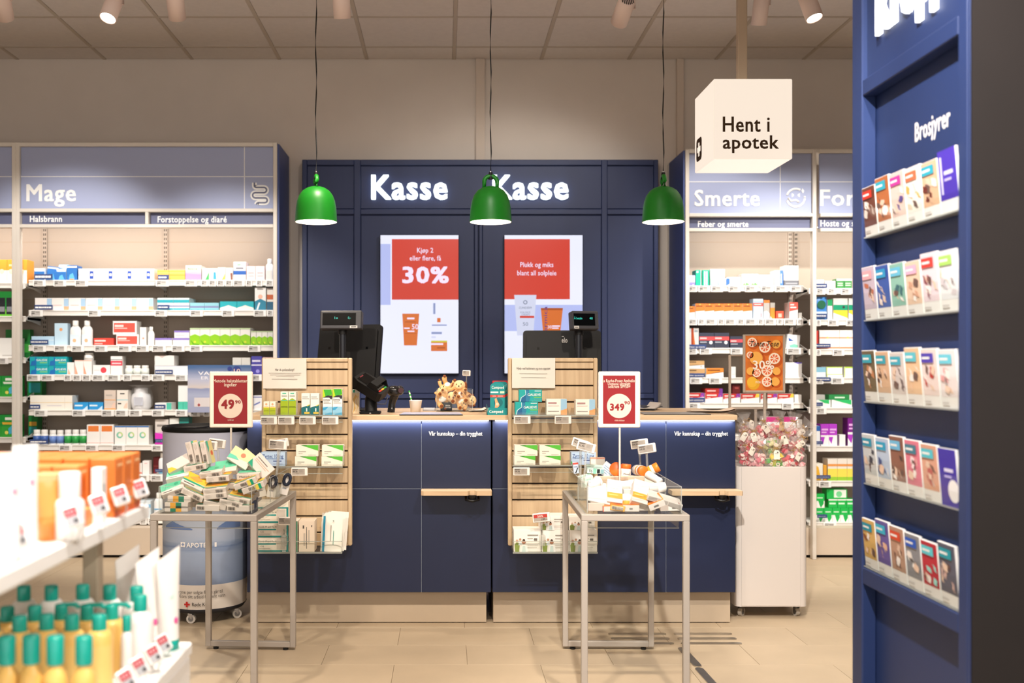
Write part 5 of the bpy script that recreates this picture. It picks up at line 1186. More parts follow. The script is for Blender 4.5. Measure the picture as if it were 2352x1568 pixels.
# ------------------------------------------------------------------ till monitors (seen from behind)
def monitor(c, w, h, yaw, tilt, label, logo_u, led=None):
    """c: centre of the bottom edge on its hinge; local slab faces -Y (its back) to the camera"""
    T = thing('till_monitor', label, 'monitor', (c[0], c[1], CT), None, local=True)
    mt = Matrix.Translation(Vector((0, 0, c[2] - CT))) @ Euler((math.radians(tilt), 0, math.radians(yaw))).to_matrix().to_4x4()
    mb = MB(); r = .018
    pts = []
    for (cx, cz, a) in ((w / 2 - r, h - r, 0), (-w / 2 + r, h - r, 90), (-w / 2 + r, r, 180), (w / 2 - r, r, 270)):
        for k in range(5): t = math.radians(a + 22.5 * k); pts.append((cx + r * math.cos(t), cz + r * math.sin(t)))
    mb.prism(pts, 0, .022, BLK); mb.prism([(u * .9, h / 2 + (v - h / 2) * .86) for u, v in pts], -.014, 0, BLK); mb.xf(mt); part(mb, 'casing', T)
    mb = MB(); mb.box(-w / 2 + .012, w / 2 - .012, .022, .0235, .012, h - .012, GLS); mb.xf(mt); part(mb, 'touch_screen', T)
    mb = MB(); mb.text('elo', w * logo_u, w * logo_u + .03, h * .74, .026, -.0148, M('C9C6C2', .5), .02); mb.box(w * logo_u + .001, w * logo_u + .012, -.0148, -.0145, h * .74 + .031, h * .74 + .034, M('C9C6C2', .5)); mb.xf(mt); part(mb, 'logo', T)
    for (a_, b_, c_, d_) in ((w * -.3 - .006, w * -.3 + .006, h * .6, h * .6 + .012), (w * .3 - .006, w * .3 + .006, h * .6, h * .6 + .012), (-.06, .06, h * .12, h * .16)): mb = MB(); mb.box(a_, b_, -.0146, -.014, c_, d_, GLS); mb.xf(mt); part(mb, 'port_cover', T)
    mb = MB(); mb.cbox(-.05, .05, .01, .04, .01, c[2] - CT + .06, BLK, .006); part(mb, 'stand_neck', T)
    mb = MB(); mb.cbox(-.10, .10, -.05, .13, 0, .012, BLK, .005); part(mb, 'stand_foot', T)
    if led:
        mb = MB(); mb.disc(led[0], -.0149, led[1], .016, M('7A1018', .5)); mb.xf(mt); part(mb, 'sticker', T)
    if led: mb = MB(); mb.tube([mt @ Vector((w * .1, -.016, .02)), mt @ Vector((w * .18, -.03, .06)), mt @ Vector((w * .34, -.03, .10)), mt @ Vector((w * .42, -.016, .04))], .003, BLK2, 6); part(mb, 'cable', T)
    return T
ym = 5.42
monitor((X(795, ym), ym, Z(890, ym)), .35, .335, -17, -11, 'black till monitor seen from behind above the left slat panel', -.13)
monitor((X(1290, ym), ym, Z(872, ym)), .405, .262, -7, -10, 'black till monitor seen from behind above the right slat panel', .0, (-.13, .08))
def cust_display(a, b, c, d, pole, y, texts, yaw, label, tagside):
    T = thing('customer_display', label, 'display', (X(pole, y), y + .03, CT))
    cx, cz = X((a + b) / 2, y), Z((c + d) / 2, y); w_, h_ = (b - a) * y / F, (d - c) * y / F
    mt = Matrix.Translation((cx, y, cz)) @ Euler((math.radians(-8), 0, math.radians(yaw))).to_matrix().to_4x4()
    mb = MB(); mb.cbox(-w_ / 2, w_ / 2, -.008, .045, -h_ / 2, h_ / 2, DGR, .005); mb.xf(mt); hd = part(mb, 'head', T)
    mb = MB(); mb.poly([(-w_ * .44, -.0085, -h_ * .3), (w_ * .36, -.0085, -h_ * .3), (w_ * .36, -.0085, h_ * .36), (-w_ * .44, -.0085, h_ * .36)], GLS); mb.xf(mt); part(mb, 'window', hd)
    mb = MB()
    for t, u0, u1 in texts: mb.text(t, w_ * u0, w_ * u1, h_ * .04, h_ * .12, -.009, M('3AE0C8', .4, emit=1.2), .0)
    mb.xf(mt); part(mb, 'digits', hd)
    mb = MB(); mb.poly([(w_ * tagside, -.009, -h_ * .46), (w_ * (tagside + .18), -.009, -h_ * .46), (w_ * (tagside + .18), -.009, -h_ * .32), (w_ * tagside, -.009, -h_ * .32)], M('C9C6C2', .5)); mb.box(w_ * (tagside + .03), w_ * (tagside + .15), -.0095, -.009, -h_ * .41, -h_ * .37, BLK); mb.xf(mt); part(mb, 'maker_plate', hd)
    mb = MB(); px = X(pole, y); mb.cyl((px, y + .03, CT), (px, y + .03, cz - h_ * .4), .018, .018, M('2A2C32', .25, .3), 18); mb.cyl((px, y + .03, cz - h_ * .75), (px, y + .03, cz - h_ * .4), .024, .021, BLK, 16); part(mb, 'pole', T)
    mb = MB(); mb.lathe([(0, .012), (.04, .012), (.05, 0)], BLK, 20, (px, y + .03, CT)); part(mb, 'foot', T)
cust_display(735, 832, 713, 756, 786, 5.26, [('1o', -.15, -.07), ('0,-', .17, .24)], -5, 'grey customer display on a pole above the left slat panel', .22)
cust_display(1311, 1376, 714, 757, 1331, 5.26, [('Å betale', -.43, -.12), ('40', .15, .27)], 14, 'grey customer display on a pole above the right slat panel', -.44)
# ------------------------------------------------------------------ card terminal on its stand
yt = yon(950); cx = X(852, yt)
T = thing('card_terminal', 'black card terminal with coloured keys on a swivel stand', 'card terminal', (cx, yt, CT), None, local=True)
mb = MB(); mb.cbox(-.052, .048, -.05, .05, 0, .013, BLK, .004); mb.poly([(-.006, -.0505, .004), (.006, -.0505, .004), (.0, -.0505, .008)], M('D0D0D0', .4)); part(mb, 'base_plate', T)
mb = MB(); mb.lathe([(.034, .013), (.03, .018), (.029, .075), (.026, .082), (.026, .12), (.02, .13)], BLK, 24); mb.tube([(0, 0, .12), (.0, -.005, .14), (-.01, -.01, .155)], .016, BLK, 10); part(mb, 'stand_post', T)
Lv = Vector((-.80, .22, .50)).normalized(); Nv = Vector((.42, -.52, .78)); Nv = (Nv - Lv * Nv.dot(Lv)).normalized(); Yv = -Nv; Xv = Yv.cross(Lv)
mt = Matrix(((Xv.x, Yv.x, Lv.x, .012), (Xv.y, Yv.y, Lv.y, -.03), (Xv.z, Yv.z, Lv.z, .128), (0, 0, 0, 1))) @ Matrix.Scale(1.18, 4)
mb = MB(); mb.prism([(-.045, .0), (-.032, -.012), (.03, -.012), (.047, 0), (.047, .10), (.035, .125), (-.035, .125), (-.047, .10)], -.018, .022, BLK); mb.xf(mt @ Matrix.Translation((0, 0, -.045))); bd = part(mb, 'terminal_body', T)
mb = MB(); mb.box(-.033, .033, -.0195, -.018, .062, .112, GLS); mb.box(-.016, .008, -.020, -.0195, .106, .111, M('C83A4A', .4, emit=.3)); mb.xf(mt @ Matrix.Translation((0, 0, -.045))); part(mb, 'screen', bd)
mb = MB(); cols = {0: 'C83428', 1: 'D8B02A', 2: '2E9A4A'}
for j in range(5):
    for i in range(3):
        m_ = M(cols[i], .4) if j == 0 else M('55524C', .5)
        mb.cbox(-.03 + i * .021, -.012 + i * .021, -.021, -.018, .0 + j * .0115, .008 + j * .0115, m_, .001)
mb.xf(mt @ Matrix.Translation((0, 0, -.045))); part(mb, 'keys', bd)
mb = MB()
for s in (-1, 1): mb.prism([(-.018, .0), (-.042, .018), (-.042, .05), (-.018, .06)], s * .04 - .001, s * .04 + .001, BLK, 'x')
mb.box(-.04, .04, -.043, -.041, .018, .05, BLK); mb.xf(mt @ Matrix.Translation((0, 0, -.045))); part(mb, 'pin_shield', bd)
mb = MB(); mb.tube([(.025, -.045, .085), (.035, -.06, .05), (.075, -.062, .05), (.085, -.05, .085)], .0025, DGR, 8); part(mb, 'handle_loop', T)
# barcode scanner in its cradle
ys = yon(948) + .04; cx = X(903, ys)
T = thing('barcode_scanner', 'glossy black barcode scanner standing beside the card terminal', 'scanner', (cx, ys, CT), None, local=True)
mb = MB(); mb.tube([(-.012, .02, .0), (-.006, .02, .05), (.006, .01, .085), (.012, 0, .105)], [.019, .018, .022, .024], M('1C1A1A', .25), 14); part(mb, 'grip', T)
mb = MB(); mb.ball((.004, -.005, .108), (.038, .03, .028), M('1C1A1A', .2)); mb.ball((.034, -.012, .112), (.022, .026, .024), M('1C1A1A', .2)); part(mb, 'scan_head', T)
mb = MB(); mb.disc(.04, -.04, .112, .013, M('3A1012', .2)); part(mb, 'scan_window', T)
# small gold patterned carton
yy = yon(949); put(carton(.034, .118, .03, 'F1E2C4', [('p', [(.1, 0), (.5, .2), (.3, .5), (.7, .7), (.5, .8), (.1, .6), (.3, .3)], 'E8C070'), ('p', [(.5, 0), (.9, .3), (.6, .5), (.9, .7), (.8, .75), (.5, .5), (.7, .3)], 'EBCB8C'), ('b', .85, 1, 'E9F0EA'), ('r', .1, .4, .87, .98, '2FA890')]), 'medicine_carton', 'cream carton with gold swirls beside the left monitor', 'carton', (X(817, yy), yy, CT))
# paper cup with a striped straw
yy = yon(946); c = Vector((X(954.5, yy), yy, CT))
T = thing('paper_cup', 'white paper cup with a green striped straw on the worktop', 'cup', c)
mb = MB(); mb.lathe([(0, .003), (.024, .003), (.024, 0), (.0245, 0), (.032, .056), (.0335, .057), (.0335, .0595), (.031, .0595), (.0295, .056), (.023, .006), (0, .006)], M('F0EBE4', .6), 24, c); part(mb, 'cup', T)
mb = MB(); a, b = c + Vector((-.012, 0, .02)), c + Vector((-.033, 0, .108)); n = 10
for i in range(n): mb.cyl(a + (b - a) * (i / n), a + (b - a) * ((i + 1) / n), .004, .004, M('3FB83A' if i % 2 else 'F2F4EE', .5), 8)
part(mb, 'straw', T)
# counter mats
def mat_(a, b, py, label, colr):
    yf = yon(py); yb_ = yf + .22; mb = MB(); mb.prism([(X(a, yf), yf), (X(b, yf), yf), (X(b, yf) - .01, yb_), (X(a, yf) + .012, yb_)], CT, CT + .004, colr, 'z'); g = MB()
    T = thing('counter_mat', label, 'mat', ((X(a, yf) + X(b, yf)) / 2, yf, CT)); part(mb, 'mat', T); g.prism([(X(a, yf) - .002, yf - .003), (X(b, yf) + .002, yf - .003), (X(b, yf) + .002, yf + .004), (X(a, yf) - .002, yf + .004)], CT, CT + .003, BLK, 'z'); part(g, 'rubber_edge', T)
mat_(918, 1062, 953, 'pale blue counter mat before the left till', M('B9BDD8', .35)); mat_(1480, 1632, 952.5, 'grey counter mat before the right till', M('8E8A86', .4))
# flat pale box and loose papers
yy = yon(944); mb = MB(); mb.cbox(X(971, yy), X(1000, yy), yy, yy + .06, CT, CT + .016, M('B4B8C0', .5)); solo(mb, 'small_flat_box', 'pale grey flat box behind the paper cup', 'box', (X(985, yy), yy, CT))
def papers(a, b, py, n, label, colr, rz=0, fold=0):
    yy = yon(py); T = thing('paper_stack', label, 'papers', (X((a + b) / 2, yy), yy, CT), None, True); w_ = (b - a) * yy / F
    for k in range(n):
        mb = MB(); t = RND.uniform(-.1, .1) + rz; z = .0015 + k * .003
        vs = []
        for j in range(5):
            for i in range(7):
                u, v = i / 6 - .5, j / 4
                p = Vector((u * w_, v * .14, z + fold * max(0, u - .1) ** 2 * .8 + .001 * math.sin(u * 5 + k))); p.rotate(Euler((0, 0, t))); vs.append(p)
        fs = [(j * 7 + i, j * 7 + i + 1, (j + 1) * 7 + i + 1, (j + 1) * 7 + i) for j in range(4) for i in range(6)]
        mb.add(vs, fs, colr, True); mb.add([v - Vector((0, 0, .0014)) for v in vs], fs, colr, True); part(mb, 'sheet', T)
papers(1078, 1118, 946, 3, 'loose white papers beside the foot plaster display', M('E6DCCF', .6), .1, .1)
papers(1590, 1690, 949, 4, 'loose cream papers at the worktop end', M('E2CDB8', .6), -.06, .12)
papers(1473, 1520, 943, 4, 'small pile of leaflets behind the red price sign', M('C9C2BC', .6), .15, .25)
mb = MB(); yy = yon(942) + .05; mb.prism([(X(1470, yy), yy), (X(1522, yy), yy), (X(1516, yy), yy + .16), (X(1474, yy), yy + .16)], CT + .0155, CT + .020, M('3A3A40', .4), 'z'); solo(mb, 'folder', 'dark grey folder lying on the leaflets', 'folder', (X(1496, yy), yy, CT + .0155))
# ------------------------------------------------------------------ soft toys in a clear holder
yb0 = yon(945); bx0, bx1 = X(1002, yb0), X(1086, yb0)
T = thing('toy_holder', 'clear plastic holder full of soft toys on the worktop', 'holder', ((bx0 + bx1) / 2, yb0, CT))
mb = MB(); hh = .115
for (x0_, x1_, y0_, y1_, z1_) in ((bx0, bx1, yb0, yb0 + .002, .11), (bx0, bx0 + .002, yb0, yb0 + .16, hh), (bx1 - .002, bx1, yb0, yb0 + .16, hh), (bx0, bx1, yb0 + .158, yb0 + .16, hh)): mb.box(x0_, x1_, y0_, y1_, CT, CT + z1_, ACRYL)
part(mb, 'walls', T)
mb = MB(); mb.box(bx0, bx0 + .0022, yb0 - .0006, yb0, CT, CT + .11, ACEDGE); mb.box(bx1 - .0022, bx1, yb0 - .0006, yb0, CT, CT + .115, ACEDGE); mb.box(bx0, bx1, yb0, yb0 + .16, CT, CT + .002, ACRYL); part(mb, 'edges', T)
FUR = M('D8A86E', .95, var=.12, scale=60, bump=.5); FURL = M('E6C494', .95, var=.1, scale=60, bump=.5); FURD = M('7A4426', .95, var=.1, scale=60); NOSE = M('1A120E', .4); WH_ = M('ECE8E4', .8)
def plush(c, rot, s, label, kind):
    """sitting soft toy: body with limbs, head with ears and muzzle"""
    T = thing('soft_toy', label, 'soft toy', c, None, True, rot=[math.radians(a) for a in rot])
    C0 = Matrix.Translation((0, .006 * s, -.055 * s)); _p = part
    def part_(mb, nm, par): mb.xf(C0); return _p(mb, nm, par)
    mb = MB(); mb.ball((0, 0, .032 * s), (.027 * s, .024 * s, .034 * s), FUR, 16, 10)
    for sx in (-1, 1):
        mb.tube([(sx * .012 * s, -.004 * s, .014 * s), (sx * .026 * s, -.022 * s, .012 * s), (sx * .03 * s, -.04 * s, .012 * s)], [.013 * s, .012 * s, .013 * s], FUR, 10)
        mb.tube([(sx * .016 * s, -.004 * s, .052 * s), (sx * .036 * s, -.014 * s, .044 * s), (sx * .044 * s, -.026 * s, .036 * s)], [.010 * s, .009 * s, .010 * s], FUR, 10)
    part_(mb, 'body', T)
    for sx in (-1, 1):
        mb = MB(); mb.ball((sx * .03 * s, -.050 * s, .012 * s), (.008 * s, .006 * s, .008 * s), FURD); part_(mb, 'paw', T); mb = MB(); mb.ball((sx * .046 * s, -.031 * s, .034 * s), (.006 * s, .006 * s, .006 * s), FURD); part_(mb, 'paw', T)
    mb = MB(); mb.ball((0, -.004 * s, .083 * s), (.029 * s, .026 * s, .027 * s), FURL, 16, 10); hd = part_(mb, 'head', T)
    mb = MB(); mb.ball((0, -.026 * s, .076 * s), (.016 * s, .011 * s, .011 * s), FURL); part_(mb, 'muzzle', hd)
    mb = MB(); mb.ball((0, -.037 * s, .080 * s), .0035 * s, NOSE, 8, 6)
    for sx in (-1, 1): mb.ball((sx * .011 * s, -.0285 * s, .09 * s), .0028 * s, NOSE, 8, 6)
    part_(mb, 'eyes_and_nose', hd)
    for sx in (-1, 1):
        mb = MB()
        if kind: mb.ball((sx * .028 * s, 0, .082 * s), (.008 * s, .012 * s, .021 * s), FURD)
        else: mb.ball((sx * .024 * s, 0, .105 * s), (.010 * s, .006 * s, .011 * s), FUR)
        part_(mb, 'ear', hd)
    mb = MB(); mb.ball((0, -.016 * s, .030 * s), (.016 * s, .012 * s, .02 * s), WH_); part_(mb, 'belly_patch', T)
ycy = yb0 + .055
def toy(px, py, dy, rot, sc, label, kind): plush(P(px, py, ycy + dy), rot, sc, label, kind)
toy(1056, 900, -.005, (-6, -4, -6), 1.12, 'tan soft toy with drooping dark ears sitting on top', 1)
toy(1022, 893, .01, (60, 200, -20), 1.0, 'tan soft toy lying upside down with dark paws up', 0)
toy(1026, 915, -.018, (-10, 82, 6), 1.05, 'tan soft toy on its side showing a white belly', 0)
toy(1060, 917, -.02, (10, 165, 10), .9, 'tan soft toy head down beside the black cup', 1)
toy(1071, 921, -.022, (-30, 80, -25), .95, 'tan soft toy tipped over at the holder bottom', 1)
c = Vector((X(1025, yb0 + .03), yb0 + .036, CT + .0022)); T = thing('black_cup', 'black cup with white lettering inside the toy holder', 'cup', c)
mb = MB(); mb.lathe([(0, .002), (.028, .002), (.03, 0), (.031, .045), (.029, .045), (.028, .004), (0, .004)], BLK, 24, c); part(mb, 'cup', T)
mb = MB(); mb.text('ØNSK', c.x - .004, c.x + .02, CT + .028, .006, c.y - .0312, WH_); part(mb, 'print', T); mb = MB(); mb.text('GOD TUR', c.x - .008, c.x + .022, CT + .018, .006, c.y - .0312, WH_); part(mb, 'print', T)
clip_tag((X(1073, yb0 + .06), yb0 + .172, CT), (X(1073, yb0), yb0 + .165, Z(856.5, yb0 + .165)), .042, .030, '99', 2, 'small white price tag rising behind the soft toys')
# ------------------------------------------------------------------ foot plaster counter display
yf = yon(953) + .004; xa, xb = X(1119, yf), X(1166, yf); TE = M('0E8C8E', .45); TED = M('0A6A70', .45)
T = thing('plaster_display', 'teal counter display of blister plasters leaning by the right slat panel', 'display', ((xa + xb) / 2, yf + .05, CT))
mb = MB(); mb.prism([(xa, CT), (xb, CT), (xb, CT + .034), (xa + .006, CT + .036)], yf, yf + .002, TE); mb.box(xa, xb, yf + .002, yf + .09, CT, CT + .003, TED); mb.prism([(yf, CT), (yf, CT + .036), (yf + .09, CT + .05), (yf + .09, CT)], xb - .002, xb, TED, 'x'); mb.prism([(yf, CT), (yf, CT + .036), (yf + .09, CT + .05), (yf + .09, CT)], xa, xa + .002, TED, 'x'); part(mb, 'tray', T)
mb = MB(); wq = M('F2F6F4', .5); xx = xa + .010
mb.text('Compeed', xx, xb - .022, CT + .010, .014, yf - .0012, wq, .02); part(mb, 'lettering', T)
for k, nm in enumerate(('front', 'middle', 'rear')):
    yk = yf + .012 + k * .024; x0_, x1_ = X(1126, yk) + k * .006, X(1160, yk) + k * .006; zt = CT + .150 + k * .004; w_ = x1_ - x0_
    S = thing('plaster_pack', 'teal blister plaster pack with a foot picture, %s of three' % nm, 'pack', ((x0_ + x1_) / 2, yk, CT + .0035)); z0_ = CT + .0035; r = .016
    pts = [(x0_, z0_), (x1_, z0_), (x1_, zt - r)] + [(x1_ - r + r * math.cos(t), zt - r + r * math.sin(t)) for t in [math.pi / 2 * i / 5 for i in range(1, 6)]] + [(x0_ + r + r * math.cos(t), zt - r + r * math.sin(t)) for t in [math.pi / 2 + math.pi / 2 * i / 5 for i in range(6)]]
    mb = MB(); mb.prism(pts, yk, yk + .018, TE); part(mb, 'pack', S)
    mb = MB(); hq = zt - z0_
    mb.text('Compeed', x0_ + w_ * .1, x0_ + w_ * .92, z0_ + hq * .83, hq * .09, yk - .0006, wq, .01)
    for (u0, u1, v0, v1, m_) in ((.02, .55, .69, .74, M('CFE8E4', .5)), (.66, .95, .68, .75, M('D9EFC4', .5)), (.0, 1, .55, .63, M('D83A30', .5)), (.15, .4, .58, .6, M('F4B8B0', .5)), (.5, .85, .58, .6, M('F4B8B0', .5))): mb.poly([(x0_ + w_ * u, yk - .0004 - (.0003 if v1 - v0 < .03 else 0), z0_ + hq * v) for u, v in ((u0, v0), (u1, v0), (u1, v1), (u0, v1))], m_)
    sk = M('E8A878', .6); fp = [(.3, .5), (.42, .53), (.5, .42), (.62, .32), (.6, .26), (.46, .2), (.42, .08), (.28, .08), (.32, .26), (.34, .36)]
    mb.disc(x0_ + w_ * .55, yk - .0004, z0_ + hq * .38, w_ * .3, TED); mb.poly([(x0_ + w_ * u, yk - .0008, z0_ + hq * v) for u, v in fp], sk); mb.disc(x0_ + w_ * .47, yk - .0011, z0_ + hq * .33, w_ * .1, M('F2D2B4', .5)); part(mb, 'print', S)
mb = MB(); rdm = M('C8242A', .4); mb.cbox(X(1131, yf + .1), X(1166, yf + .1), yf + .098, yf + .102, CT + .10, CT + .162, rdm, .001); solo(mb, 'red_header_card', 'red card behind the plaster packs', 'card', (X(1148, yf + .1), yf + .1, CT + .10)) if False else part(mb, 'red_back_card', T)
# ================================================================== display tables with acrylic bins
TBL = M('A9A097', .42, .15); TBF = M('121212', .5)
TH = .697
def table(cx, cy, rz, label, blabel):
    T = thing('display_table', label, 'table', (cx, cy, 0), None, True, rot=(0, 0, math.radians(rz)))
    W, D, t = .40, .75, .024; hx, hy = W / 2, D / 2
    for sx in (-1, 1):
        for sy in (-1, 1):
            mb = MB(); x = sx * (hx - t / 2); y = sy * (hy - t / 2); mb.cbox(x - t / 2, x + t / 2, y - t / 2, y + t / 2, .012, TH - t, TBL, .002); part(mb, 'leg', T)
            mb = MB(); xf_ = sx * (hx - .045); mb.cyl((xf_, y, 0), (xf_, y, .008), .012, .012, TBF, 14); mb.cyl((xf_, y, .008), (xf_, y, .014), .004, .004, TBF, 8); part(mb, 'foot', T)
    for sy in (-1, 1):
        y = sy * (hy - t / 2); mb = MB(); mb.cbox(-hx, hx, y - t / 2, y + t / 2, TH - t, TH, TBL, .002); part(mb, 'top_rail', T)
        mb = MB(); mb.cbox(-hx + t, hx - t, y - t / 2, y + t / 2, .012, .012 + t, TBL, .002); part(mb, 'bottom_rail', T)
    for sx in (-1, 1):
        x = sx * (hx - t / 2); mb = MB(); mb.cbox(x - t / 2, x + t / 2, -hy + t, hy - t, TH - t, TH, TBL, .002); part(mb, 'top_rail', T)
    B = thing('acrylic_bin', blabel, 'bin', (cx, cy, TH), None, True, rot=(0, 0, math.radians(rz)))
    bx, by0, by1, hh, g = .176, -hy + .028, hy - .028, .1, .003
    mb = MB(); mb.box(-.186, .186, by0 - .01, by1 + .01, 0, .0035, ACRYL); part(mb, 'floor_plate', B)
    for nm, (x0_, x1_, y0_, y1_) in (('front_wall', (-bx, bx, by0, by0 + g)), ('back_wall', (-bx, bx, by1 - g, by1)), ('side_wall', (-bx, -bx + g, by0 + g, by1 - g)), ('side_wall', (bx - g, bx, by0 + g, by1 - g)), ('divider', (-bx + g, bx - g, -.03, -.027))):
        mb = MB(); mb.box(x0_, x1_, y0_, y1_, .0035, hh, ACRYL); p = part(mb, nm, B)
        mb = MB(); mb.box(x0_, x1_, y0_, y1_, hh, hh + .001, ACEDGE); part(mb, 'polished_edge', p)
    mb = MB()
    for x in (-bx, bx - g):
        for y in (by0, -.03): mb.box(x, x + g, y - .0004, y, .0035, hh, ACEDGE)
    part(mb, 'polished_edge', B)
    mb = MB(); mb.box(-.168, .168, by0 + .01, by0 + .013, -.055, 0, ACRYL); mb.box(-.168, .168, by0 + .0095, by0 + .0135, -.056, -.0535, ACEDGE); mb.box(-.168, -.165, by0 + .013, by1 - .02, -.055, 0, ACRYL); mb.box(.165, .168, by0 + .013, by1 - .02, -.055, 0, ACRYL); part(mb, 'lower_tray', B)
table(-.8775, 4.237, -3, 'slim grey metal display table beside the water barrel', 'clear acrylic bin heaped with throat lozenge cartons')
table(.708, 4.237, -1, 'slim grey metal display table before the right counter', 'clear acrylic bin heaped with sun cream cartons and tubes')
# ------------------------------------------------------------------ loose cartons
def pbox(px, py, y, w_, h_, d_, roll, pitch, yaw, body, lay, toplay, label, group=None, name='carton', zmin=TH + .004):
    """carton tumbled about its own centre; toplay is printed on the upper face"""
    key = ('pb', round(w_, 4), round(h_, 4), round(d_, 4), body, repr(lay), repr(toplay))
    if key not in _CM:
        mb = MB(); mb.cbox(-w_ / 2, w_ / 2, -d_ / 2, d_ / 2, -h_ / 2, h_ / 2, M(body, .42), .001)
        f = MB(); layers_on(f, w_, h_, lay, 0); f.xf(Matrix.Translation((0, -d_ / 2, -h_ / 2)))
        for i, fc in enumerate(f.f): mb.add([f.v[k] for k in fc], [tuple(range(len(fc)))], f.mats[f.m[i]])
        f = MB(); layers_on(f, w_, d_, toplay, 0); f.xf(Matrix.Translation((0, -d_ / 2, h_ / 2)) @ Matrix.Rotation(-math.pi / 2, 4, 'X'))
        for i, fc in enumerate(f.f): mb.add([f.v[k] for k in fc], [tuple(range(len(fc)))], f.mats[f.m[i]])
        _CM[key] = mb.mesh(name)
    e = Euler((math.radians(pitch), math.radians(roll), math.radians(yaw)))
    c = P(px, py, y); R3 = e.to_matrix()
    lo = min((R3 @ Vector((a * w_ / 2, b * d_ / 2, k * h_ / 2))).z for a in (-1, 1) for b in (-1, 1) for k in (-1, 1))
    c.z = max(c.z, zmin - lo)
    return put(_CM[key], name, label, 'carton', c, group, e)
def bars(u0, u1, v0, v1, n=9):
    r = random.Random(5); out = [('r', u0 - .02, u1 + .02, v0 - .04, v1 + .04, 'E4D6C8')]; u = u0
    while u < u1: w_ = r.choice((.008, .012, .02)); out.append(('r', u, u + w_, v0, v1, '2A2220')); u += w_ + r.choice((.01, .014))
    return out
LB = 'DACFC6'
fr_bar = [('r', .08, .3, .6, .68, 'B9ADA2'), ('r', .08, .35, .4, .46, 'B9ADA2'), ('r', .1, .25, .2, .26, 'B9ADA2')] + bars(.56, .9, .25, .8)
fr_sq = [('r', .24, .48, 0, 1, 'E0A030'), ('r', .48, .72, 0, 1, '0E7A5C')]
fr_sq2 = [('r', .24, .48, 0, 1, '0E7A5C'), ('r', .48, .72, 0, 1, 'E0A030')]
fr_mix = bars(.3, .56, .25, .8) + [('r', .62, .76, 0, 1, 'E8D25A'), ('r', .76, .88, 0, 1, '0E9A74')]
tp_y = [('p', [(0, 1), (1, 1), (1, .45), (0, .35)], 'E6B93A'), ('b', .26, .38, '0E9A74'), ('r', .1, .6, .1, .16, '4A4440'), ('p', [(.2, .6), (.5, .9), (.8, .7), (.6, .5)], 'E89A4A')]
tp_g = [('p', [(0, 1), (1, 1), (1, .4), (0, .3)], '5FC09A'), ('r', .1, .5, .1, .16, '4A4440'), ('d', .7, .65, .14, '3FA880')]
tp_o = [('p', [(0, .3), (1, .5), (1, 1), (0, 1)], 'F0DC9A'), ('d', .55, .7, .16, 'E8704A'), ('p', [(0, .1), (.5, .3), (.3, .45), (0, .4)], '4FC0A0')]
fr_met = [('t', 'Metode*', .12, .7, .35, .65, '2E2A28')]
def z3(zx, zy): return 340 + zx / 5.6, 960 + zy / 5.6
GL_ = 'lozenge cartons in the left bin'
LZ = [ # zoom centre, depth, roll, pitch, yaw, front, top, label
    (395, 1190, 3.945, 0, 0, 0, fr_sq2, tp_y, 'carton end with green then amber squares, bottom of the left bin'), (395, 1108, 3.945, 0, 0, 0, fr_sq, tp_y, 'carton end with amber then green squares, second from the bin floor'), (430, 1026, 3.96, 1, 0, 0, fr_sq, tp_g, 'carton end with amber and green squares under tilted cartons'),
    (785, 1185, 3.95, 2, 0, 5, bars(.06, .36, .25, .8), tp_g, 0), (1190, 1188, 3.95, 0, 0, -3, bars(.06, .4, .25, .8), tp_y, 0), (885, 1100, 3.96, 12, 4, 0, [], tp_y, 'blank white carton end tilting down between barcoded ones'),
    (1090, 1085, 3.955, 12, 3, 0, fr_bar, tp_y, 0), (1190, 1030, 3.97, 11, 10, 0, fr_bar, tp_y, 0), (890, 985, 3.965, -6, 2, 0, fr_bar, tp_y, 0), (880, 905, 3.97, -6, 14, 0, fr_bar, tp_y, 0),
    (600, 970, 3.965, 25, 4, 0, fr_bar, tp_y, 0), (320, 905, 3.97, -20, 30, 12, fr_bar, tp_g, 'tilted carton showing a mint green top at the bin corner'), (600, 830, 3.985, 25, 38, 0, [], tp_y, 'tilted carton showing a yellow and green top in the heap'),
    (1265, 815, 3.985, -21, 12, 0, fr_mix, tp_y, 0), (1370, 870, 3.975, -21, 10, 0, fr_mix, tp_y, 0), (1310, 725, 4.02, -3, 8, 0, fr_met, tp_g, 'carton end reading Metode near the heap top'), (920, 760, 4.0, -5, 6, 0, fr_bar, tp_y, 0),
    (830, 690, 4.015, -8, 18, 0, fr_bar, tp_g, 0), (630, 620, 4.03, -10, 6, 0, fr_bar, tp_y, 0), (585, 440, 4.05, 76, 8, 0, fr_bar, tp_o, 0), (672, 445, 4.052, 78, 8, 0, fr_bar, tp_o, 0), (765, 440, 4.05, 78, 8, 0, fr_bar, tp_o, 0),
    (1190, 520, 4.06, 32, 62, 0, [], tp_o, 'carton lying face out with an orange fruit on top of the heap'), (1300, 560, 4.085, 40, 55, 0, [], tp_o, 'carton face half hidden behind the fruit carton'), (1455, 620, 4.04, 48, 60, 0, [], [('r', .1, .7, .7, .76, '6A605A'), ('r', .1, .9, .55, .6, 'C9A890'), ('r', .1, .8, .44, .48, 'C9A890'), ('p', [(.0, .0), (.3, .0), (.0, .4)], '0E9A74')], 'carton face with small print sliding off the right side'),
    (400, 600, 4.04, -28, 36, 10, [], [('p', [(0, 0), (.4, 0), (.2, .4), (0, .5)], 'E6B93A')], 'cream carton leaning at the left of the heap'), (395, 740, 4.01, -12, 24, 4, [], tp_g, 'carton with a mint top resting at the left edge'), (1010, 640, 4.05, -8, 40, 0, [], tp_g, 'carton with a mint top under the fruit carton')]
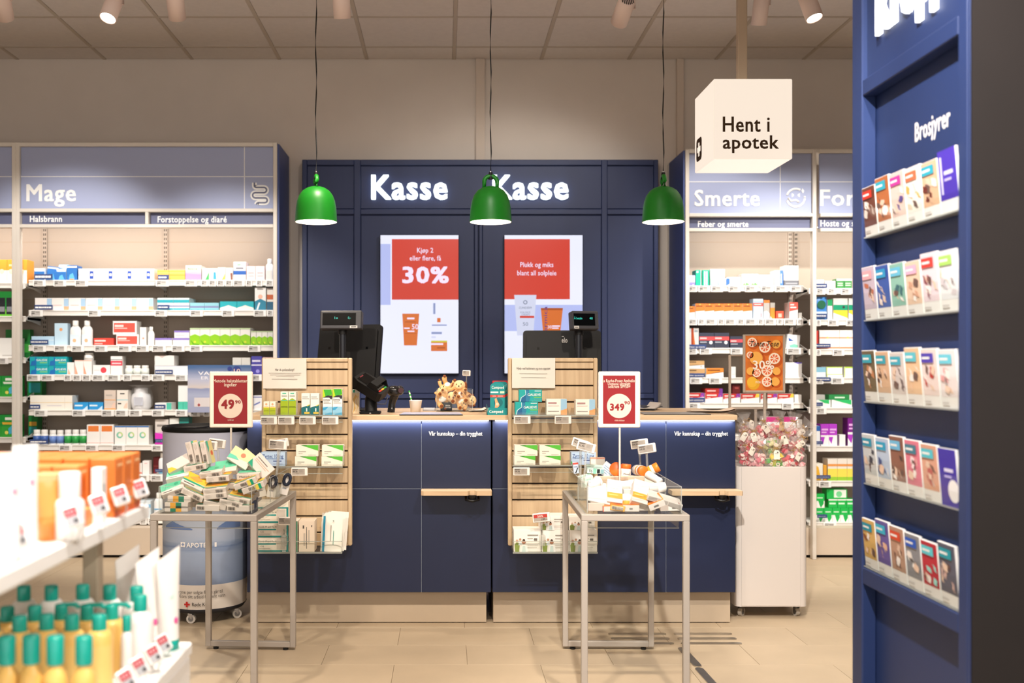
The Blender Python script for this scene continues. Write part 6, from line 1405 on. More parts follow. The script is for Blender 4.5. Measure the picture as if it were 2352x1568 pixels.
for (a, b, y, ro, pi_, ya, f_, t_, lab) in LZ:
    px, py = z3(a, b)
    pbox(px, py, y, .088, .0215, .062, ro, pi_, ya - 3, LB, f_, t_, ('cream lozenge carton with barcode end showing in the left heap' if not lab else lab), GL_ if not lab else None, 'lozenge_carton')
for L_ in range(4):       # the heap goes on behind the front cartons
    for i in range(3 - (L_ > 2)):
        for j in range(2):
            x = -1.01 + i * .096 + (.02 if L_ % 2 else 0) + L_ * .014; y = 4.035 + j * .07
            o = pbox(600, 1000, y, .088, .0215, .062, RND.uniform(-3, 3), RND.uniform(-2, 2), RND.uniform(-14, 8), LB, fr_sq, tp_y, 'lozenge carton buried inside the left heap', 'buried lozenge cartons', 'lozenge_carton'); o.location.x = x; o.location.z = TH + .018 + L_ * .0245
# items in the left bin's back compartment: small card packs with dark blue loops
for k, (px, py, y) in enumerate(((603, 1083, 4.35), (622, 1080, 4.33), (650, 1085, 4.42))):
    c = P(px, py, y); c.z = TH + .0045
    T = thing('hair_band_pack', 'small white card with a navy loop, %s in the left bin' % ('nearest the heap', 'beside the clip', 'at the bin side')[k], 'pack', c, None, True, rot=(0, math.radians((-12, 8, 15)[k]), math.radians(10)))
    mb = MB(); mb.cbox(-.018, .018, 0, .004, 0, .085, M('ECE6E0', .5), .001); layers_on(mb, .036, .085, [('r', .2, .8, .5, .6, '3A4A6A'), ('r', .2, .7, .3, .34, '9AA0A8')], -.0003); part(mb, 'card', T)
    mb = MB(); mb.tube([(.013 * math.cos(t), -.006, .066 + .022 * math.sin(t)) for t in [2 * math.pi * i / 16 for i in range(16)]], .007, M('1E2436', .7), 8, True); part(mb, 'loop', T)
clip_tag((X(633, 4.4), 4.40, TH + .004), P(643, 1018, 4.42), .074, .036, '59,90', -10, 'white price tag behind the 59,90 tag, left table')
clip_tag((X(637, 4.36), 4.34, TH + .004), P(638.5, 1021, 4.33), .076, .040, '59,90', 4, 'white price tag reading 59,90 tilted over the left bin')
clip_tag((X(505, 4.12), 4.14, TH + .004), P(499, 1018, 4.2), .068, .036, '49,90', 8, 'white price tag partly hidden behind upright lozenge cartons')
clip_tag((X(480, 4.12), 4.12, TH + .004), P(482, 1023, 4.12), .06, .036, '49,90', 4, 'white price tag tucked behind the upright lozenge cartons')
# ------------------------------------------------------------------ red price signs
SFR = M('EADFD0', .45); SRED = M('86141A', .45); SCR = M('D2BFAE', .5)
def price_sign(a, b, c, d, y, pole, poleb, head, big, small, foot, label, side):
    T = thing('price_sign', label, 'price sign', (X(pole, y), y + .006, TH + .004))
    mb = MB(); mb.cbox(X(a, y), X(b, y), y, y + .014, Z(d, y), Z(c, y), SFR, .004); fr = part(mb, 'frame', T)
    m1 = 10; mb = MB(); q(mb, a + m1, b - m1 - 2, c + 9, d - 9, y - .0008, SRED); ins = part(mb, 'insert', fr)
    mb = MB(); cx = (a + b) / 2 - 1; cr = 28 * y / F; cz = Z(d - 50, y); mb.disc(X(cx, y), y - .0014, cz, cr, SCR, 36); part(mb, 'price_disc', ins)
    for (t, u0, u1, base, cap) in head: mb = MB(); tx(mb, t, u0, u1, base, cap, y - .0016, SCR, .02); part(mb, 'lettering', ins)
    mb = MB(); tx(mb, big[0], big[1], big[2], big[3], big[4], y - .002, SRED, .045); part(mb, 'lettering', ins); mb = MB(); tx(mb, small[0], small[1], small[2], small[3], small[4], y - .002, SRED, .03); part(mb, 'lettering', ins)
    mb = MB(); tx(mb, foot[0], foot[1], foot[2], foot[3], foot[4], y - .0016, SCR, .0); part(mb, 'lettering', ins)
    mb = MB(); mb.cyl((X(pole, y), y + .006, TH + .004), (X(pole, y), y + .006, Z(d, y)), .0042, .0042, M('D8CFC4', .35, .2), 10); part(mb, 'pole', T)
    mb = MB(); mb.lathe([(0, .006), (.035, .006), (.04, 0)], ACRYL, 20, (X(pole, y), y + .006, TH + .004)); part(mb, 'foot', T)
price_sign(481, 580, 853, 982, 4.16, 530, 1090, [('Metode halstabletter', 490, 568, 878, 870.5), ('ingefær', 515, 544, 887, 879)], ('49', 508, 538, 938, 918), ('90', 540, 553, 926.5, 919), ('2,08/stk', 523, 537, 966, 962.5), 'red price sign reading 49,90 over the lozenge cartons', 0)
price_sign(1375, 1471, 853, 982, 4.16, 1424, 1115, [('La Roche-Posay Anthelios', 1383, 1461, 877.5, 870.5), ('Uvmune ultralett', 1396, 1448, 884.5, 877.5), ('solkrem SPF50+', 1397, 1448, 891, 884)], ('349', 1401, 1434, 942, 927), ('90', 1434, 1447, 928, 921), ('1000,00/liter', 1412, 1435, 967, 963.5), 'red price sign reading 349,90 over the sun cream bin', 1)
# ------------------------------------------------------------------ right bin contents
def z5(zx, zy): return 1280 + zx / 7.35, 1000 + zy / 7.35
OB = 'D6CDC6'; orb = [('b', .0, .18, 'C4BCB6'), ('b', .18, .42, 'E08A24'), ('r', .1, .7, .3, .34, 'EDB060'), ('r', .15, .8, .6, .64, 'E8DCD0'), ('r', .15, .6, .75, .79, 'E8DCD0')]
tpw = [('r', .1, .6, .7, .75, 'D8CFC6'), ('r', .1, .8, .5, .54, 'D8CFC6')]; tpo = [('b', 0, 1, 'E88A30'), ('p', [(0, 0), (.5, 0), (1, .6), (1, 1)], 'D86A20')]
RZ = [
    (720, 1045, 3.99, .098, .026, .12, 12, 34, 0, 'CFC8C2', [('r', .02, .12, .3, .8, '3A3634'), ('r', .15, .3, .4, .6, 'C9C2BA'), ('r', .6, .98, .1, .9, 'CFC8C0')], [('r', .05, .12, .8, .9, '4A4644'), ('r', .3, .9, .2, .8, 'E4DDD6')], 'big flat white carton at the left corner of the right bin'),
    (955, 985, 3.985, .058, .105, .04, 8, -42, 0, OB, [('b', .0, .03, 'E8824A')] + orb, tpw, 'white and amber sun cream carton leaning left of another'),
    (1385, 1110, 3.965, .06, .105, .04, 16, -42, 0, OB, orb, tpw, 'white and amber sun cream carton leaning right'),
    (1000, 1205, 3.945, .055, .02, .07, 8, 4, 0, 'F0B050', bars(.1, .85, .2, .8), tpo, 'amber carton with a barcode end'),
    (1640, 1210, 3.95, .062, .026, .07, -22, 16, 0, 'EFE6E0', [('r', .3, .6, .3, .6, '7A7470')], tpo, 'white carton with an orange top tilting left'),
    (1875, 1240, 3.955, .072, .026, .07, -2, 8, 0, 'F0E8E4', [('r', .0, .4, .1, .9, 'C9B9B0'), ('r', .6, .8, .3, .6, '7A7470')], [('b', 0, 1, '8E2418')], 'white carton with a dark red top'),
    (1790, 1075, 3.96, .135, .02, .085, 17, 10, 0, 'CFC6C0', [('r', .03, .28, .15, .85, 'A9A09A'), ('r', .3, .58, .15, .85, 'A9A09A'), ('r', .6, .97, .15, .85, 'A9A09A')], tpw, 'long flat grey printed carton sloping across the right bin'),
    (900, 1265, 3.945, .07, .02, .06, 0, 2, 4, OB, [('r', .0, .04, 0, 1, 'D8402A'), ('r', .45, .6, .4, .6, '9A948E')], tpo, 'white carton with a red edge on the bin floor'), (1225, 1265, 3.945, .062, .024, .06, 0, 3, 0, OB, [('r', .4, .6, .3, .6, '8A847E')], tpo, 'white carton with an orange top on the bin floor'),
    (1480, 1270, 3.97, .07, .024, .06, 0, 2, 0, 'D8CEC6', [], tpw, 'grey white carton lying on the bin floor'), (640, 1240, 3.96, .06, .03, .06, 0, 2, 0, 'D8C0B4', [], tpw, 'beige carton in the left floor corner'), (1600, 1190, 4.03, .07, .05, .06, 6, 0, 0, OB, orb, tpw, 'white and amber carton standing behind the others'), (800, 1180, 4.05, .08, .06, .06, -4, 0, 0, OB, orb, tpw, 'white and amber carton behind the big flat carton'), (1250, 1130, 4.06, .07, .07, .06, 0, 0, 0, OB, orb, tpw, 'white and amber carton under the white tubes')]
for (a, b, y, w_, h_, d_, ro, pi_, ya, body, f_, t_, lab) in RZ:
    px, py = z5(a, b); pbox(px, py, y, w_, h_, d_, ro, pi_, ya - 1, body, f_, t_, lab, None, 'sun_cream_carton')
def tubeobj(p0, p1, y0_, y1_, r0, r1, colr, label, cap=None, capc='F2EFEA', name='cream_tube', cat='tube'):
    a, b = P(z5(*p0)[0], z5(*p0)[1], y0_), P(z5(*p1)[0], z5(*p1)[1], y1_)
    for v, r_ in ((a, r0), (b, r1)): v.z = max(v.z, TH + .005 + r_)
    d = (b - a); L_ = d.length; q_ = d.normalized().to_track_quat('Z', 'Y')
    T = thing(name, label, cat, a, None, True); T.rotation_euler = q_.to_euler()
    mb = MB(); mb.lathe([(0, 0), (r0 * .9, 0), (r0, r0 * .2), (r0 + (r1 - r0) * .5, L_ * .5), (r1, L_ - r1 * .3), (r1 * .6, L_), (0, L_)], M(colr, .35), 20); part(mb, 'body', T)
    if cap is not None:
        mb = MB(); mb.lathe([(r1 * 1.02, L_ - cap), (r1 * 1.04, L_ - cap), (r1 * 1.04, L_ + .002), (r1 * .9, L_ + .004), (0, L_ + .004)], M(capc, .4), 20); part(mb, 'cap', T)
    return T
tubeobj((1390, 900), (1800, 870), 4.02, 4.04, .021, .019, 'D8CFC9', 'thick white tube lying across the right heap', .03)
tubeobj((540, 870), (690, 770), 4.0, 4.03, .009, .021, 'DAD2CB', 'white teardrop tube lying in the left corner of the right bin', .008)
tubeobj((990, 850), (1290, 820), 4.06, 4.07, .016, .018, 'DAD2CB', 'slim white tube between two amber cartons', .02)
tubeobj((1165, 1190), (1165, 1010), 3.965, 3.975, .018, .017, 'F0A040', 'small white jar with an amber label', .03, 'F4F0EA', 'cream_jar', 'jar')
tubeobj((1530, 660), (1730, 770), 4.16, 4.10, .018, .013, 'DAD2CB', 'white tube with an amber mark leaning on the divider', .02)
# back compartment
c0 = P(1428, 1104, 4.23); mb = MB(); mb.cbox(X(1375, 4.22), X(1481, 4.22), 4.225, 4.24, TH + .004, Z(1093.5, 4.22), M('CFB49A', .6), .002); mb.box(X(1404, 4.22), X(1443, 4.22), 4.2245, 4.225, TH + .03, Z(1095, 4.22), M('BFA088', .6)); solo(mb, 'card_divider', 'tan card divider across the right bin', 'divider', (c0.x, 4.23, TH + .004))
def jar(px, py, y, r, h, lid, label, rot, lab, pur=False):
    c = P(px, py, y); T = thing('vitamin_jar', label, 'jar', c, None, True, rot=[math.radians(v) for v in rot])
    mb = MB(); mb.lathe([(0, -h / 2), (r * .95, -h / 2), (r, -h * .45), (r, h * .2), (r * .85, h * .27)], M('F0E6DE', .4), 22); part(mb, 'jar_body', T)
    mb = MB(); mb.lathe([(r * .9, h * .24), (r * .95, h * .25), (r * .95, h * .48), (r * .88, h * .5), (0, h * .5)], M(lid, .4), 22); part(mb, 'lid', T)
    mb = MB(); mb.lathe([(r * 1.005, -h * .38), (r * 1.005, -h * .34)], M('6A4AA0' if pur else 'E8B090', .4), 22); mb.lathe([(r * 1.005, -h * .05), (r * 1.005, h * .1)], M('EDA030' if pur else 'F0E6DE', .4), 22); part(mb, 'label_band', T)
    if lab: mb = MB(); mb.text('Metsil', -r * .6, r * .6, -h * .1, h * .1, -r * 1.02, M('3A3028', .5), .01); part(mb, 'print', T)
jar(1417, 1080, 4.34, .03, .075, 'E86A1E', 'white jar with an orange lid tilted against the sign pole', (70, -40, 0), False)
jar(1437.5, 1085, 4.30, .021, .07, 'E8702A', 'small white jar with an orange lid standing upright', (0, 4, 0), True)
jar(1470, 1080, 4.36, .022, .085, 'E87A28', 'white jar lying with a purple and amber label', (80, 75, 0), False, True)
jar(1492, 1082, 4.42, .022, .085, 'EE8A30', 'jar with an orange lid lying below the price tags', (10, 60, 0), False, True)
BC = [(1366, 1077, 4.33, .07, .022, .06, 3, 10, 0, 'DDEBE4', [('t', 'V6', .1, .3, .2, .8, '2A2A2A'), ('r', .35, .55, 0, 1, '8FD4BC'), ('r', .58, .75, .1, .9, '2A3030'), ('r', .78, .98, .1, .9, '8AB4BC')], [('b', 0, 1, 'C9E8DC')], 'mint chewing gum carton reading V6'),
    (1322, 1074, 4.33, .022, .045, .03, -6, 0, 0, 'C9D4E4', [('b', .85, 1, 'D84A3A'), ('r', .15, .8, .6, .66, '5A6A90'), ('p', [(.2, .1), (.45, .05), (.9, .5), (.75, .55), (.4, .2)], '1E1E22')], [], 'small grey blue gum pack with a black tick'),
    (1394, 1079, 4.34, .05, .055, .02, 38, 10, 0, 'DDE8EE', [('r', .1, .9, .7, .74, '7AA8C8'), ('r', .1, .9, .55, .59, '7AA8C8'), ('r', .1, .9, .4, .44, '7AA8C8'), ('r', .1, .7, .25, .29, '7AA8C8')], [], 'pale blue pack leaning with blue print'),
    (1372, 1066, 4.40, .06, .06, .03, 0, 0, 0, 'E9E4DA', [('b', .9, 1, 'EDA48A')], [], 'white carton standing at the back of the right bin'),
    (1345, 1098, 4.30, .05, .022, .05, -14, 8, 10, 'E4EEE6', [('r', .2, .8, .3, .6, 'A8D8C4')], [('b', .3, .6, 'A8D8C4')], 'white and mint gum pack in the back corner'), (1352, 1110, 4.30, .07, .03, .06, 4, 4, 0, 'E6E4DC', [('r', .1, .4, .2, .7, 'C9E0D4')], [], 'white and mint pack under other gum packs'), (1385, 1108, 4.31, .06, .03, .06, 4, 4, 0, 'E6E0D8', [], [], 'plain pack under the leaning pale blue pack'), (1470, 1105, 4.36, .1, .04, .1, 0, 0, 0, 'E9DCD0', [], [], 'plain cream carton under the lying jars'), (1420, 1105, 4.38, .07, .05, .06, 0, 0, 0, 'E9DCD0', [], [], 'plain cream carton under the tilted jar')]
for (px, py, y, w_, h_, d_, ro, pi_, ya, body, f_, t_, lab) in BC: pbox(px, py, y, w_, h_, d_, ro, pi_, ya, body, f_, t_, lab, None, 'gum_pack')
clip_tag((X(1332, 4.28), 4.27, TH + .004), P(1334, 1019, 4.30), .074, .037, '74,90', 17, 'white price tag half hidden behind the 32,90 tag')
clip_tag((X(1338, 4.26), 4.23, TH + .004), P(1346.5, 1026, 4.24), .076, .039, '32,90', 15, 'white price tag reading 32,90 tilted over the right bin')
clip_tag((X(1473, 4.5), 4.50, TH + .004), P(1468.5, 1019, 4.5), .076, .039, '109,90', -8, 'white price tag reading 109,90 half behind another above the jars')
clip_tag((X(1489, 4.45), 4.455, TH + .004), P(1485.5, 1030, 4.45), .078, .040, '169,90', -9, 'white price tag reading 169,90 overlapping the one behind it')

# ================================================================== water barrel
yb_ = 5.22; cx = X(472.5, yb_); RB_ = .208; z0_, zw, zt = .072, .192, .925
T = thing('water_barrel', 'round blue and white cooler barrel on castors with a mountain print', 'barrel', (cx, yb_, 0))
BP = vgrad('barrel_print', [(.0, '6E84A8'), (.10, '8E9EBC'), (.26, '96A6C2'), (.30, '7489AE'), (.34, 'A2B0C8'), (.46, 'AEB7CA'), (.56, '8A9AB8'), (.585, 'B8BDCC'), (.8, 'B4B8CC'), (1.0, 'B0B3C4')], zw, zt, .45)
WBN = M('E4DCD4', .5); LETB = M('EDEBEA', .5); GREY = M('5A5654', .6); REDX = M('C0221E', .5)
mb = MB(); n = 48
mb.lathe([(RB_ * .985, zw), (RB_, zw + .05), (RB_, zt)], BP, n, (cx, yb_, 0)); part(mb, 'printed_drum', T)
mb = MB(); mb.lathe([(RB_ * .96, z0_), (RB_ * .986, zw)], WBN, n, (cx, yb_, 0)); part(mb, 'white_band', T)
mb = MB(); mb.lathe([(RB_ * .99, zt - .004), (RB_ * 1.02, zt), (RB_ * 1.03, zt + .012), (RB_ * 1.0, zt + .024), (RB_ * .92, zt + .022), (RB_ * .9, zt + .006)], BLK, n, (cx, yb_, 0)); part(mb, 'rim', T)
mb = MB(); mb.lathe([(0, zt - .02), (RB_ * .92, zt - .02)], BLK2, n, (cx, yb_, 0)); part(mb, 'inner_lid', T)
lidm = clear_mat('lid_plastic', 'D8DCDC', 1.5, .12); mb = MB(); mb.lathe([(0, zt + .014), (RB_ * .9, zt + .010)], lidm, n, (cx, yb_, 0)); mb.tube([(cx - RB_ * .1, yb_ - RB_ * .85, zt + .018), (cx + RB_ * .3, yb_ + RB_ * .8, zt + .018)], .004, BLK, 6); part(mb, 'sliding_lid', T)
mb = MB(); mb.lathe([(0, z0_ - .02), (RB_ * .9, z0_ - .02), (RB_ * .97, z0_), (RB_ * .96, z0_ + .002)], M('2A2A30', .6), n, (cx, yb_, 0)); part(mb, 'bottom_plate', T)
def wrap(mb, s, a, b, base, cap, m, bold=0.0, poly=None):
    """lettering wrapped round the drum between two pixel columns"""
    r_ = RB_ + .0012
    def w_(px, z, dr=0.0):
        th = 0.0
        for _k in range(8): th = math.asin(max(-.98, min(.98, (X(px, yb_ - r_ * math.cos(th)) - cx) / r_)))
        return (cx + (r_ + dr) * math.sin(th), yb_ - (r_ + dr) * math.cos(th), z)
    zf = lambda py: Z(py, yb_ - r_)
    if poly: mb.poly([w_(u, zf(v)) for u, v in poly], m); return
    vs, fs, _ = glyphs(s, bold)
    mb.add([w_(a + (b - a) * v[0], zf(base) + (zf(cap) - zf(base)) * v[1], v[2]) for v in vs], fs, m)
mb = MB(); wrap(mb, 'APOTEK', 428, 484, 1257, 1246.5, LETB, .02); wrap(mb, '1', 493, 497.5, 1257, 1246.5, LETB, .0); wrap(mb, '', 0, 0, 0, 0, LETB, poly=[(415, 1245), (425, 1245), (425, 1257), (415, 1257)]); wrap(mb, '', 0, 0, 0, 0, M('6F86B4', .5), poly=[(419, 1247), (421, 1247), (421, 1255), (419, 1255)]); wrap(mb, '', 0, 0, 0, 0, M('6F86B4', .5), poly=[(416.5, 1250), (423.5, 1250), (423.5, 1252), (416.5, 1252)]); part(mb, 'lettering', T)
mb = MB(); wrap(mb, 'En krone per solgte flaske går til', 394, 511, 1364, 1356, GREY); wrap(mb, 'Røde Kors sitt arbeid for rent vann', 390, 517, 1374, 1366, GREY); wrap(mb, 'Røde Kors', 441, 484, 1392, 1384, M('2A2626', .6), .01)
wrap(mb, '', 0, 0, 0, 0, REDX, poly=[(427, 1382), (431, 1382), (431, 1395), (427, 1395)]); wrap(mb, '', 0, 0, 0, 0, REDX, poly=[(423, 1386.5), (436, 1386.5), (436, 1390.5), (423, 1390.5)]); part(mb, 'print', T)
mtn = M('5F79AC', .5)
def ridge(tops, base):
    mb = MB(); n = len(tops)
    for (u0, v0), (u1, v1) in zip(tops, tops[1:]):
        for k in range(3):
            a, b = k / 3, (k + 1) / 3; ua, ub, va, vb_ = u0 + (u1 - u0) * a, u0 + (u1 - u0) * b, v0 + (v1 - v0) * a, v0 + (v1 - v0) * b
            wrap(mb, '', 0, 0, 0, 0, mtn, poly=[(ua, base), (ub, base), (ub, vb_), (ua, va)])
    part(mb, 'mountain_print', T)
ridge([(381, 1212), (388, 1205), (396, 1199), (404, 1203), (412, 1206), (424, 1210), (434, 1212), (442, 1215)], 1217)
ridge([(498, 1214), (506, 1208), (518, 1201), (530, 1199), (545, 1198), (552, 1200)], 1217)
def castor(T, x, y, ang, R_=.022, wheel='DAD4CC'):
    d = Vector((math.cos(ang), math.sin(ang), 0)); s = Vector((-d.y, d.x, 0)); hub = Vector((x, y, R_)) + d * .012
    mb = MB(); mb.cyl(hub - s * .009, hub + s * .009, R_, R_, M(wheel, .4), 20); mb.cyl(hub - s * .0095, hub + s * .0095, R_ * .6, R_ * .6, M('8A8A8C', .3, .7), 16); w_ = part(mb, 'wheel', T)
    mb = MB(); ch = M('B8B8BA', .25, .9)
    for k in (-1, 1): mb.prism([(0, 0), (.006, .0), (.008, R_ * 1.1), (-.014, R_ * 1.3), (-.014, R_ * 1.0)], k * .011 - .001, k * .011 + .001, ch)
    mb.cyl((-.006, 0, R_ * 1.2), (-.006, 0, R_ * 1.6), .012, .012, ch, 12)
    q_ = Matrix(((d.x, s.x, 0, hub.x), (d.y, s.y, 0, hub.y), (0, 0, 1, hub.z), (0, 0, 0, 1))); mb.xf(q_); part(mb, 'fork', w_)
for a in (-1.85, -.35, 1.2, 2.7): castor(T, cx + .165 * math.cos(a), yb_ + .165 * math.sin(a), .5 + a * .3)

# ================================================================== white candy bin
yf = 5.15; x0, x1 = X(1690, yf), X(1856, yf); dep = .34; zb_, zt = Z(1393, yf), Z(1071, yf)
CW = M('D6CEC8', .4); r = .03
T = thing('candy_bin', 'white rounded sweets bin on castors beside the right counter', 'bin', ((x0 + x1) / 2, yf + dep / 2, 0))
def rrect(x0, x1, y0, y1, r, k=6):
    pts = []
    for (a, b, s) in ((x1 - r, y1 - r, 0), (x0 + r, y1 - r, 90), (x0 + r, y0 + r, 180), (x1 - r, y0 + r, 270)):
        for i in range(k + 1): t = math.radians(s + 90 * i / k); pts.append((a + r * math.cos(t), b + r * math.sin(t)))
    return pts
mb = MB(); pts = rrect(x0, x1, yf, yf + dep, r); vs = [(u, v, z) for z in (zb_, zt) for u, v in pts]; N = len(pts)
mb.add(vs, [(i, (i + 1) % N, N + (i + 1) % N, N + i) for i in range(N)], CW, True); mb.poly(vs[:N], CW); mb.prism(rrect(x0 + .006, x1 - .006, yf + .006, yf + dep - .006, r), zt - .012, zt - .006, CW, 'z'); part(mb, 'cabinet', T)
mb = MB(); mb.cbox(X(1703, yf), X(1839, yf), yf - .003, yf, zb_ + .004, zt - .002, CW, .002); part(mb, 'front_panel', T)
mb = MB(); zz = zt + .105
inner = rrect(x0 + .004, x1 - .004, yf + .004, yf + dep - .004, r); vs = [(u, v, z) for z in (zt - .006, zz) for u, v in inner]
mb.add(vs, [(i, (i + 1) % N, N + (i + 1) % N, N + i) for i in range(N)], ACRYL, True); part(mb, 'clear_wall', T)
for (a, b, g) in ((x0 + .035, yf + .05, .8), (x1 - .035, yf + .05, 1.9), (x0 + .035, yf + dep - .05, 2.5), (x1 - .035, yf + dep - .05, .5)): castor(T, a, b, g, .021, 'B8B0A4')
# sweets bags
TWN = M('B08A52', .8); TAGP = M('EDE4D6', .6); TAGK = M('C9A878', .7)
def candy_bag(px, py, y, s, rot, candy, label, tagcol, grp, tagrot):
    c = P(px, py, y); T = thing('sweets_bag', label, 'sweets bag', c, grp, True, rot=[math.radians(v) for v in rot]); rn = random.Random(int(px * 7 + py))
    mb = MB(); prof = [(.02, -.05), (.04, -.04), (.047, -.015), (.042, .012), (.026, .034), (.0095, .046), (.011, .05), (.024, .066), (.036, .088)]; n = 16; vs = []
    for j, (r_, z_) in enumerate(prof):
        for i in range(n):
            a = 2 * math.pi * i / n; k = r_ * (1 + rn.uniform(-.12, .12) + (.16 * math.sin(5 * a) if j > 5 else 0)); vs.append((k * math.cos(a) * s, k * math.sin(a) * .72 * s, z_ * s + rn.uniform(-.003, .003)))
    mb.add(vs, [(j * n + i, j * n + (i + 1) % n, (j + 1) * n + (i + 1) % n, (j + 1) * n + i) for j in range(len(prof) - 1) for i in range(n)], FILM); part(mb, 'clear_film', T)
    mb = MB()
    for k in range(30):
        a = rn.uniform(0, 6.28); rr_ = rn.uniform(.0, .036) * s; z_ = rn.uniform(-.04, .016) * s; rr_ *= .75 if z_ > 0 else 1
        p = Vector((rr_ * math.cos(a), rr_ * math.sin(a) * .66, z_)); d = Vector((rn.uniform(-1, 1), rn.uniform(-1, 1), rn.uniform(-1, 1))).normalized() * .010 * s
        col_ = rn.choice(candy); mb.cyl(p - d, p + d, .0095 * s, .0095 * s, M(col_, .3), 10, False); e1 = M('F3DDD4', .4)
        mb.cyl(p + d, p + d * 1.02, .0095 * s, .0095 * s, e1, 10); mb.cyl(p - d * 1.02, p - d, .0095 * s, .0095 * s, e1, 10); mb.cyl(p + d * 1.02, p + d * 1.04, .004 * s, .004 * s, M(col_, .3), 6)
    part(mb, 'sweets', T, kind='stuff')
    mb = MB(); mb.tube([(.0125 * s * math.cos(t), .0095 * s * math.sin(t), .048 * s) for t in [2 * math.pi * i / 10 for i in range(10)]], .0016, TWN, 6, True)
    for sx in (-1, 1): mb.tube([(0, -.01 * s, .048 * s), (sx * .014 * s, -.016 * s, .058 * s), (sx * .022 * s, -.018 * s, .05 * s), (sx * .012 * s, -.016 * s, .043 * s), (0, -.011 * s, .047 * s)], .0013, TWN, 5); mb.tube([(0, -.011 * s, .047 * s), (sx * .01 * s, -.02 * s, .035 * s), (sx * .018 * s, -.024 * s, .022 * s)], .0012, TWN, 5)
    part(mb, 'twine_bow', T)
    if tagrot is None: return
    mb = MB(); g = MB(); g.prism([(-.014, -.022), (.014, -.022), (.014, .016), (.008, .024), (-.008, .024), (-.014, .016)], -.0005, .0005, M(tagcol, .6)); layers_on(g, .024, .04, [('r', .15, .8, .15, .2, '8A7A6A'), ('r', .55, .85, .25, .4, '6A5A4E')], -.0007); g.xf(Matrix.Translation((.004, -.04 * s, .018)) @ Euler((0, math.radians(tagrot), 0)).to_matrix().to_4x4()); part(g, 'paper_tag', T)
RED, PNK, YEL, GRC = ['C2202E', 'D84A5E', 'E88A92'], ['E89AA4', 'D86A7C', 'F0C0C0'], ['E8C82E', 'D8D04A', '5AB84A'], ['5AA84A', 'C8D86A', 'E8E0A0']
BG = 'red candy bags in the bin'
BAGS = [(1712, 1050, 5.20, 1.0, (0, -8, 10), RED, 0, 8), (1744, 1055, 5.18, 1.0, (0, 6, 0), PNK, 0, -20), (1778, 1056, 5.18, 1.0, (0, 0, 20), RED, 'yellow', 22), (1812, 1057, 5.19, 1.0, (0, 10, 0), RED, 0, 55), (1838, 1050, 5.21, .95, (0, 6, 0), PNK, 0, 5),
    (1708, 1015, 5.24, 1.0, (0, -25, 0), RED, 0, 35), (1738, 1010, 5.24, 1.0, (0, -6, 0), RED, 0, 14), (1770, 1018, 5.22, 1.0, (10, 12, 0), GRC, 'green', 0), (1803, 1013, 5.25, 1.0, (0, 5, 0), RED, 0, -6), (1836, 1022, 5.24, 1.0, (0, 16, 0), RED, 0, 25),
    (1722, 992, 5.30, .95, (0, -14, 0), PNK, 0, 5), (1752, 985, 5.30, .95, (0, -4, 0), RED, 0, -4), (1786, 988, 5.31, .95, (0, 8, 0), RED, 'kraft', 10), (1817, 992, 5.30, .95, (0, 18, 0), PNK, 0, 30), (1702, 985, 5.33, .9, (0, -10, 0), PNK, 0, 0), (1839, 990, 5.33, .9, (0, 25, 0), RED, 0, 0)]
_rb = random.Random(21)
for i, (px, py, y, s, rot, cd, sp, tr) in enumerate(BAGS):
    s *= 1.12; rot = (rot[0] + _rb.uniform(-18, 14), rot[1] + _rb.uniform(-22, 22), rot[2] + _rb.uniform(-40, 40)); px += _rb.uniform(-4, 4); py += _rb.uniform(-5, 5); y += .028; px = max(1714, min(1830, px))
    tr = None if (i % 3 == 1 and not sp) else tr + _rb.uniform(-50, 50)
    if sp == 'yellow': candy_bag(px, py, y, s, rot, YEL, 'sweets bag of yellow candies with a barcode tag', 'EDE9DC', None, tr)
    elif sp == 'green': candy_bag(px, py, y, s, rot, GRC, 'sweets bag of green and cream candies', 'EDE4D0', None, tr)
    elif sp == 'kraft': candy_bag(px, py, y, s, rot, cd, 'sweets bag of red candies with a kraft paper tag', 'C9A270', None, tr)
    else: candy_bag(px, py, y, s, rot, cd, 'clear sweets bag of %s candies tied with twine in the bin' % ('red' if cd is RED else 'pink'), 'EDE4D6', 'bags of %s candies' % ('red' if cd is RED else 'pink'), tr)
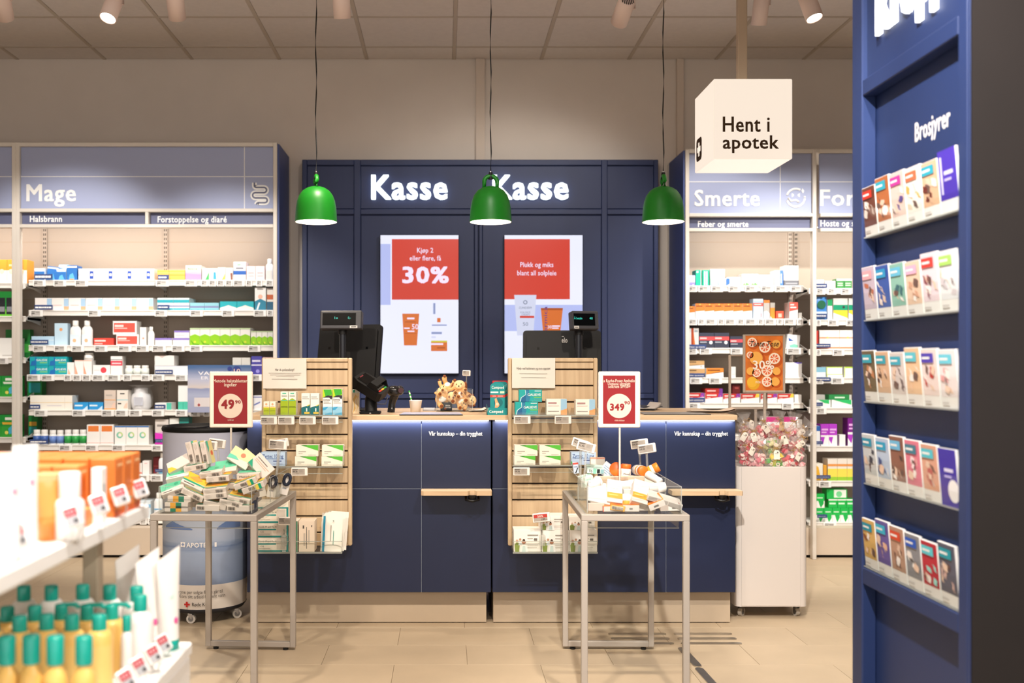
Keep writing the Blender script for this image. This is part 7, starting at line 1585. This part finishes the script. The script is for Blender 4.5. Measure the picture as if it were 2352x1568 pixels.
# poster holders standing in the bin
PF = M('B4A596', .45)
def holder(a, b, c, d, y, pole, label, art):
    T = thing('poster_holder', label, 'poster holder', (X(pole, y), y + .004, zt + .0))
    for (u0, u1, v0, v1) in ((a, a + 5.5, c, d), (b - 5.5, b, c, d), (a + 5.5, b - 5.5, d - 5.5, d), (a + 5.5, b - 5.5, c, c + 3)):
        mb = MB(); mb.cbox(X(u0, y), X(u1, y), y, y + .012, Z(v1, y), Z(v0, y), PF, .002); part(mb, 'frame_bar', T)
    mb = MB(); mb.box(X(pole - 3, y), X(pole + 3, y), y + .002, y + .01, zt - .006, Z(d, y), PF); part(mb, 'pole', T)
    if not art:
        mb = MB(); mb.box(X(a + 5.5, y), X(b - 5.5, y), y + .004, y + .006, Z(d - 5.5, y), Z(c + 3, y), ACRYL); part(mb, 'clear_pane', T); return
    OR = M('D8742A', .5, var=.15, scale=20); mb = MB(); mb.box(X(a + 5.5, y), X(b - 5.5, y), y + .003, y + .008, Z(d - 5.5, y), Z(c + 3, y), OR); sh = part(mb, 'poster_sheet', T)
    mb = MB(); rn = random.Random(4); yy = y + .0022
    for (u, v, r_, kind) in ((1728, 786, 11, 1), (1757, 797, 13, 1), (1779, 823, 13, 1), (1737, 822, 15, 2), (1738, 856, 10, 1), (1762, 851, 13, 1), (1762, 876, 12, 1), (1783, 790, 10, 2), (1724, 852, 9, 2), (1728, 877, 12, 3), (1781, 876, 10, 2), (1784, 852, 9, 2), (1723, 815, 8, 1)):
        R_ = r_ * y / F; cx_, cz_ = X(u, y), Z(v, y)
        mb.disc(cx_ + R_ * .25, yy + .0004, cz_ - R_ * .3, R_ * 1.2, M('C0571A' if kind != 3 else 'E0A82A', .5)); mb.disc(cx_, yy, cz_, R_, M({1: 'F6E6D2', 2: 'F0B054', 3: 'EDB83A'}[kind], .5))
        if kind == 1:
            for k in range(7):
                t = 2 * math.pi * k / 7; mb.poly([(cx_ + R_ * .12 * math.cos(t), yy - .0004, cz_ + R_ * .12 * math.sin(t)), (cx_ + R_ * .75 * math.cos(t - .32), yy - .0004, cz_ + R_ * .75 * math.sin(t - .32)), (cx_ + R_ * .75 * math.cos(t + .32), yy - .0004, cz_ + R_ * .75 * math.sin(t + .32))], M('E2683A', .5))
    part(mb, 'sweets_picture', sh)
    mb = MB(); mb.text('Tante Tose', X(1724, y), X(1789, y), Z(795, y), 12 * y / F, y - .0006, M('2A1C14', .5), .0, .35); tx(mb, '30%', 1729, 1778, 847, 828, y - .0006, M('F8F2EA', .5), .012); tx(mb, 'FOR FORE', 1736, 1765, 880, 875, y - .0006, M('F8F2EA', .5), 0); part(mb, 'lettering', sh)
holder(1707, 1804, 768, 902, 5.36, 1757, 'framed orange sweets poster reading 30% above the candy bin', True)
holder(1674, 1763, 815, 940, 5.42, 1736, 'empty grey poster frame standing behind the orange poster', False)
# ================================================================== white display stand by the left edge
HS, XS, YS1 = .919, -.7094, 2.5          # upper shelf: height, aisle edge, far end
HL, XL, YL1 = .589, -.6114, 2.5          # lower deck
DW = M('EDEAE6', .4); DPO = M('B3A48E', .5)
T = thing('display_stand', 'white two tier display stand with sun care above and baby care below', 'display stand', (-1.0, 1.9, 0))
mb = MB(); mb.cbox(-1.35, XL, .95, YL1, .0, HL - .032, DW, .004); part(mb, 'lower_body', T)
mb = MB(); mb.cbox(-1.36, XL + .004, .94, YL1 + .004, HL - .030, HL, DW, .004); part(mb, 'lower_deck', T)
mb = MB(); mb.cbox(-1.30, XS, 1.0, YS1, HS - .034, HS, DW, .004); part(mb, 'upper_shelf', T)
for yy in (2.44, 1.15):
    mb = MB(); mb.cbox(-.842, -.806, yy - .02, yy + .02, HL, HS - .034, DPO, .003); part(mb, 'post', T)
    mb = MB(); mb.cbox(-1.24, -1.204, yy - .02, yy + .02, HL, HS - .034, DPO, .003); part(mb, 'post', T)
# orange sun care cartons, fronts to the aisle
def aisle_carton(x1, y1, w_, d_, h_, body, lay, label, grp, z=HS, name='sun_care_carton'):
    """carton whose printed front faces the aisle (+X); x1 is that face, y1 its far side"""
    key = ('ai', w_, d_, h_, body, repr(lay))
    if key not in _CM:
        mb = MB(); mb.cbox(-w_ / 2, w_ / 2, 0, d_, 0, h_, M(body, .45), .0015); layers_on(mb, w_, h_, lay); _CM[key] = mb.mesh(name)
    put(_CM[key], name, label, 'carton', (x1, y1 - w_ / 2, z + .0004), grp, (0, 0, math.pi / 2))
oc = [('b', 0, .1, 'D8602A'), ('b', .12, .2, 'E88A4A'), ('r', .1, .9, .22, .26, '7AB89A'), ('r', .2, .8, .42, .46, 'E88038'), ('r', .25, .45, .52, .8, 'E27A30'), ('r', .55, .75, .52, .8, 'E27A30'), ('r', .2, .8, .86, .9, 'F6C890')]
for i in range(6):
    for j in range(3):
        h_ = .128
        aisle_carton(XS - .012 - i * .058, YS1 - .035 - j * .064, .060, .054, h_, 'E07C36', oc, 'orange sun care carton in the block on the white stand', 'orange sun care cartons')
for i in range(1, 6): aisle_carton(XS - .012 - i * .058, YS1 - .035 - 3 * .064, .060, .054, .118, 'E88E4C', oc, 'paler orange sun care carton in the front row of the block', 'paler orange cartons')
aisle_carton(XS - .016, 2.235, .034, .022, .115, 'F0ECE8', [('r', .3, .7, .5, .7, '9AA8A8')], 'narrow white carton before the orange block', None)
aisle_carton(XS - .03, 2.19, .05, .04, .035, 'EE8A4A', [], 'low orange pack lying before the orange block', None)
for i in range(3): aisle_carton(XS - .09 - i * .06, 2.20, .055, .05, .108, 'EBA874', [('b', .3, .4, 'F0E8E0')], 'pale peach carton behind the squeeze tube', 'pale peach cartons')
def tube_up(x, y, z, w_, h_, body, cap, caph, label, marks=(), yaw=0, name='squeeze_tube', slant=0):
    """squeeze tube standing on its cap: round at the cap, flat crimp on top"""
    T = thing(name, label, 'tube', (x, y, z + .0004), None, True, rot=(0, 0, math.radians(yaw))); n, k = 20, 8; vs = []
    for j in range(k + 1):
        v = j / k; zz = caph + (h_ - caph) * v
        for i in range(n):
            a = 2 * math.pi * i / n; rx = w_ / 2 * (.72 + .28 * v); ry = w_ * .36 * (1 - v) ** .8 + .0012
            vs.append((rx * math.cos(a), ry * math.sin(a), zz + slant * math.cos(a) * v))
    mb = MB(); mb.add(vs, [(j * n + i, j * n + (i + 1) % n, (j + 1) * n + (i + 1) % n, (j + 1) * n + i) for j in range(k) for i in range(n)], M(body, .35), True); part(mb, 'body', T)
    mb = MB(); r_ = w_ * .37; mb.lathe([(0, 0), (r_, 0), (r_, caph * .96), (r_ * .95, caph)], M(cap, .35), 20); part(mb, 'cap', T)
    if marks:
        mb = MB()
        for (u, v, s, c_) in marks: mb.ball((w_ * u, -w_ * .36 * (1 - v) ** .8 - .001, caph + (h_ - caph) * v), (s, .0012, s * 1.4), M(c_, .5), 10, 6)
        part(mb, 'print', T)
tube_up(-.757, 1.985, HS, .046, .112, 'E8924A', 'E28840', .045, 'orange squeeze tube standing on its cap at the shelf edge', (), 40)
# round shouldered white bottle and bigger white tubes
def bottle(x, y, z, r, h, body, cap, caph, capr, label, grp, sh=.8, pump=False, lab=None, name='lotion_bottle'):
    T = thing(name, label, 'bottle', (x, y, z + .0004), grp, True)
    b = h - caph
    mb = MB(); mb.lathe([(0, 0), (r * .95, 0), (r, .004), (r, b * sh), (r * .92, b * (sh + .07)), (r * .7, b * (sh + .14)), (r * .45, b * .98), (r * .42, b)], M(body, .3, spec=.5), 24); part(mb, 'body', T)
    mb = MB(); mb.lathe([(capr * .96, b - .004), (capr, b), (capr * (1.0 if not pump else .92), h - .004), (capr * .9, h), (0, h)], M(cap, .25, spec=.6), 20); part(mb, 'cap', T)
    if pump: mb = MB(); mb.prism([(0, h - .004), (0, h + .003), (.03, h + .004), (.042, h - .006), (.038, h - .009), (.028, h - .003)], -.006, .006, M(cap, .25)); part(mb, 'spout', T)
    if lab: mb = MB(); mb.lathe([(r * 1.006, b * .15), (r * 1.006, b * sh * .9)], M(lab, .4), 24, a0=-2.6, a1=-.2); part(mb, 'label', T)
    return T
bottle(-.720, 2.0, HS, .028, .128, 'F2EFEC', 'F4F2EE', .045, .02, 'white lotion bottle at the edge of the upper shelf', None)
tube_up(-.752, 1.87, HS, .055, .19, 'F4F1EF', 'F4F1EF', .02, 'tall white squeeze tube with a pink dot', ((.1, .6, .005, 'E88AA8'),), 60)
tube_up(-.738, 1.76, HS, .055, .185, 'F4F1EF', 'F4F1EF', .02, 'tall white squeeze tube at the picture edge with a pink dot', ((.1, .6, .005, 'E88AA8'),), 60)
def stand_tag(px, py, y, base_z, size, yaw, roll, label):
    c = P(px, py, y); b = Vector((c.x + .006, c.y + .012, base_z)); T = thing('price_tag_holder', label, 'price tag', b)
    mt = Matrix.Translation(c) @ Euler((math.radians(-14), math.radians(roll), math.radians(yaw))).to_matrix().to_4x4(); s = size
    mb = MB(); mb.cbox(-s / 2, s / 2, -.004, .004, -s * .62, s * .62, M('F2EFEC', .35), .004); mb.xf(mt); p = part(mb, 'price_display', T)
    mb = MB(); mb.box(-s * .34, s * .34, -.0046, -.004, .0, s * .48, M('B83A44', .5)); mb.box(-s * .34, s * .34, -.0046, -.004, -s * .48, .0, M('B4B4B8', .5)); mb.box(s * .05, s * .26, -.005, -.0046, -s * .4, -s * .18, M('3A3638', .5)); mb.text('30', -s * .28, s * .2, s * .12, s * .24, -.005, M('E8B4B8', .5), .01); mb.xf(mt); part(mb, 'screen', p)
    mb = MB(); mb.tube([b, b * .5 + c * .5 + Vector((.01, 0, 0)), c + Vector((0, .005, 0))], .0022, CLIPM, 6); part(mb, 'stem', T)
for px, py, y, l in ((40, 1230, 1.78, 'white price tag with red field before the tall white tubes'), (164, 1186, 1.95, 'white price tag with red field before the lotion bottle'), (227, 1158, 2.12, 'white price tag with red field before the narrow white carton'), (276, 1138, 2.27, 'white price tag with red field before the orange block middle'), (321, 1122, 2.42, 'white price tag with red field at the far end of the upper shelf')):
    stand_tag(px, py, y, HS, .034, 28, -16, l)
# baby care bottles on the lower deck
TQ = '10A696'; YW_ = 'EFC06A'
def cap_bottle(px, py_top, y, body, label, grp, r=.027, sh=.78, lab=None, caph=.03, capr=.0145, pump=False):
    x = X(px, y); h = Z(py_top, y) - HL
    bottle(x, y, HL, r, h, body, TQ, caph, capr, label, grp, sh, pump, lab)
for px, py in ((55, 1345), (118, 1344), (190, 1342), (252, 1343), (314, 1346)): cap_bottle(px, py, 2.325, 'EDE8E2', 'white baby lotion bottle with a turquoise cap on the lower deck', 'white baby lotion bottles', .029, .84)
for px, py in ((17, 1393), (80, 1391), (141, 1388), (200, 1389), (257, 1388)): cap_bottle(px, py, 2.24, YW_, 'yellow baby wash bottle with a turquoise cap, rear row', 'yellow bottles rear row', .0272, .86, pump=px > 100)
for px, py in ((-18, 1415), (45, 1414), (107, 1410), (165, 1411), (228, 1411)): cap_bottle(px, py, 2.12, YW_, 'yellow baby wash bottle with a turquoise cap, middle row', 'yellow bottles middle row', .0268, .86, lab='EFC878')
for px, py in ((-48, 1458), (16, 1460), (72, 1458), (127, 1460), (193, 1460)): cap_bottle(px, py, 1.93, YW_, 'yellow baby oil bottle with a tall turquoise cap, front row', 'yellow bottles front row', .0222, .72, None, .048, .0155)
bottle(X(291, 2.20), 2.20, HL, .012, .135, 'F0ECE8', TQ, .028, .009, 'slim white bottle with a turquoise cap beside the yellow ones', None)
pk = ((.1, .25, .006, 'E05A98'), (-.12, .28, .005, 'E05A98'), (.2, .6, .004, 'C9E0D8'))
tube_up(-.648, 2.44, HL, .066, .222, 'F0EAE4', TQ, .024, 'tall white baby cream tube at the far corner of the deck', ((.1, .22, .006, 'E05A98'), (.0, .5, .006, 'CFE4DC')), 50, slant=.016)
tube_up(-.692, 2.425, HL, .066, .222, 'F0EAE4', TQ, .024, 'tall white baby cream tube behind the white lotion bottle', ((.1, .22, .006, 'E05A98'),), 50, slant=.016)
tube_up(-.748, 2.455, HL, .066, .222, 'F0EAE4', TQ, .024, 'tall white baby cream tube behind its twins', (), 50, slant=.016)
bottle(X(322, 2.255), 2.255, HL, .028, .166, 'F0ECE8', TQ, .03, .0145, 'white lotion bottle with an orange dot before the tubes', None)
for px, py, y, l in ((375, 1477, 2.36, 'white price tag at the far end of the lower deck'), (352, 1502, 2.24, 'white price tag second from the far end of the lower deck'), (320, 1530, 2.12, 'white price tag third from the far end of the lower deck'), (290, 1560, 2.0, 'white price tag fourth from the far end of the lower deck')):
    stand_tag(px, py, y, HL, .033, 40, -22, l)

# ================================================================== brochure pillar
XP = 1.28; PB = M('24345F', .45, var=.03, scale=3); PBK = M('1B1514', .6, var=.08, scale=5)
Yp = lambda px: XP * F / (px - CX)
zA, zB = 0, CEIL
ya, yb2, yc, yd = Yp(1957), Yp(1980), Yp(2200), Yp(2228)
T = thing('brochure_pillar', 'tall blue pillar with clear brochure racks down its side', 'pillar', (XP + .3, (ya + yd) / 2, 0))
mb = MB(); mb.box(XP + .045, 2.6, yd + .012, ya, 0, CEIL, PB); part(mb, 'core', T)
mb = MB(); mb.box(XP + .004, 2.6, yd, yd + .012, 0, CEIL, PBK); part(mb, 'dark_end_board', T)
for (y0_, y1_) in ((yb2, ya), (yd, yc)):
    mb = MB(); mb.cbox(XP, XP + .045, y0_ + (.012 if y0_ == yd else 0), y1_, 0, CEIL, PB, .004); part(mb, 'stile', T)
mb = MB(); mb.cbox(XP, XP + .003, yd, yd + .012, 0, CEIL, PB, .001); part(mb, 'edge_strip', T)
rails = [(2.077, 2.126), (.579, .630)]
for (z0_, z1_) in rails: mb = MB(); mb.cbox(XP + .001, XP + .045, yc, yb2, z0_, z1_, PB, .003); part(mb, 'rail', T)
mb = MB(); mb.box(XP + .016, XP + .045, yc, yb2, 2.126, CEIL, PB); part(mb, 'upper_board', T)
def side_text(t, yfar, ynear, z, cap, x, m, bold, thick=0):
    mb = MB(); L_ = yfar - ynear
    if thick: mb.text3(t, 0, L_, 0, cap, -thick, 0, m, bold)
    else: mb.text(t, 0, L_, 0, cap, 0, m, bold)
    mb.xf(Matrix(((0, 1, 0, x), (-1, 0, 0, yfar), (0, 0, 1, z), (0, 0, 0, 1)))); return mb
part(side_text('Kropp', 3.126, 2.70, 2.24, .14, XP + .016, M('FBFBFF', .4, emit=3), .05, .012), 'lettering', T, label='glowing white word Kropp')
part(side_text('Brosjyrer', Yp(2066), Yp(2144), 1.2535 + (836 - 326) * Yp(2066) / F, .052, XP + .044, M('F0EEF0', .5), .02), 'lettering', T)
# racks and brochures
BR = [
    [('C8321E', '6A3A2A', 'D8C8BE'), ('2FA8C0', 'B86A3A', '3A3A50'), ('C83AA0', 'E8C8C0', '5A4A8A'), ('E0704A', 'F2ECE4', 'D8A858'), ('2FA8C0', 'E0B494', '6A2A20'), ('4A34B0', '4238A0', 'F2F0F4')],
    [('E8A8B0', 'C8B8C8', 'B86A4A'), ('2F9ACC', '3A5AA8', 'E8D8D0'), ('6AC0E0', '8FC0B0', '3A6A70'), ('E8B0CC', 'E8C8B0', 'C89A80'), ('D84038', 'E8D4DC', '8A4A50'), ('A8D86A', 'E4E4E8', 'C8C0C4')],
    [('2AA0B4', '6A5A40', 'B87A50'), ('2AA0B4', 'D8B090', '5A3A2A'), ('3AA8C0', 'D8CCC8', '6A5A5A'), ('5AC0D0', 'E8C09A', 'F0E8E0'), ('4A3AB0', 'E8D4D0', 'B83A30'), ('6AC8DC', 'E8DCDC', 'D89A98')],
    [('1E90B0', 'C8CCD0', '3A3A48'), ('1EA0C8', 'B8C8E0', '3A4A80'), ('6AB8E0', '8A5A48', '3A2A28'), ('3A7A90', 'E07A90', 'F4DCE0'), ('4FC0D0', 'D8A088', 'B8605A'), ('3A2AA0', '3A2A98', 'F4F2F6')],
    [('1E90A8', 'D8B06A', '8A4A2A'), ('3AB0D0', '6A5AA0', 'E0B49A'), ('D84A2A', 'B8907A', '5A2A2A'), ('2A5AC0', '8A8A90', 'E8E4E0'), ('5AC8D4', 'B82A3A', '9AD8D0'), ('1A98A8', '5A5A6A', 'C8A8A0')]]
zr = [1.639, 1.385, 1.136, .8865, .633]
yA, yB = yb2 - .004, yc + .004; pw = (yA - yB) / 6
for ri, z0_ in enumerate(zr):
    T = thing('brochure_rack', 'clear six pocket brochure rack, %s from the top on the pillar' % ORD[ri] if ri else 'clear six pocket brochure rack, topmost on the pillar', 'rack', (XP + .03, (yA + yB) / 2, z0_))
    mb = MB(); mb.prism([(XP + .043, z0_), (XP + .043, z0_ + .17), (XP + .040, z0_ + .17), (XP + .040, z0_)], yB, yA, ACRYL, 'y') if False else mb.box(XP + .040, XP + .0435, yB, yA, z0_, z0_ + .15, ACRYL); part(mb, 'back_plate', T)
    mb = MB(); mb.box(XP + .004, XP + .040, yB, yA, z0_, z0_ + .003, ACEDGE); part(mb, 'floor_strip', T)
    mb = MB(); mb.add([(XP + .006, yB, z0_ + .003), (XP + .006, yA, z0_ + .003), (XP + .003, yA, z0_ + .105), (XP + .003, yB, z0_ + .105), (XP + .004, yB, z0_ + .003), (XP + .004, yA, z0_ + .003), (XP + .001, yA, z0_ + .105), (XP + .001, yB, z0_ + .105)], [(0, 1, 2, 3), (4, 5, 6, 7), (3, 2, 6, 7), (0, 1, 5, 4)], ACRYL); part(mb, 'front_plate', T)
    for k in range(7):
        mb = MB(); yy = yB + pw * k; mb.prism([(XP - .012, z0_ + .003), (XP - .026, z0_ + .105), (XP + .040, z0_ + .12), (XP + .040, z0_ + .003)], yy - .001, yy + .001, ACEDGE if k in (0, 6) else ACRYL) if False else mb.add([(a, yy + s, b) for s in (-.001, .001) for a, b in ((XP + .007, z0_ + .003), (XP + .004, z0_ + .105), (XP + .040, z0_ + .12), (XP + .040, z0_ + .003))], [(0, 1, 2, 3), (4, 5, 6, 7), (0, 1, 5, 4), (1, 2, 6, 5)], ACRYL); part(mb, 'pocket_wall', T)
    for k in range(6):
        c1, c2, c3 = BR[ri][k]; w_, h_, d_ = pw - .005, .148 + .004 * ((k * 7 + ri * 3) % 4), .008
        mb = MB(); mb.cbox(-w_ / 2, w_ / 2, 0, d_, 0, h_, M('EDEAE8', .4), .0008)
        full = c1 == '4A34B0' or c1 == '3A2AA0'
        rb = random.Random(ri * 10 + k); lay = [('r', .02, .98, .2, .99, c2)]
        for n_ in range(7):
            u, v, ru, rv = rb.uniform(.15, .8), rb.uniform(.3, .66), rb.uniform(.08, .2), rb.uniform(.05, .1); cc = (c3, 'E2C4AE', c3, 'F0E8E2', '6A5048')[n_ % 5]; rot_ = rb.uniform(0, 3)
            lay.append(('p', [(max(.03, min(.97, u + ru * math.cos(t + rot_) + .05 * math.sin(3 * t))), max(.21, min(.98, v + rv * math.sin(t)))) for t in [6.283 * i / 9 for i in range(9)]], cc))
        lay += [('r', .08, .8, .76, .92, c1), ('r', .14, .6, .82, .86, 'F0F0F0'), ('r', .12, .5, .08, .11, 'B8B4B0')]
        if full: lay = [('b', .2 if ri == 0 else 0, 1, c1), ('d', .75, .28, .2, c3) if ri else ('r', .1, .2, .3, .9, 'D8D4F0'), ('r', .3, .8, .6, .66, 'D8D4F0'), ('r', .3, .7, .5, .54, 'B8B0E8')]
        layers_on(mb, w_, h_, lay)
        lean = 5
        o = put(mb.mesh('brochure'), 'brochure', 'brochure with a %s band, pocket %s of the %s rack' % ({'2': 'blue', '1': 'blue', '3': 'blue', '4': 'violet', '5': 'light blue', '6': 'pale blue', 'C': 'magenta', 'D': 'red', 'E': 'pink', 'A': 'lime'}[c1[0]], ('one', 'two', 'three', 'four', 'five', 'six')[k] + ' counted from the wall', ('top', 'second', 'third', 'fourth', 'lowest')[ri]), 'brochure', (XP + .009, yA - pw * (k + .5), z0_ + .0035), None)
        o.rotation_euler = Euler((math.radians(lean), 0, 0)).to_matrix().to_4x4().to_euler()
        o.rotation_euler = (Matrix.Rotation(-math.pi / 2, 4, 'Z') @ Matrix.Rotation(math.radians(lean), 4, 'X')).to_euler()
